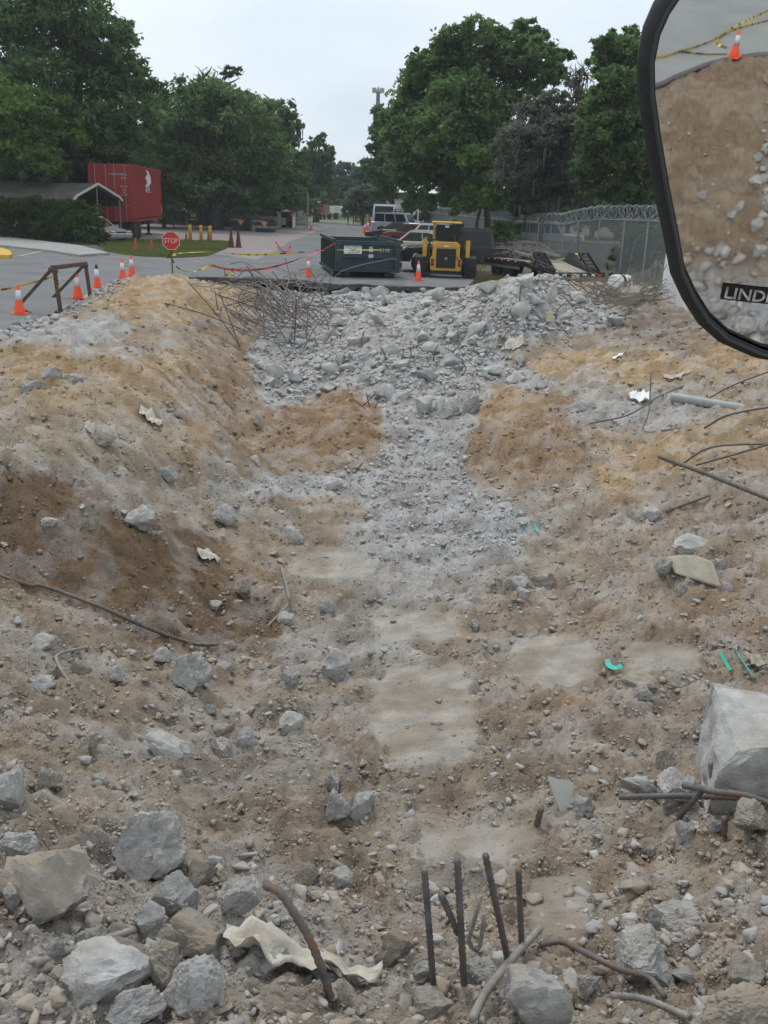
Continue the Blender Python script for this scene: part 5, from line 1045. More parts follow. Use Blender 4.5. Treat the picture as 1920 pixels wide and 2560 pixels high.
    box('grille', M['black'], t, h-.02, -.4, cl+.36, h+.012, .4, belt-.2)
    if kind == 'pickup':
        box('bed_floor', M['black'], t, -h+.06, -hw+.1, belt+.021, -h+1.7, hw-.1, belt+.03)
    if 'rack' in extras:
        rk = MB()
        for x in np.linspace(c0+.2, c2-.1, 5): rk.beam((x, -yt, H+.1), (x, yt, H+.1), .035)
        for s in (-1, 1): rk.beam((c0+.1, s*yt, H+.12), (c2, s*yt, H+.12), .04); rk.beam((c0+.1, s*yt, H+.26), (c2, s*yt, H+.26), .03)
        for x in np.linspace(c0+.15, c2-.05, 4):
            for s in (-1, 1): rk.beam((x, s*yt, H-.05), (x, s*yt, H+.26), .035)
        rk.build('roof_rack', M['black'], t); q = MB(); q.lathe([(.1, -.12), (.4, -.12), (.4, .12), (.1, .12)], 18); q.v = [(-h-.14+c, a+.1, 1.15+b) for a, b, c in q.v]; q.build('spare_wheel', M['rubber'], t)
    return t
def carat(label, u, v, deg, **k): return car(label, G(u, v), math.radians(deg), **k)
carat('silver car parked under the carport, nose poking past the hedge', 236, 604, -30, L=4.5, kind='sedan', paint='silver')
carat('pale car mostly hidden behind the hedge at far left', 70, 585, -25, L=4.3, kind='hatch', paint='whitep', H=1.5)
carat('beige sedan parked behind the dumpster', 1070, 648, -8, L=4.8, kind='sedan', paint='beige', H=1.46)
carat('dark red car with a red tail light behind the beige sedan', 1040, 612, -12, L=4.5, kind='sedan', paint='redp', H=1.4)
carat('white hatchback behind the loader cab', 1110, 625, -14, L=4.5, kind='hatch', paint='whitep', H=1.6)
carat('dark grey car seen low behind the dumpster corner', 990, 603, 160, L=4.4, kind='sedan', paint='blackp', H=1.4)
carat('dark sedan by the tree behind the pickup', 1205, 652, -12, L=4.4, kind='sedan', paint='blackp', H=1.35)
carat('boxy silver off-roader with roof rack and spare wheel', 1002, 592, -22, L=4.7, kind='suv', paint='silver', H=1.95, extras=('rack',))
pk = carat('black pickup truck with chrome bumper hitched to the flatbed trailer', 1166, 682, 176.5, L=5.7, Wd=1.95, kind='pickup', paint='blackp', H=1.85, name='pickup_truck')
# step van
p = G(968, 580); s_ = p[1]/FP; t = thing('step_van', 'white boxy step van with a big windshield beyond the parked cars', 'van', p, math.radians(-100)); 
t.scale = (1, .95, .86)
MB().prism([(-3.4, .5), (2.2, .5), (2.9, .6), (2.9, 1.3), (2.3, 1.6), (1.9, 3.0), (-3.4, 3.0)], 'y', -1.1, 1.1).build('body', M['whitep'], t)
MB().add([(2.285+.012, -.95, 1.66), (2.285+.012, .95, 1.66), (1.95+.012, .95, 2.8), (1.95+.012, -.95, 2.8)], [(0, 1, 2, 3)]).build('windshield', M['glass'], t)
for s in (-1, 1):
    MB().add([(1.3, s*1.106, 1.6), (2.1, s*1.106, 1.6), (1.85, s*1.106, 2.6), (1.3, s*1.106, 2.6)], [(0, 1, 2, 3)]).build('side_window', M['glass'], t); box('headlight', M['chrome'], t, 2.905, s*.8-.12, .95, 2.93, s*.8+.12, 1.2); box('side_mirror', M['black'], t, 2.2, s*1.25-.08, 1.6, 2.3, s*1.25+.08, 2.1)
    for x in (-2.3, 1.9): wheel(t, x, s*.95, .4, .25, rim='grey')
box('front_bumper', M['black'], t, 2.91, -1, .45, 3.05, 1, .65)
# far semi trailer
p = G(826, 548); s_ = p[1]/FP; t = thing('box_trailer', 'white box trailer far away between the trees', 'trailer', p, math.radians(80)); k = s_*21
MB().box(0, -k*.5, .9, 9, k*.5, 30*s_).build('box_body', M['white'], t); box('rear_door', M['whitep'], t, -.02, -k*.46, 1.0, -.003, k*.46, 29*s_)
for x in (.8, 2.0):
    for s in (-1, 1): wheel(t, x, s*(k*.4), .5, .3, rim='grey')
p = G(799, 549); t = thing('red_truck', 'dark red truck beside the far white box trailer', 'truck', p, math.radians(80)); box('box_body', M['redp'], t, 0, -.55, .7, 4, .55, 2.1); box('cab', M['redp'], t, -1.6, -.5, .7, -.05, .5, 1.8)
for x in (-.9, 1.2, 4.5):
    for s in (-1, 1): wheel(t, x, s*.42, .4, .22, rim='grey')
# ---- track loader
p = G(1112, 694); t = thing('track_loader', 'yellow compact track loader seen from behind', 'loader', (p[0], p[1]-.1, 0), math.radians(-1.5)); t.scale = (.97, 1, .91); Y_ = M['loader']; B_ = M['black']
for s in (-1, 1):
    tr = MB().prism([(0.05, .06), (.25, 0), (1.9, 0), (2.25, .25), (2.3, .55), (2.0, .75), (.9, .92), (.2, .82), (-.02, .5)], 'x', s*1.02-.24, s*1.02+.24).build('rubber_track', M['rubber'], t)
    for i in range(8): z = .05+i*.105; MB().box(s*1.02-.245, -.05+.0, z, s*1.02+.245, -.0, z+.055).build('track_lug', M['rubber'], tr)
    box('track_frame', B_, t, s*.74-.04, .2, .2, s*.74+.04, 2.1, .6)
    box('lift_arm_post', Y_, t, s*.88-.09, .1, .86, s*.88+.09, .42, 1.6, bevel=.02); MB().beam((s*.88, .3, 1.5), (s*.88, 2.9, 1.0), .12, .2).build('lift_arm', Y_, t); MB().tube([(s*.70, .2, .8), (s*.70, .3, 1.45)], .05).build('hydraulic_ram', M['darkgrey'], t)
    box('tail_light', M['tail'], t, s*.55-.04, -.11, .58, s*.55+.04, -.09, .72)
MB().prism([(-.62, .3), (.62, .3), (.66, .75), (.56, .85), (.55, 1.42), (.42, 1.52), (-.42, 1.52), (-.55, 1.42), (-.56, .85), (-.66, .75)], 'y', -.09, 1.0).build('engine_body', Y_, t, bevel=.02)
g = box('rear_grille', M['grille'], t, -.40, -.115, .42, .40, -.092, 1.24); 
for i in range(10): box('slat', M['grille'], g, -.38, -.122, .46+i*.077, .38, -.1151, .48+i*.077)
MB().lathe([(.06, 0), (.06, .01)], 12).build('badge', M['grey'], g).matrix_local = Matrix.Translation((0, -.13, .82)) @ Matrix.Rotation(math.pi/2, 4, 'X')
box('hood_step', B_, t, -.34, .0, 1.5205, .34, .5, 1.6); box('counterweight', B_, t, -.6, -.06, .16, .6, .5, .298); box('cross_bar', B_, t, -.95, .12, 1.56, .95, .2, 1.62)
for s in (-1, 1):
    for y in (.55, 1.6): box('cab_post', Y_ if s < 0 else B_, t, s*.5-.05, y, 1.4, s*.5+.05, y+.07, 2.26)
    box('side_screen', M['glass'], t, s*.5-.01, .63, 1.45, s*.5+.01, 1.59, 2.2)
MB().box(-.62, .45, 2.262, .62, 1.75, 2.34).build('cab_roof', Y_, t, bevel=.02); box('rear_window', M['glass'], t, -.448, .56, 1.62, .448, .58, 2.22); box('seat', B_, t, -.25, .9, 1.1, .25, 1.1, 1.95, bevel=.04); box('work_light', M['white'], t, -.08, .535, 2.1, .08, .555, 2.18)
for s in (-1, 1):
    MB().tube(smooth_path([(s*.62, -.02, .9), (s*.68, .0, 1.2), (s*.72, .1, 1.45), (s*.6, .3, 1.5)], .1), .018, 6).build('hose', B_, t); MB().tube([(s*.62, .02, .35), (s*.62, .02, .8)], .02, 6).build('tie_down_ring', M['darkgrey'], t)
    box('lamp_guard', B_, t, s*.55-.06, -.105, .50, s*.55+.06, -.0905, .79); box('grab_handle', B_, t, s*.48-.015, .5, 1.65, s*.48+.015, .53, 2.1)
MB().tube([(.3, .25, 1.52), (.3, .25, 1.78)], .035, 8).build('exhaust_pipe', M['rusty'], t); box('warning_label', M['white'], t, -.1, -.098, 1.31, .1, -.0905, 1.36); box('panel_seam', B_, t, -.54, -.0925, 1.275, .54, -.0905, 1.283); box('door_latch', B_, t, .44, -.12, .8, .48, -.0905, .92)
box('bucket', M['rusty'], t, -1.0, 2.8, .05, 1.0, 3.4, .7)
# ---- gooseneck flatbed
RC = G(1432, 712); RC = np.array([RC[0], RC[1], 0]); FC = G(1222, 680); FC = np.array([FC[0], FC[1], 0]); hd = (FC-RC)/np.linalg.norm(FC-RC); Lt = float(np.linalg.norm(FC-RC))
t = thing('flatbed_trailer', 'black flatbed trailer with dovetail and raised ramps, behind the tall rubble heap', 'trailer', RC, math.atan2(hd[1], hd[0]))
Wt = 1.2; zd = .72
for s in (-1, 1):
    sr = box('side_rail', B_, t, 1.6, s*Wt-.05, zd-.16, Lt, s*Wt+.05, zd+.04)
    for i in range(16): x = 1.9+i*(Lt-2.1)/16; box('reflector', M['white'] if i % 2 else M['tail'], sr, x, s*Wt-.054-.006 if s < 0 else s*Wt+.051, zd-.02, x+.12, s*Wt-.051 if s < 0 else s*Wt+.056, zd+.02)
    box('lower_rail', M['galv'], t, 2.0, s*Wt-.04, zd-.3, Lt-.3, s*Wt+.04, zd-.2)
    MB().beam((1.6, s*Wt, zd-.06), (0, s*Wt, .42), .1, .16).build('dovetail_beam', B_, t)
for i in range(9):
    y = -Wt+.07+i*(2*Wt-.14)/9; w1 = (2*Wt-.14)/9-.015; box('deck_plank', M['wood'], t, 1.62, y, zd-.03, Lt, y+w1, zd+.02)
for i in range(5):
    y = -.72+i*.29; MB().add([(1.58, y, zd), (1.58, y+.27, zd), (.1, y+.27, .46), (.1, y, .46), (1.58, y, zd-.04), (1.58, y+.27, zd-.04), (.1, y+.27, .42), (.1, y, .42)], [(0, 1, 2, 3), (4, 7, 6, 5), (0, 4, 5, 1), (1, 5, 6, 2), (2, 6, 7, 3), (3, 7, 4, 0)]).build('deck_plank', M['wood'], t)
for s in (-1, 1):
    r_ = MB()
    for yy in (s*.82-.02, s*1.28): r_.beam((.1, yy, .5), (.95, yy, 1.12), .05, .1)
    for i in range(6): k = i/5; r_.beam((.1+.85*k, s*.82, .5+.62*k), (.1+.85*k, s*1.28, .5+.62*k), .1, .03)
    r_.build('ramp', B_, t); MB().beam((.95, s*1.05, 1.1), (1.25, s*1.05, .6), .05).build('ramp_strut', B_, t)
    MB().prism([(.0, .36), (1.9, zd), (1.55, zd+.42), (1.2, zd+.4)], 'y', s*.79-.02, s*.79+.0).build('ramp_side', M['darkgrey'], t)
rb = box('rear_bar', B_, t, -.08, -1.42, .3, .08, 1.42, .46)
for y, mm in ((-1.2, 'tail'), (-.85, 'white'), (.85, 'white'), (1.15, 'tail'), (1.32, 'tail'), (-.45, 'white'), (.5, 'white')): box('lamp', M[mm], rb, -.1, y-.09, .33, -.082, y+.09, .42)
box('licence_plate', M['trim'], rb, -.1, -.2, .24, -.085, .16, .42)
for x in (3.0, 3.95):
    for s in (-1, 1): wheel(t, x, s*1.0, .34, .24, rim='grey')
box('gooseneck', B_, t, Lt+.01, -.4, zd, Lt+1.4, .4, zd+.3); 
# scrap heap on the deck
def deck(x, y, z): v = Matrix.Rotation(math.atan2(hd[1], hd[0]), 3, 'Z') @ Vector((x, y, 0)); return np.array([RC[0]+v[0], RC[1]+v[1], z])
sc = MB(); _r = random.Random(5)
for i in range(110):
    a = _r.uniform(0, 6.28); l = _r.uniform(.25, .8); c = deck(3.4+_r.gauss(0, .6), _r.gauss(0, .4), zd+.1+abs(_r.gauss(.15, .2))); d = np.array([math.cos(a), math.sin(a), _r.gauss(0, .25)])*l; sc.tube([c-d, c+[_r.gauss(0, .08), 0, _r.gauss(.05, .08)], c+d], .014, 5)
props(sc.build('scrap_wire_pile', M['twig']), 'heap of tangled scrap rods on the flatbed deck', 'scrap pile', kind='stuff')
for (x, y, z, L_, a, mm, lab) in ((3.2, -.5, .35, 1.2, .5, 'grey', 'bent grey metal sheet on the scrap pile'), (2.4, .2, .22, 1.1, -.3, 'galv', 'long galvanised channel lying on the flatbed scrap'), (2.2, -.4, .3, .7, .9, 'galv', 'short shiny channel end on the scrap pile'), (2.9, .5, .25, 1.0, .2, 'grey', 'dull grey box section in the scrap pile')):
    c = deck(x, y, zd+z); d = np.array([math.cos(a+2), math.sin(a+2), .12])*L_/2; o = MB().beam(c-d, c+d, .22, .1).build('metal_scrap', M[mm]); props(o, lab, 'metal scrap')
c = deck(Lt-.6, -.8, zd+.04); t2 = thing('cooler', 'small blue jug on the front of the flatbed deck', 'cooler', c); box('body', M['blue'], t2, -.22, -.12, 0, .22, .12, .16, bevel=.02); box('lid', M['blue'], t2, -.2, -.1, .162, .2, .1, .2)
c = deck(Lt-.15, -.85, zd+.02); o = MB().lathe([(.05, 0), (.06, .02), (.06, .2), (.025, .27), (.025, .31)], 10, c).build('bottle', M['white']); props(o, 'clear white bottle at the deck front beside the blue jug', 'bottle')
tape('yellow_strap', [deck(2.6, -Wt-.03, zd+.1), deck(2.3, -Wt-.1, .5), deck(2.35, -Wt-.15, .15)], .09, M['yrope'], 'yellow strap hanging from the flatbed side, left one', twist=.4)
tape('yellow_strap', [deck(4.6, -Wt-.03, zd+.05), deck(3.6, -Wt-.08, zd+.02), deck(2.6, -Wt-.06, zd+.08), deck(1.3, -Wt+.1, zd+.35), deck(1.15, -Wt+.1, .35)], .10, M['yrope'], 'yellow strap tied along the rail to the left ramp', twist=.6)
# ---- white panel wall at right
a = G(1650, 752); b = G(1735, 800); d = (b-a)/np.linalg.norm(b-a); t = thing('panel_wall', 'pale panelled wall end at the right, partly behind the mirror', 'wall', a, math.atan2(d[1], d[0])); zt_ = (752-641)*a[1]/FP
for i in range(7): box('panel', M['whitewall'], t, i*.62, 0, -.3, i*.62+.6, .09, zt_+.02*math.sin(i))
# white drum
p = hit(1548, 728); t = thing('white_drum', 'white plastic drum lying by the brush pile', 'drum', p, .5); q = MB(); q.lathe([(.25, -.32), (.27, -.3), (.27, .3), (.25, .32)], 20); q.v = [(c, a, b+.27) for a, b, c in q.v]; q.build('body', M['white'], t, smooth=False)
q = MB(); q.lathe([(.274, -.06), (.28, 0), (.274, .06)], 20); q.v = [(c, a, b+.27) for a, b, c in q.v]; q.build('hoop', M['darkgrey'], t)
# ---- pvc pipe
b = hit(1678, 1006); c = PY(2010, 1050, b[1]-1.5); t = props(MB().tube([b+[0, 0, .1], (b+c)/2+[0, 0, .06], c], .085, 16).build('pipe', M['pvc'], smooth=False), 'long grey plastic pipe lying from the right edge below the mirror', 'pipe')
# ---- scraps
def sheet(label, name, cat, pts, m, thick=.012, curl=None):
    """small bent sheet from a 3D grid of points"""
    n = len(pts); k = len(pts[0]); V = [p for row in pts for p in row]; F = [(i*k+j, i*k+j+1, (i+1)*k+j+1, (i+1)*k+j) for i in range(n-1) for j in range(k-1)]
    me = bpy.data.meshes.new(name); me.from_pydata([tuple(map(float, v)) for v in V], [], F); me.polygons.foreach_set('use_smooth', np.ones(len(F), bool)); o = link(name, me, m); s = o.modifiers.new('t', 'SOLIDIFY'); s.thickness = thick; s.offset = 0; return props(o, label, cat)
def crumple(label, u, v, w, h, m, name='plastic_scrap', cat='plastic scrap', amp=.05, rise=.04, s=1, nx=26, ny=12, mask=True):
    b = hit(u, v); sc_ = np.linalg.norm(b-CP)/FP; Wm, Hm = w*sc_, h*sc_*2.0; pts = []
    for i in range(ny):
        row = []
        for j in range(nx):
            fx, fy = j/(nx-1)-.5, i/(ny-1)-.5; ed = .5+.28*perlin(np.array([fx*5+s]), np.array([s*3.]), s)[0]
            x = b[0]+fx*Wm; y = b[1]+fy*Hm*(ed+.25)*(1-1.2*fx*fx)+.25*Hm*perlin(np.array([fx*2.2]), np.array([s*1.]), s+3)[0]; am = amp*(1 if w > 200 else .45); z = float(Hh(x, y))+rise*(1 if w > 200 else .6)+am*abs(perlin(np.array([fx*5]), np.array([fy*3+s]), s+5)[0])*2+am*(.8 if w > 200 else .25)*perlin(np.array([fx*11]), np.array([fy*9+s]), s+6)[0]; row.append((x, y, z))
        pts.append(row)
    return sheet(label, name, cat, pts, m, .003)
crumple('torn off-white plastic sheet crumpled over rubble at the bottom', 760, 2428, 350, 66, M['cloth'], s=2, amp=.03, rise=.06, name='plastic_sheet', cat='plastic sheet')
crumple('torn white scrap lying on the dark bank', 522, 1392, 54, 22, M['cloth'], s=4, amp=.05, rise=.06); crumple('white crumpled scrap on the pale bank with folds', 378, 1052, 52, 22, M['cloth'], s=5, amp=.07, rise=.09); crumple('small white scrap on the yellow sand at left of the tangle', 508, 928, 20, 8, M['cloth'], s=6, amp=.03, rise=.05)
crumple('white scrap on the brown soil by the heap foot', 1285, 866, 44, 16, M['cloth'], s=7, amp=.06, rise=.08); crumple('white flap lying on grey gravel at right', 1550, 893, 36, 16, M['white'], s=8, amp=.05, rise=.08); crumple('white crumpled bag standing by the bent wire', 1597, 1008, 50, 34, M['white'], s=9, amp=.14, rise=.14, nx=14, ny=9); crumple('whitish rag on the gravel before the mirror', 1690, 948, 60, 10, M['cloth'], s=10, amp=.05, rise=.06)
crumple('small white scrap above the hole in the bank', 226, 1080, 20, 22, M['cloth'], s=11, amp=.05, rise=.06); crumple('tan paper scrap beside the two teal strips', 1888, 1666, 34, 44, M['card'], s=12, amp=.05, rise=.08)
def strip(label, pts, w, m=None, lift=.05): 
    o = tape('plastic_strip', [hit(u, v)+[0, 0, lift+.02*i % 3*.01] for i, (u, v) in enumerate(pts)], w, m or M['teal'], label, twist=.5); o['category'] = 'plastic strip'; return o
strip('bent teal plastic strip lying in a curl right of centre', [(1517, 1660), (1520, 1674), (1535, 1682), (1553, 1676)], .05); strip('shorter of two teal strips at the right edge', [(1800, 1643), (1812, 1668), (1824, 1688)], .03); strip('longer of two teal strips at the right edge', [(1838, 1636), (1856, 1668), (1880, 1700)], .04)
strip('left teal twig like strip on the grey slope', [(1318, 1320), (1310, 1330), (1301, 1341)], .03); strip('right teal twig like strip on the grey slope', [(1336, 1318), (1340, 1328), (1344, 1338)], .03)
# curled board
g0 = [hit(u, v) for u, v in ((1678, 1440), (1742, 1482))]; pts = []
for i in range(9):
    k = i/8; row = []
    for j in range(10):
        q = j/9; p = hit(1682+q*118+k*(-6), 1437+q*38+k*0); row.append((p[0]+k*.02, p[1]-.02+k*.35, p[2]+.03+.06*math.sin(q*3.0)*k+.16*k*(.3+q*.7)))
    pts.append(row)
sheet('curled weathered board leaning between chunks at right', 'board', 'board', pts, M['card'], .015)
b = hit(1400, 2020); o = MB().prism([(-.10, .12), (.08, .09), (.055, -.09), (.0, -.11)], 'y', -.01, .01).build('tile_shard', M['trim']); o.location = (b[0], b[1], b[2]+.09); o.rotation_euler = (-.5, .1, .1); props(o, 'flat pale triangular tile shard standing by the dark stub', 'tile')
o = MB().box(-.09, -.03, -.12, .09, .03, .12).build('block', mat('pale_yellow', (.5, .46, .3), .8)); b = hit(1371, 803); o.location = (b[0], b[1]-.1, b[2]+.12); o.scale = (.9, 1, 1.0); props(o, 'small pale yellow block in front of the tall heap', 'block')
# clay pipe end in the far pit wall
p = G(936, 722, -.3); o = MB(); o.lathe([(.09, -.3), (.12, -.3), (.12, .3), (.09, .3)], 14); o.v = [(p[0]+a, p[1]-.35+c, p[2]+b) for a, b, c in o.v]; props(o.build('drain_pipe', M['darkgrey']), 'round pipe end in the far pit wall below the dumpster', 'pipe')
# brush pile
bp = MB(); _r = random.Random(9)
for i in range(150):
    u = _r.gauss(1545, 60); v = _r.gauss(745, 16); c = hit(u, v); a = _r.uniform(-.6, .6)+(math.pi if _r.random() < .4 else 0); l = _r.uniform(.5, 1.9); el = abs(_r.gauss(.25, .3)); d = np.array([math.cos(a)*math.cos(el), .3*math.sin(a), math.sin(el)])*l
    bp.tube([c+[0, 0, .03], c+d*.5+[_r.gauss(0, .12), _r.gauss(0, .1), _r.gauss(.1, .12)], c+d+[_r.gauss(0, .2), 0, _r.gauss(0, .15)]], .012, 5, True, [.018, .012, .004])
for (pp) in ([(1600, 760), (1572, 700), (1590, 600), (1620, 585)], [(1610, 760), (1640, 720), (1618, 690)], [(1560, 745), (1640, 700), (1668, 660)]):
    c = hit(*pp[0]); bp.tube(smooth_path([PY(u, v, c[1]) for u, v in pp], .15), .012, 5)
props(bp.build('brush_pile', M['twig']), 'pile of bare dead branches before the razor wire fence', 'brush pile', kind='stuff')

# ============================================================ mirror and what it shows
MP = CP+ray(1890, 430)/np.linalg.norm(ray(1890, 430))*1.15
din = (MP-CP)/np.linalg.norm(MP-CP); dout = np.array([.22, -.72, -.555]); dout /= np.linalg.norm(dout); nm = dout-din; nm /= np.linalg.norm(nm); RM = .95
ex = np.cross([0, 0, 1.], nm); ex /= np.linalg.norm(ex); ey = np.cross(nm, ex)   # mirror plane axes
def onM(u, v):
    d = ray(u, v); t = ((MP-CP)@nm)/(d@nm); p = CP+d*t-MP; return np.array([p@ex, p@ey])
innr = [(1705, 0), (1676, 42), (1652, 93), (1637, 161), (1637, 238), (1650, 340), (1671, 467), (1695, 586), (1712, 680), (1741, 744), (1780, 808), (1830, 856), (1920, 902), (1975, 915), (2020, 919)]
I2 = [onM(*p) for p in innr]; cx_ = onM(2040, 900)[0]
def fillout(pts):
    pts = [p for p in pts if p[0] < cx_-.015]; lo = pts[-1]; hi = pts[0]; top = [np.array([hi[0]+(cx_-hi[0])*k, hi[1]+.045*math.sin(k*math.pi/2)]) for k in (.12, .3, .55, .8)]
    left = top[::-1]+pts; c = np.array([cx_, 0]); right = [np.array([2*cx_-p[0], p[1]]) for p in left[::-1]]
    return left+right[1:-1]
P2 = fillout(I2); ctr = np.mean(P2, axis=0)
def dome(p, off=0): r2 = p[0]**2+p[1]**2; return p[0]*ex+p[1]*ey-nm*(r2/(2*RM))+nm*off
mt = thing('wing_mirror', 'large rounded convex mirror in a black rubber frame at upper right', 'mirror', MP)
# glass: concentric rings
V = [dome(ctr)]; F = []; NRn = 24; n = len(P2)
dense = []
for i in range(n):
    a, b = P2[i], P2[(i+1) % n]
    for k in range(4): dense.append(a+(b-a)*k/4)
n = len(dense)
for r in range(1, NRn+1):
    for p in dense: V.append(dome(ctr+(p-ctr)*r/NRn))
for k in range(n): F.append((0, 1+k, 1+(k+1) % n))
for r in range(NRn-1):
    for k in range(n): F.append((1+r*n+k, 1+(r+1)*n+k, 1+(r+1)*n+(k+1) % n, 1+r*n+(k+1) % n))
me = bpy.data.meshes.new('mirror_glass'); me.from_pydata([tuple(v) for v in V], [], F); me.polygons.foreach_set('use_smooth', np.ones(len(F), bool)); 
bm = bmesh.new(); bm.from_mesh(me); bmesh.ops.recalc_face_normals(bm, faces=bm.faces); bm.to_mesh(me); bm.free(); link('mirror_glass', me, M['mirror'], mt)
# frame: lofted rim
rings = [(-.001, .003), (-.001, .008), (.004, .011), (.010, .009), (.0155, -.001), (.013, -.020), (-.02, -.05)]
V = []; F = []
def nrm2(i): a = dense[(i-1) % n]; b = dense[(i+1) % n]; t = b-a; t /= np.linalg.norm(t); q = np.array([t[1], -t[0]]); return q if (q@(dense[i]-ctr)) > 0 else -q
N2 = [nrm2(i) for i in range(n)]
for _ in range(3): N2 = [(N2[i-1]+2*N2[i]+N2[(i+1) % n]) for i in range(n)]; N2 = [x/np.linalg.norm(x) for x in N2]
for o_, z_ in rings:
    for i in range(n): V.append(dome(dense[i]+N2[i]*o_, z_))
for r in range(len(rings)-1):
    for k in range(n): F.append((r*n+k, r*n+(k+1) % n, (r+1)*n+(k+1) % n, (r+1)*n+k))
F.append(tuple((len(rings)-1)*n+k for k in range(n)))
MB().add(V, F).build('housing', M['rubber'], mt, smooth=True)
# second thin bead line
V = [dome(dense[i]+N2[i]*.003, .0100) for i in range(n)]; V.append(V[0]); MB().tube(V, .0022, 6, False).build('trim_bead', M['darkgrey'], mt)
pb = [MP*0+dome(np.array([cx_, P2[0][1]]), -.05), dome(np.array([cx_+.02, P2[0][1]]), -.05)+[0.02, .02, .22], dome(np.array([cx_+.02, P2[0][1]]), -.05)+[.25, .1, .5], np.array([1.5, .6, 4.6])]
MB().tube(smooth_path(pb, .05), .014, 10).build('bracket', M['black'], mt)
# decal
d0, d1 = onM(1812, 716), onM(1925, 730); dx = (d1-d0); wl = np.linalg.norm(dx); dx /= wl; dn = np.array([-dx[1], dx[0]]); hh = abs((onM(1820, 760)-onM(1812, 716))@dn)
back = MB(); nn_ = 30; LW = hh*3.05
g = []
for j in range(2):
    for i in range(nn_+1): p = d0+dx*(LW*i/nn_+j*hh*.17)-dn*hh*j; g.append(dome(p, .0012))
back.add(g, [(i, i+1, nn_+2+i, nn_+1+i) for i in range(nn_)]); dk_ = back.build('decal', M['black'], mt)
cu = bpy.data.curves.new('tx', 'FONT'); cu.body = 'LINDE'; cu.size = 1; cu.offset = .018; cu.resolution_u = 3; to = bpy.data.objects.new('tmp', cu); COL.objects.link(to); me = bpy.data.meshes.new_from_object(to); bpy.data.objects.remove(to); me.materials.clear()
xs_ = [v.co.x for v in me.vertices]; sxx = (LW*.93)/(max(xs_)-min(xs_)); ysz = hh*.74/.73
for v_ in me.vertices:
    x, y = v_.co.x*sxx, v_.co.y*ysz; p = d0+dx*(x+LW*.035+(hh-y)*.17-.0)-dn*(hh-y-hh*.13); v_.co = Vector(dome(p, .0024))
link('lettering', me, M['mirror'], dk_)
def bounce(u, v, zg=0.0):
    d = ray(u, v); d = d/np.linalg.norm(d); p = CP.copy(); t = ((MP-CP)@nm)/(d@nm); h = CP+d*t-MP; a, b = h@ex, h@ey
    nn = nm+(a*ex+b*ey)/RM; nn /= np.linalg.norm(nn); r = d-2*(d@nn)*nn; o = MP+dome(np.array([a, b])); 
    if r[2] > -.05: r[2] = -.05
    t = 0; 
    for k in range(400):
        t += .05; q = o+r*t; gz = float(Hh(q[0], q[1])) if abs(q[0]) < 9.5 and q[1] > -13.5 else zg
        rr_ = math.hypot(q[0]-1, q[1]-1)
        if rr_ > float(rear_edge_r(np.array(math.atan2(q[1]-1, q[0]-1)))): gz = max(gz, 0)
        if q[2] < gz: return q
    return q
if False:
    for nm_, uu, vv in (('cone', 1837, 142), ('edgeL', 1640, 228), ('edgeR', 1810, 160), ('c', 1850, 400), ('low', 1860, 800)): print('MIRR', nm_, bounce(uu, vv).round(2))
cone('orange cone on the pavement behind the machine, seen in the mirror', bounce(1837, 145), .71, rz=.4)
for pts, lab in (([(1600, 172), (1700, 138), (1780, 110), (1850, 70), (1940, 25)], 'yellow tape lying across the rear pavement, seen in the mirror'), ([(1705, 138), (1760, 142), (1820, 141)], 'yellow tape running to the rear cone, seen in the mirror'), ([(1820, 128), (1795, 112), (1830, 85), (1930, 55)], 'yellow tape looped beside the rear cone, seen in the mirror')):
    tape('caution_tape', [bounce(u, v)+[0, 0, .03] for u, v in pts], .10, M['cty'], lab, twist=.5)
for k_, (u, v, w, lab) in enumerate(((1758, 497, 40, 'pale round chunk on the sand, centre of the mirror'), (1893, 400, 34, 'upper chunk of the row in the mirror'), (1884, 460, 46, 'large oval chunk in the mirror row'), (1910, 450, 34, 'chunk at the mirror right edge'), (1826, 540, 28, 'small chunk left of the mirror rubble'), (1845, 520, 26, 'upright small chunk in the mirror rubble'), (1893, 570, 44, 'broad chunk above the lowest pale one in the mirror'), (1895, 640, 46, 'lowest pale chunk in the mirror above the decal'), (1857, 606, 18, 'tiny chunk beside the lowest pale one in the mirror'), (1693, 564, 26, 'flat chunk at the left rim of the mirror'), (1822, 327, 10, 'upper tiny stone on the sand in the mirror'), (1820, 370, 14, 'lower tiny stone on the sand in the mirror'), (1720, 690, 26, 'left low chunk near the mirror rim'), (1750, 692, 24, 'right low chunk near the mirror rim'), (1860, 830, 60, 'big flat chunk at the bottom of the mirror'), (1830, 790, 34, 'pale chunk below the decal in the mirror'))):
    b = bounce(u, v); b2 = bounce(u+w, v); s = float(np.linalg.norm(b-b2)); s = min(max(s, .05), .7)
    o = bpy.data.objects.new('concrete_chunk', rockmesh(True, k_+2, 'g')); COL.objects.link(o); o.scale = (s, s*.9, s*.8); o.location = (b[0], b[1], b[2]+s*.22); o.rotation_euler = (0, 0, k_); props(o, lab, 'concrete chunk')
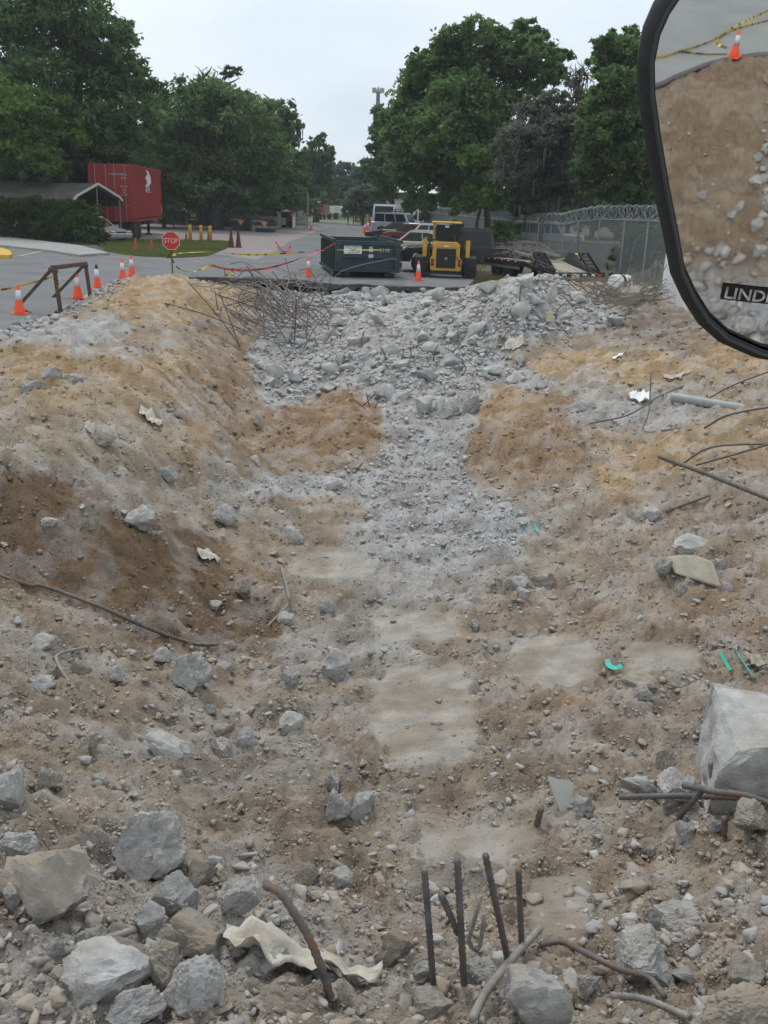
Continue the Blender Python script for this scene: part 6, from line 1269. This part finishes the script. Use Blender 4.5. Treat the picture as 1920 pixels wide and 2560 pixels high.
# ============================================================ trees
def leaves(C_, R_, n, size, seed, flat=.75, shell=.55):
    """leaf-sized quads in sub-clumps around lobe centres"""
    r = np.random.default_rng(seed); w = R_**2; w = w/w.sum(); Vs = []
    for c, rad, k in zip(C_, R_, (w*n*.85).astype(int)):
        ns = max(10, int(k/44)); a = r.normal(size=(ns, 3)); a /= np.linalg.norm(a, axis=1)[:, None]; a[:, 2] = np.where(a[:, 2] < -.55, -a[:, 2], a[:, 2])
        sub = c+a*np.array([1, 1, flat])*rad*(r.uniform(shell, 1.22, (ns, 1))**.8); sr = rad*r.uniform(.12, .30, ns)
        j = r.integers(0, ns, k); g = r.normal(size=(k, 3))*.5; p = sub[j]+g*sr[j][:, None]*np.array([1.15, 1.15, .75]); Vs.append(p)
    P = np.concatenate(Vs); k = len(P); n1 = r.normal(size=(k, 3)); n1[:, 2] = np.abs(n1[:, 2])+.25; n1 /= np.linalg.norm(n1, axis=1)[:, None]; a = r.normal(size=(k, 3)); a -= n1*(a*n1).sum(1)[:, None]; a /= np.linalg.norm(a, axis=1)[:, None]; b = np.cross(n1, a)
    s = size*r.uniform(.6, 1.3, (k, 1)); q = np.stack([P-a*s, P-b*s*.45, P+a*s, P+b*s*.45], 1).reshape(-1, 3); f = np.arange(k*4, dtype=np.int32).reshape(-1, 4); return q, f
NLEAF = 0
def tree(label, lobes, Yd, base, tw, m, seed, n=26000, size=.2, depth=.8, limbs=True, name='oak_tree', moss=False, shell=.55, group='trees around the yard'):
    global NLEAF
    r = random.Random(seed); bpt = PY(base[0], 0, Yd); bx_ = bpt[0] if len(base) == 1 else G(base[0], base[1])[0]*0+PY(base[0], base[1], Yd)[0]
    t = thing(name, label, 'tree', (bx_, Yd, 0), 0, group); T = np.array([bx_, Yd, 0])
    C_ = []; R_ = []
    for u, v, rp in lobes:
        rad = rp*Yd/FP; dy = r.uniform(-1, 1)*depth*rad*1.2+r.uniform(-1, 1)*1.5; c = PY(u, v, Yd+dy); C_.append(c-T); R_.append(rad*1.0)
        C_.append(c-T+np.array([r.uniform(-.3, .3)*rad, rad*.9, -rad*.2])); R_.append(rad*.9)
    C_ = np.array(C_); R_ = np.array(R_); q, f = leaves(C_, R_, n, size, seed, shell=shell); NLEAF += len(f)
    link('crown', mesh_np('crown', q, f), M[m], t)
    top = C_[np.argmax(C_[:, 2])]; zc = min(C_[:, 2].min()+1.0, 5); zc = max(zc, 2.2)
    tr = MB(); pth = [np.array([0, 0, -.1]), np.array([r.uniform(-.2, .2), 0, zc*.5]), np.array([r.uniform(-.4, .4), 0, zc]), (np.array([0, 0, zc])+top)/2, top]; P5 = smooth_path(pth, 1.0); rr = [tw*(1.25 if i == 0 else 1)*(1-.9*i/len(P5)) for i in range(len(P5))]; tr.tube(P5, tw, 9, True, rr)
    tr.build('trunk', M['bark'], t, smooth=True)
    if limbs:
        lb = MB()
        for c, rad in list(zip(C_, R_))[::2][:22]:
            s = pth[2]+np.array([0, 0, r.uniform(-.5, 2)]); mid = (s+c)/2+np.array([r.uniform(-.5, .5), 0, r.uniform(.1, .8)]); lb.tube(smooth_path([s, mid, c], 1.0), .1, 5, True, None if False else list(np.linspace(tw*.45, .03, len(smooth_path([s, mid, c], 1.0)))))
        lb.build('limbs', M['bark'], t, smooth=True)
    if moss:
        ms = MB(); 
        for i in range(110):
            k = r.randrange(len(C_)); p = C_[k]+np.array([r.uniform(-1, 1)*R_[k], r.uniform(-1.1, -.3)*R_[k], r.uniform(-.7, .2)*R_[k]]); l = r.uniform(.4, 1.2); w = r.uniform(.03, .08); ms.add([p+[-w, 0, 0], p+[w, 0, 0], p+[w*.3, 0, -l], p+[-w*.3, 0, -l*.9]], [(0, 1, 2, 3)])
        ms.build('hanging_moss', M['moss'], t)['kind'] = 'stuff'
    return t
TR = [
('tall dark oak at upper left rising out of the frame', [(60, 20, 120), (180, 30, 75), (150, 120, 110), (262, 112, 66), (302, 150, 40), (230, 215, 100), (335, 205, 56), (388, 222, 32), (100, 250, 120), (330, 285, 75), (225, 340, 90), (300, 375, 66), (-60, 100, 120), (-60, 300, 120), (120, 370, 90), (300, 85, 40), (210, -20, 50)], 66, (200, 600), .5, 'leafd', 1, 60000, .20, False),
('bright green maple at the left edge before the dark oak', [(25, 215, 55), (60, 300, 75), (130, 290, 55), (150, 350, 58), (60, 400, 75), (182, 305, 32), (10, 350, 70), (110, 415, 50), (-60, 320, 90), (190, 350, 26), (30, 260, 60)], 61, (60, 590), .28, 'leafb', 2, 26000, .17, False),
('low dark tree behind the carport roof', [(20, 470, 60), (100, 462, 50), (185, 425, 55), (255, 395, 45), (-60, 480, 70), (150, 500, 50), (60, 520, 50)], 64, (120, 600), .3, 'leafd', 3, 18000, .19, False),
('wide oak behind the red container topped by bare branches', [(520, 240, 50), (475, 225, 30), (592, 246, 30), (460, 285, 80), (556, 290, 80), (640, 290, 52), (600, 390, 95), (480, 390, 100), (400, 345, 66), (395, 430, 60), (540, 455, 80), (640, 470, 60), (430, 500, 60), (560, 520, 55), (660, 400, 60), (350, 410, 50), (350, 480, 50)], 86, (540, 560), .6, 'leafm', 4, 60000, .22, True),
('oak with ragged right edge left of the road gap', [(690, 290, 44), (725, 305, 24), (742, 322, 14), (700, 375, 52), (728, 440, 38), (700, 500, 42), (662, 330, 50), (745, 390, 12), (650, 520, 50)], 96, (700, 560), .45, 'leafm', 5, 24000, .22, True),
('moss hung tree standing alone left of the far white trailer', [(799, 352, 20), (782, 368, 18), (818, 378, 18), (775, 400, 28), (803, 410, 30), (765, 450, 38), (803, 455, 28), (768, 488, 28), (820, 430, 16)], 128, (790, 548), .4, 'leafd', 6, 18000, .24, True),
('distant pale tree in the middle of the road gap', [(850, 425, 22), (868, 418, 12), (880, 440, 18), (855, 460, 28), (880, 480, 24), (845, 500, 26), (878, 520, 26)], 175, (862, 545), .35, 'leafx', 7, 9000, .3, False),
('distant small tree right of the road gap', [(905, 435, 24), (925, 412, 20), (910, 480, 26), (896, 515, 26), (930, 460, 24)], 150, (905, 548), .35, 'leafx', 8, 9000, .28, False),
('round mossy bush tree by the far lawn', [(890, 500, 30), (915, 490, 30), (880, 525, 24), (920, 525, 28), (945, 510, 28)], 120, (908, 552), .2, 'leafg', 9, 9000, .22, True),
('slender oak rising left of the big right oak', [(954, 288, 24), (940, 318, 18), (965, 320, 26), (950, 350, 28), (972, 380, 36), (935, 372, 16), (950, 420, 34), (980, 450, 36), (960, 480, 30), (925, 420, 14)], 104, (975, 560), .35, 'leafm', 10, 20000, .22, False),
('huge spreading oak right of the road, tallest tree', [(1065, 148, 38), (1050, 180, 36), (1192, 92, 46), (1140, 112, 46), (1313, 76, 34), (1345, 98, 30), (1385, 142, 30), (1418, 142, 18), (1340, 140, 50), (1275, 108, 36), (1240, 90, 30), (1095, 190, 66), (1163, 180, 74), (1240, 165, 62), (1385, 190, 34), (1290, 170, 44), (1350, 195, 40), (1024, 236, 28), (1008, 290, 44), (1065, 275, 78), (1145, 270, 84), (1042, 350, 74), (1117, 350, 84), (1210, 265, 60), (1300, 240, 40), (1215, 350, 60), (1175, 410, 66), (1070, 420, 66), (1020, 440, 46), (1150, 480, 46), (1050, 500, 40)], 66, (1217, 622), .26, 'leafm', 11, 100000, .19, False),
('younger leafy tree in front of the great oak trunk', [(1200, 470, 36), (1235, 500, 34), (1170, 510, 30), (1215, 440, 36), (1245, 450, 30), (1150, 520, 24), (1190, 400, 34)], 60, (1190, 610), .12, 'leafb', 12, 16000, .15, False),
('grey green tree with thin foliage right of the great oak', [(1330, 290, 46), (1382, 268, 40), (1402, 335, 50), (1310, 365, 58), (1380, 395, 60), (1295, 440, 52), (1395, 455, 56), (1340, 480, 50), (1440, 400, 44), (1250, 440, 30), (1320, 510, 44), (1430, 300, 34), (1430, 490, 44)], 58, (1345, 620), .22, 'leafg', 13, 42000, .14, True),
('bare twiggy tree top between the grey tree and the right tree', [(1445, 205, 26), (1460, 235, 22), (1440, 250, 30)], 59, (1440, 620), .1, 'leafg', 14, 1300, .1, False),
('bright green tree beside the mirror at right', [(1512, 112, 28), (1552, 104, 36), (1588, 95, 30), (1545, 150, 52), (1600, 150, 52), (1480, 278, 36), (1520, 285, 66), (1472, 325, 32), (1565, 340, 72), (1508, 400, 58), (1600, 430, 62), (1640, 240, 55), (1640, 380, 62), (1490, 470, 46), (1580, 495, 46), (1545, 220, 50), (1500, 240, 26), (1700, 300, 90), (1700, 150, 80), (1460, 420, 30)], 52, (1560, 620), .28, 'leafm', 15, 70000, .16, False)]
for lab, lb, Yd, base, tw, m, sd_, n, sz, ms in TR: tree(lab, lb, Yd, base, tw, m, sd_, n, sz, moss=ms, shell=.3 if sd_ == 14 else .55)
# bare dead branches crowning the wide oak
q = MB(); T = PY(535, 240, 86)
for (u0, v0, u1, v1) in ((515, 225, 505, 172), (510, 200, 495, 168), (512, 190, 530, 165), (518, 215, 540, 178), (545, 225, 560, 185), (560, 195, 590, 178), (560, 200, 575, 172), (555, 215, 600, 195)): q.tube([PY(u0, v0, 86), PY((u0+u1)/2+3, (v0+v1)/2, 86), PY(u1, v1, 86)], .1, 5, True, [.12, .07, .02])
for k in range(40):
    u = random.gauss(545, 30); v = random.gauss(190, 9); q.tube([PY(u, v, 86), PY(u+random.gauss(0, 9), v-abs(random.gauss(0, 7)), 86)], .02, 4)
o = q.build('dead_branches', M['bark']); o['kind'] = 'stuff'; wide = [x for x in bpy.data.objects if x.get('label', '').startswith('wide oak')][0]; o.parent = wide; o.location = -Vector(wide.location)
q, f = leaves(np.array([PY(592, 182, 86), PY(575, 176, 86), PY(563, 190, 86)])-np.array(wide.location), np.array([.5, .4, .4]), 500, .2, 71); link('top_foliage', mesh_np('top_foliage', q, f), M['leafd'], wide)
tw = MB(); tb = [x for x in bpy.data.objects if x.get('label', '').startswith('bare twiggy')][0]
for k in range(130):
    u = random.gauss(1450, 16); v = random.uniform(165, 290); tw.tube([PY(u, v+14, 59), PY(u+random.gauss(0, 6), v, 59), PY(u+random.gauss(0, 13), v-random.uniform(6, 18), 59)], .02, 4, True, [.03, .02, .008])
for k in range(9): tw.tube([PY(1440, 420, 59), PY(1445+random.gauss(0, 8), 300, 59), PY(1450+random.gauss(0, 14), 180, 59)], .04, 5, True, [.1, .05, .015])
o = tw.build('twigs', M['bark'], tb); o.location = -Vector(tb.location)
# belts of trees behind: three kinds, copied
protos = []
for i in range(3):
    r = random.Random(500+i); C_ = np.array([[r.gauss(0, 2.2), r.gauss(0, 2), 3+r.random()*6.5] for _ in range(15)]+[[r.gauss(0, 2.6), r.gauss(0, 1.6), 1.5+r.random()*2] for _ in range(6)]); R_ = np.array([r.uniform(1.3, 2.3) for _ in range(21)]); q, f = leaves(C_, R_, 12000, .27, 600+i)
    t = thing('background_tree', 'x', 'tree'); link('crown', mesh_np('crown', q, f), M[['leafd', 'leafm', 'leafd'][i]], t); MB().tube([(0, 0, -.2), (.1, 0, 3), (0, 0, 7)], .25, 7, True, [.3, .22, .08]).build('trunk', M['bark'], t); protos.append(t)
spots = []
for u in range(-120, 720, 62): spots.append((u, 108+8*math.sin(u), .95, 'background tree in the dark belt behind the left yard', 'trees of the left belt'))
for u in range(740, 960, 34): spots.append((u, 185+20*math.sin(u), .85+.1*math.sin(u*3), 'small distant tree closing the end of the road', 'trees at the end of the road'))
for u in range(1110, 2300, 62): spots.append((u, 104+6*math.sin(u), .95, 'background tree behind the right hand fence', 'trees of the right belt'))
for u in range(-80, 420, 70): spots.append((u, 84, .62, 'low dark tree filling the gap behind the carport', 'low trees behind the carport'))
for i, (u, Yd, s, lab, g) in enumerate(spots):
    o = protos[i % 3] if i < 3 else copy_tree(protos[i % 3]); p = PY(u, 560, Yd); o.location = (p[0], Yd, 0); o.scale = (s, s, s*random.uniform(.85, 1.1)); o.rotation_euler = (0, 0, random.uniform(0, 6.28)); props(o, lab, 'tree', g)
# hedge and shrubs
def shrub(label, cs, m, n, size, seed, name='hedge', cat='hedge', kind=None):
    C_ = np.array([c[:3] for c in cs]); R_ = np.array([c[3] for c in cs]); b = np.array([C_[:, 0].mean(), C_[:, 1].mean(), 0]); q, f = leaves(C_-b, R_, n, size, seed, flat=.9, shell=.3); t = thing(name, label, cat, b); link('foliage', mesh_np('foliage', q, f), M[m], t)
    s = MB()
    for c in C_[:20]: s.tube([(c[0]-b[0], c[1]-b[1], 0), (c[0]-b[0]+random.uniform(-.2, .2), c[1]-b[1], c[2])], .03, 5)
    s.build('stems', M['bark'], t); return t
cs = []
for u in range(-60, 235, 13):
    v = 592+max(0, (u+60))*.07; p = G(u, v); top = 500 if u < 200 else 520
    for k in range(3): z = .45+k*.65; cs.append((p[0]+random.uniform(-.2, .2), p[1]+.5+random.uniform(-.3, .5), z*(1 if u < 190 else .8), random.uniform(.5, .75)))
p = G(222, 610)
shrub('dense dark hedge along the left sidewalk hiding parked cars', cs, 'hedge', 42000, .085, 801)
p = G(248, 617); shrub('small loose shrub before the silver car nose', [(p[0], p[1], .35, .3), (p[0]+.3, p[1]+.1, .6, .28)], 'hedge', 1500, .07, 802, 'shrub', 'shrub')
for u, v, z, r_, lab in ((1255, 640, .9, 1.0, 'green bush beside the tree trunk and fence'), (1580, 700, .9, .8, 'weedy bush in front of the right fence'), (1630, 700, 1.3, 1.1, 'vine bush on the fence by the white wall'), (1140, 600, .8, .9, 'low bush at the foot of the far fence')):
    p = G(u, v); shrub(lab, [(p[0]+random.uniform(-.6, .6), p[1]+1.0+random.uniform(-.3, .8), z*random.uniform(.4, 1.5), r_*random.uniform(.5, .9)) for _ in range(6)], 'hedge' if u > 1500 else 'leafb', 5000, .1, 810+u, 'bush', 'bush')
# grass: blades on the island, under the trailer
def grass(name, poly, n, h, z=.05):
    a = np.array([G(u, v)[:2] for u, v in poly]); lo, hi = a.min(0), a.max(0); p = rng.uniform(lo, hi, (n, 2)); p = p[inpoly(p[:, 0], p[:, 1], a)]; k = len(p); hgt = h*rng.uniform(.4, 1.2, k)*(1+.6*perlin(p[:, 0]*.8, p[:, 1]*.8, 8)); ang = rng.uniform(0, math.pi, k); w = .018
    zz = np.full(k, z); d = np.stack([np.cos(ang)*w, np.sin(ang)*w, 0*ang], 1); b = np.stack([p[:, 0], p[:, 1], zz-.02], 1); tp = b+np.stack([rng.normal(0, .05, k), rng.normal(0, .05, k), hgt], 1)
    V = np.stack([b-d, b+d, tp], 1).reshape(-1, 3); F = np.arange(3*k, dtype=np.int32).reshape(-1, 3); o = link(name, mesh_np(name, V, F), M['grass']); o['kind'] = 'stuff'
grass('island_grass', [(243, 608), (330, 603), (450, 606), (560, 606), (585, 611), (560, 625), (517, 641), (440, 645), (330, 640), (262, 629)], 60000, .16)
grass('verge_grass', [(1180, 700), (1240, 690), (1330, 690), (1500, 715), (1530, 735), (1420, 742), (1300, 716)], 60000, .14, -.03)
grass('verge_grass', [(905, 552), (960, 548), (1200, 600), (1260, 640), (1180, 690), (1100, 650), (1000, 600), (935, 568)], 50000, .16, -.05)
grass('far_grass', [(390, 556), (700, 556), (770, 548), (700, 562), (600, 564), (400, 560)], 25000, .5, -.05)
# ============================================================ fences
def razor(name, P, R, parent, pitch=.28):
    pts = []; Q = smooth_path(P, pitch); 
    for i in range(len(Q)-1):
        for k in range(14):
            f = k/14; c = Q[i]*(1-f)+Q[i+1]*f; a = 2*math.pi*f; d = Q[i+1]-Q[i]; s = np.array([d[1], -d[0], 0]); s /= np.linalg.norm(s)+1e-9; rr = R*(1+.12*math.sin(i*1.7)); pts.append(c+np.array([0, 0, rr*math.sin(a)])+s*rr*.9*math.cos(a)+d/np.linalg.norm(d)*.12*math.sin(i*2.1))
    return MB().tube(pts, .010, 4, False).build(name, M['galv'], parent)
def chainfence(label, pts, hs, gate_z=0, razorw=True, solid=False, mid=()):
    b = np.array(pts[0]); t = thing('chain_link_fence' if not solid else 'panel_fence', label, 'fence', b); P = [np.array(p)-b for p in pts]
    V = []; uvs = []; L_ = 0
    for i, (p, h) in enumerate(zip(P, hs)):
        MB().tube([p+[0, 0, -.3], p+[0, 0, h+.04]], .035, 8).build('post', M['galv'], t)
        if i:
            q = P[i-1]; d = np.linalg.norm(p-q); MB().tube([q+[0, 0, hs[i-1]], p+[0, 0, h]], .024, 6).build('top_rail', M['galv'], t)
            if solid:
                n = max(1, int(d/.6))
                for k in range(n):
                    a = q+(p-q)*k/n; c = q+(p-q)*(k+.94)/n; ha = hs[i-1]+(h-hs[i-1])*k/n-.03; MB().add([a+[0, 0, .02], c+[0, 0, .02], c+[0, 0, ha], a+[0, 0, ha], a+[0, .03, .02], c+[0, .03, .02], c+[0, .03, ha], a+[0, .03, ha]], [(0, 1, 2, 3), (4, 7, 6, 5), (0, 3, 7, 4), (1, 5, 6, 2), (2, 6, 7, 3), (0, 4, 5, 1)]).build('fence_panel', M['panel'], t)
            else:
                me = bpy.data.meshes.new('mesh'); me.from_pydata([tuple(q+[0, 0, .02]), tuple(p+[0, 0, .02]), tuple(p+[0, 0, h]), tuple(q+[0, 0, hs[i-1]])], [], [(0, 1, 2, 3)]); ul = me.uv_layers.new(name='UVMap')
                for li, uvv in enumerate(((L_, 0), (L_+d, 0), (L_+d, h), (L_, hs[i-1]))): ul.data[li].uv = uvv
                link('chain_mesh', me, M['chain'], t)
            L_ += d
        if razorw:
            for s in (-1, 1): MB().beam(p+[0, 0, h], p+[.28*s, 0, h+.32], .03, .03).build('outrigger', M['galv'], t)
    if razorw: razor('razor_wire', [p+[0, 0, h+.3] for p, h in zip(P, hs)], .27, t)
    return t
ff = []; hs = []
for u, Yd, h in ((1850, 30, 2.44), (1700, 34.5, 2.44), (1616, 38.2, 2.44), (1557, 41, 2.42), (1495, 44, 2.38), (1442, 47, 2.2), (1406, 50, 2.0), (1375, 53, 1.95), (1344, 56, 1.9), (1315, 59, 1.85), (1284, 62, 1.8)): p = PY(u, 600, Yd); ff.append((p[0], Yd, 0)); hs.append(h)
chainfence('chain link fence topped with razor wire coils at right', ff, hs)
ff = []; hs = []
for u, Yd in ((1272, 64), (1236, 70), (1195, 76), (1150, 83), (1105, 90), (1060, 98)): p = PY(u, 600, Yd); ff.append((p[0], Yd, 0)); hs.append(1.9)
chainfence('grey slatted fence with razor wire behind the parked cars', ff, hs, solid=True)
ff = [tuple(PY(u, 560, 99-.0*u)*[1, 1, 0]) for u in (330, 395, 460, 520, 580, 650, 712)]
chainfence('far chain link fence behind the left dumpsters', ff, [2.9]*7, razorw=False)
ff = [tuple(PY(u, 560, Yd)*[1, 1, 0]) for u, Yd in ((712, 98), (740, 98), (768, 96), (770, 104))]
chainfence('tall gate posts and mesh right of the shed', ff, [3.4]*4, razorw=False)
# behind the right fence: pale wall and parked van
p = PY(1390, 640, 64); t = thing('low_wall', 'pale concrete wall seen through the chain link fence', 'wall', (p[0], 64, 0), -.35); box('wall', M['kerbc'], t, -4, 0, 0, 16, .3, .7); box('cap', M['kerbc'], t, -4, -.05, .702, 16, .35, .78)
p = G(1345, 600); car('pale vehicle parked beyond the razor wire fence', (p[0]*.8, 66, .0), -.2, L=4.8, kind='suv', paint='silver', H=1.9)
# light pole, antenna tower
p = PY(1043, 590, 90); o = thing('lamp_pole', 'thin white pole beside the far grey fence', 'pole', (p[0], 90, 0)); MB().tube([(0, 0, 0), (0, 0, 3.6)], .06, 8).build('post', M['white'], o); box('cap', M['grey'], o, -.15, -.1, 3.6, .15, .1, 3.7)
Yt = 420; b = PY(936, 560, Yt); tt = thing('antenna_tower', 'tall lattice antenna mast rising over the trees', 'tower', (b[0], Yt, 0)); top = PY(948, 230, Yt)[2]; s_ = Yt/FP
mm = M['darkgrey']
for dx, dy in ((-1, -.6), (1, -.6), (0, 1.1)):
    k = 3.2*s_; MB().tube([(dx*k*1.3, dy*k*1.3, 0), (dx*k*.8, dy*k*.8, top)], .35, 5).build('mast_leg', mm, tt)
br = MB(); nb = 34
for i in range(nb):
    z0_, z1_ = top*(.35+.65*i/nb), top*(.35+.65*(i+1)/nb); k = 3.2*s_*(1.3-.5*(z0_/top)); A_ = [(-k, -.6*k), (k, -.6*k), (0, 1.1*k)]
    for j in range(3): a, c = A_[j], A_[(j+1) % 3]; br.tube([(a[0], a[1], z0_), (c[0], c[1], z1_)], .2, 4); br.tube([(a[0], a[1], z1_), (c[0], c[1], z1_)], .18, 4)
br.build('lattice', mm, tt)
for i in range(12):
    a = 2*math.pi*i/12; R_ = 12*s_; box('antenna_panel', M['grey'], tt, R_*math.cos(a)-.35, R_*math.sin(a)-.35, top-1.5*s_*1, R_*math.cos(a)+.35, R_*math.sin(a)+.35, top+8*s_)
MB().tube([(12*s_*math.cos(2*math.pi*i/12), 12*s_*math.sin(2*math.pi*i/12), top+3*s_) for i in range(13)], .2, 5).build('ring_mount', mm, tt); MB().tube([(0, 0, top), (0, 0, top+11*s_)], .2, 5).build('lightning_rod', mm, tt)
zt2 = PY(940, 290, Yt)[2]; box('antenna_panel', M['grey'], tt, -8*s_, -.5, zt2, -7*s_, .5, zt2+7*s_); MB().tube([(-8*s_, 0, zt2+3*s_), (3*s_, 0, zt2+3*s_)], .15, 4).build('side_arm', mm, tt)
# building glimpsed behind
p = PY(985, 520, 125); t = thing('low_building', 'pale building glimpsed between trees above the white van', 'building', (p[0], 125, 0)); box('wall', M['white'], t, -2.5, 0, 0, 4.2, 6, 3.4); box('roof', M['darkgrey'], t, -3.2, -.5, 3.41, 5, 6.5, 4.0); box('window', M['glass'], t, -1.6, -.03, 1.2, -.4, -.005, 2.2); box('window', M['glass'], t, 1.2, -.03, 1.2, 2.4, -.005, 2.2)
print('leaf quads', NLEAF)

# ============================================================ air
hz = MB().box(-300, -60, -3, 300, 470, 75).build('haze', None); hz['kind'] = 'stuff'
hm = bpy.data.materials.new('haze'); hm.use_nodes = True; hn = hm.node_tree; hn.nodes.remove(hn.nodes['Principled BSDF']); pv_ = hn.nodes.new('ShaderNodeVolumePrincipled'); pv_.inputs['Color'].default_value = (.93, .96, 1, 1); pv_.inputs['Density'].default_value = .00048; hn.links.new(pv_.outputs[0], hn.nodes['Material Output'].inputs['Volume']); hz.data.materials.clear(); hz.data.materials.append(hm)
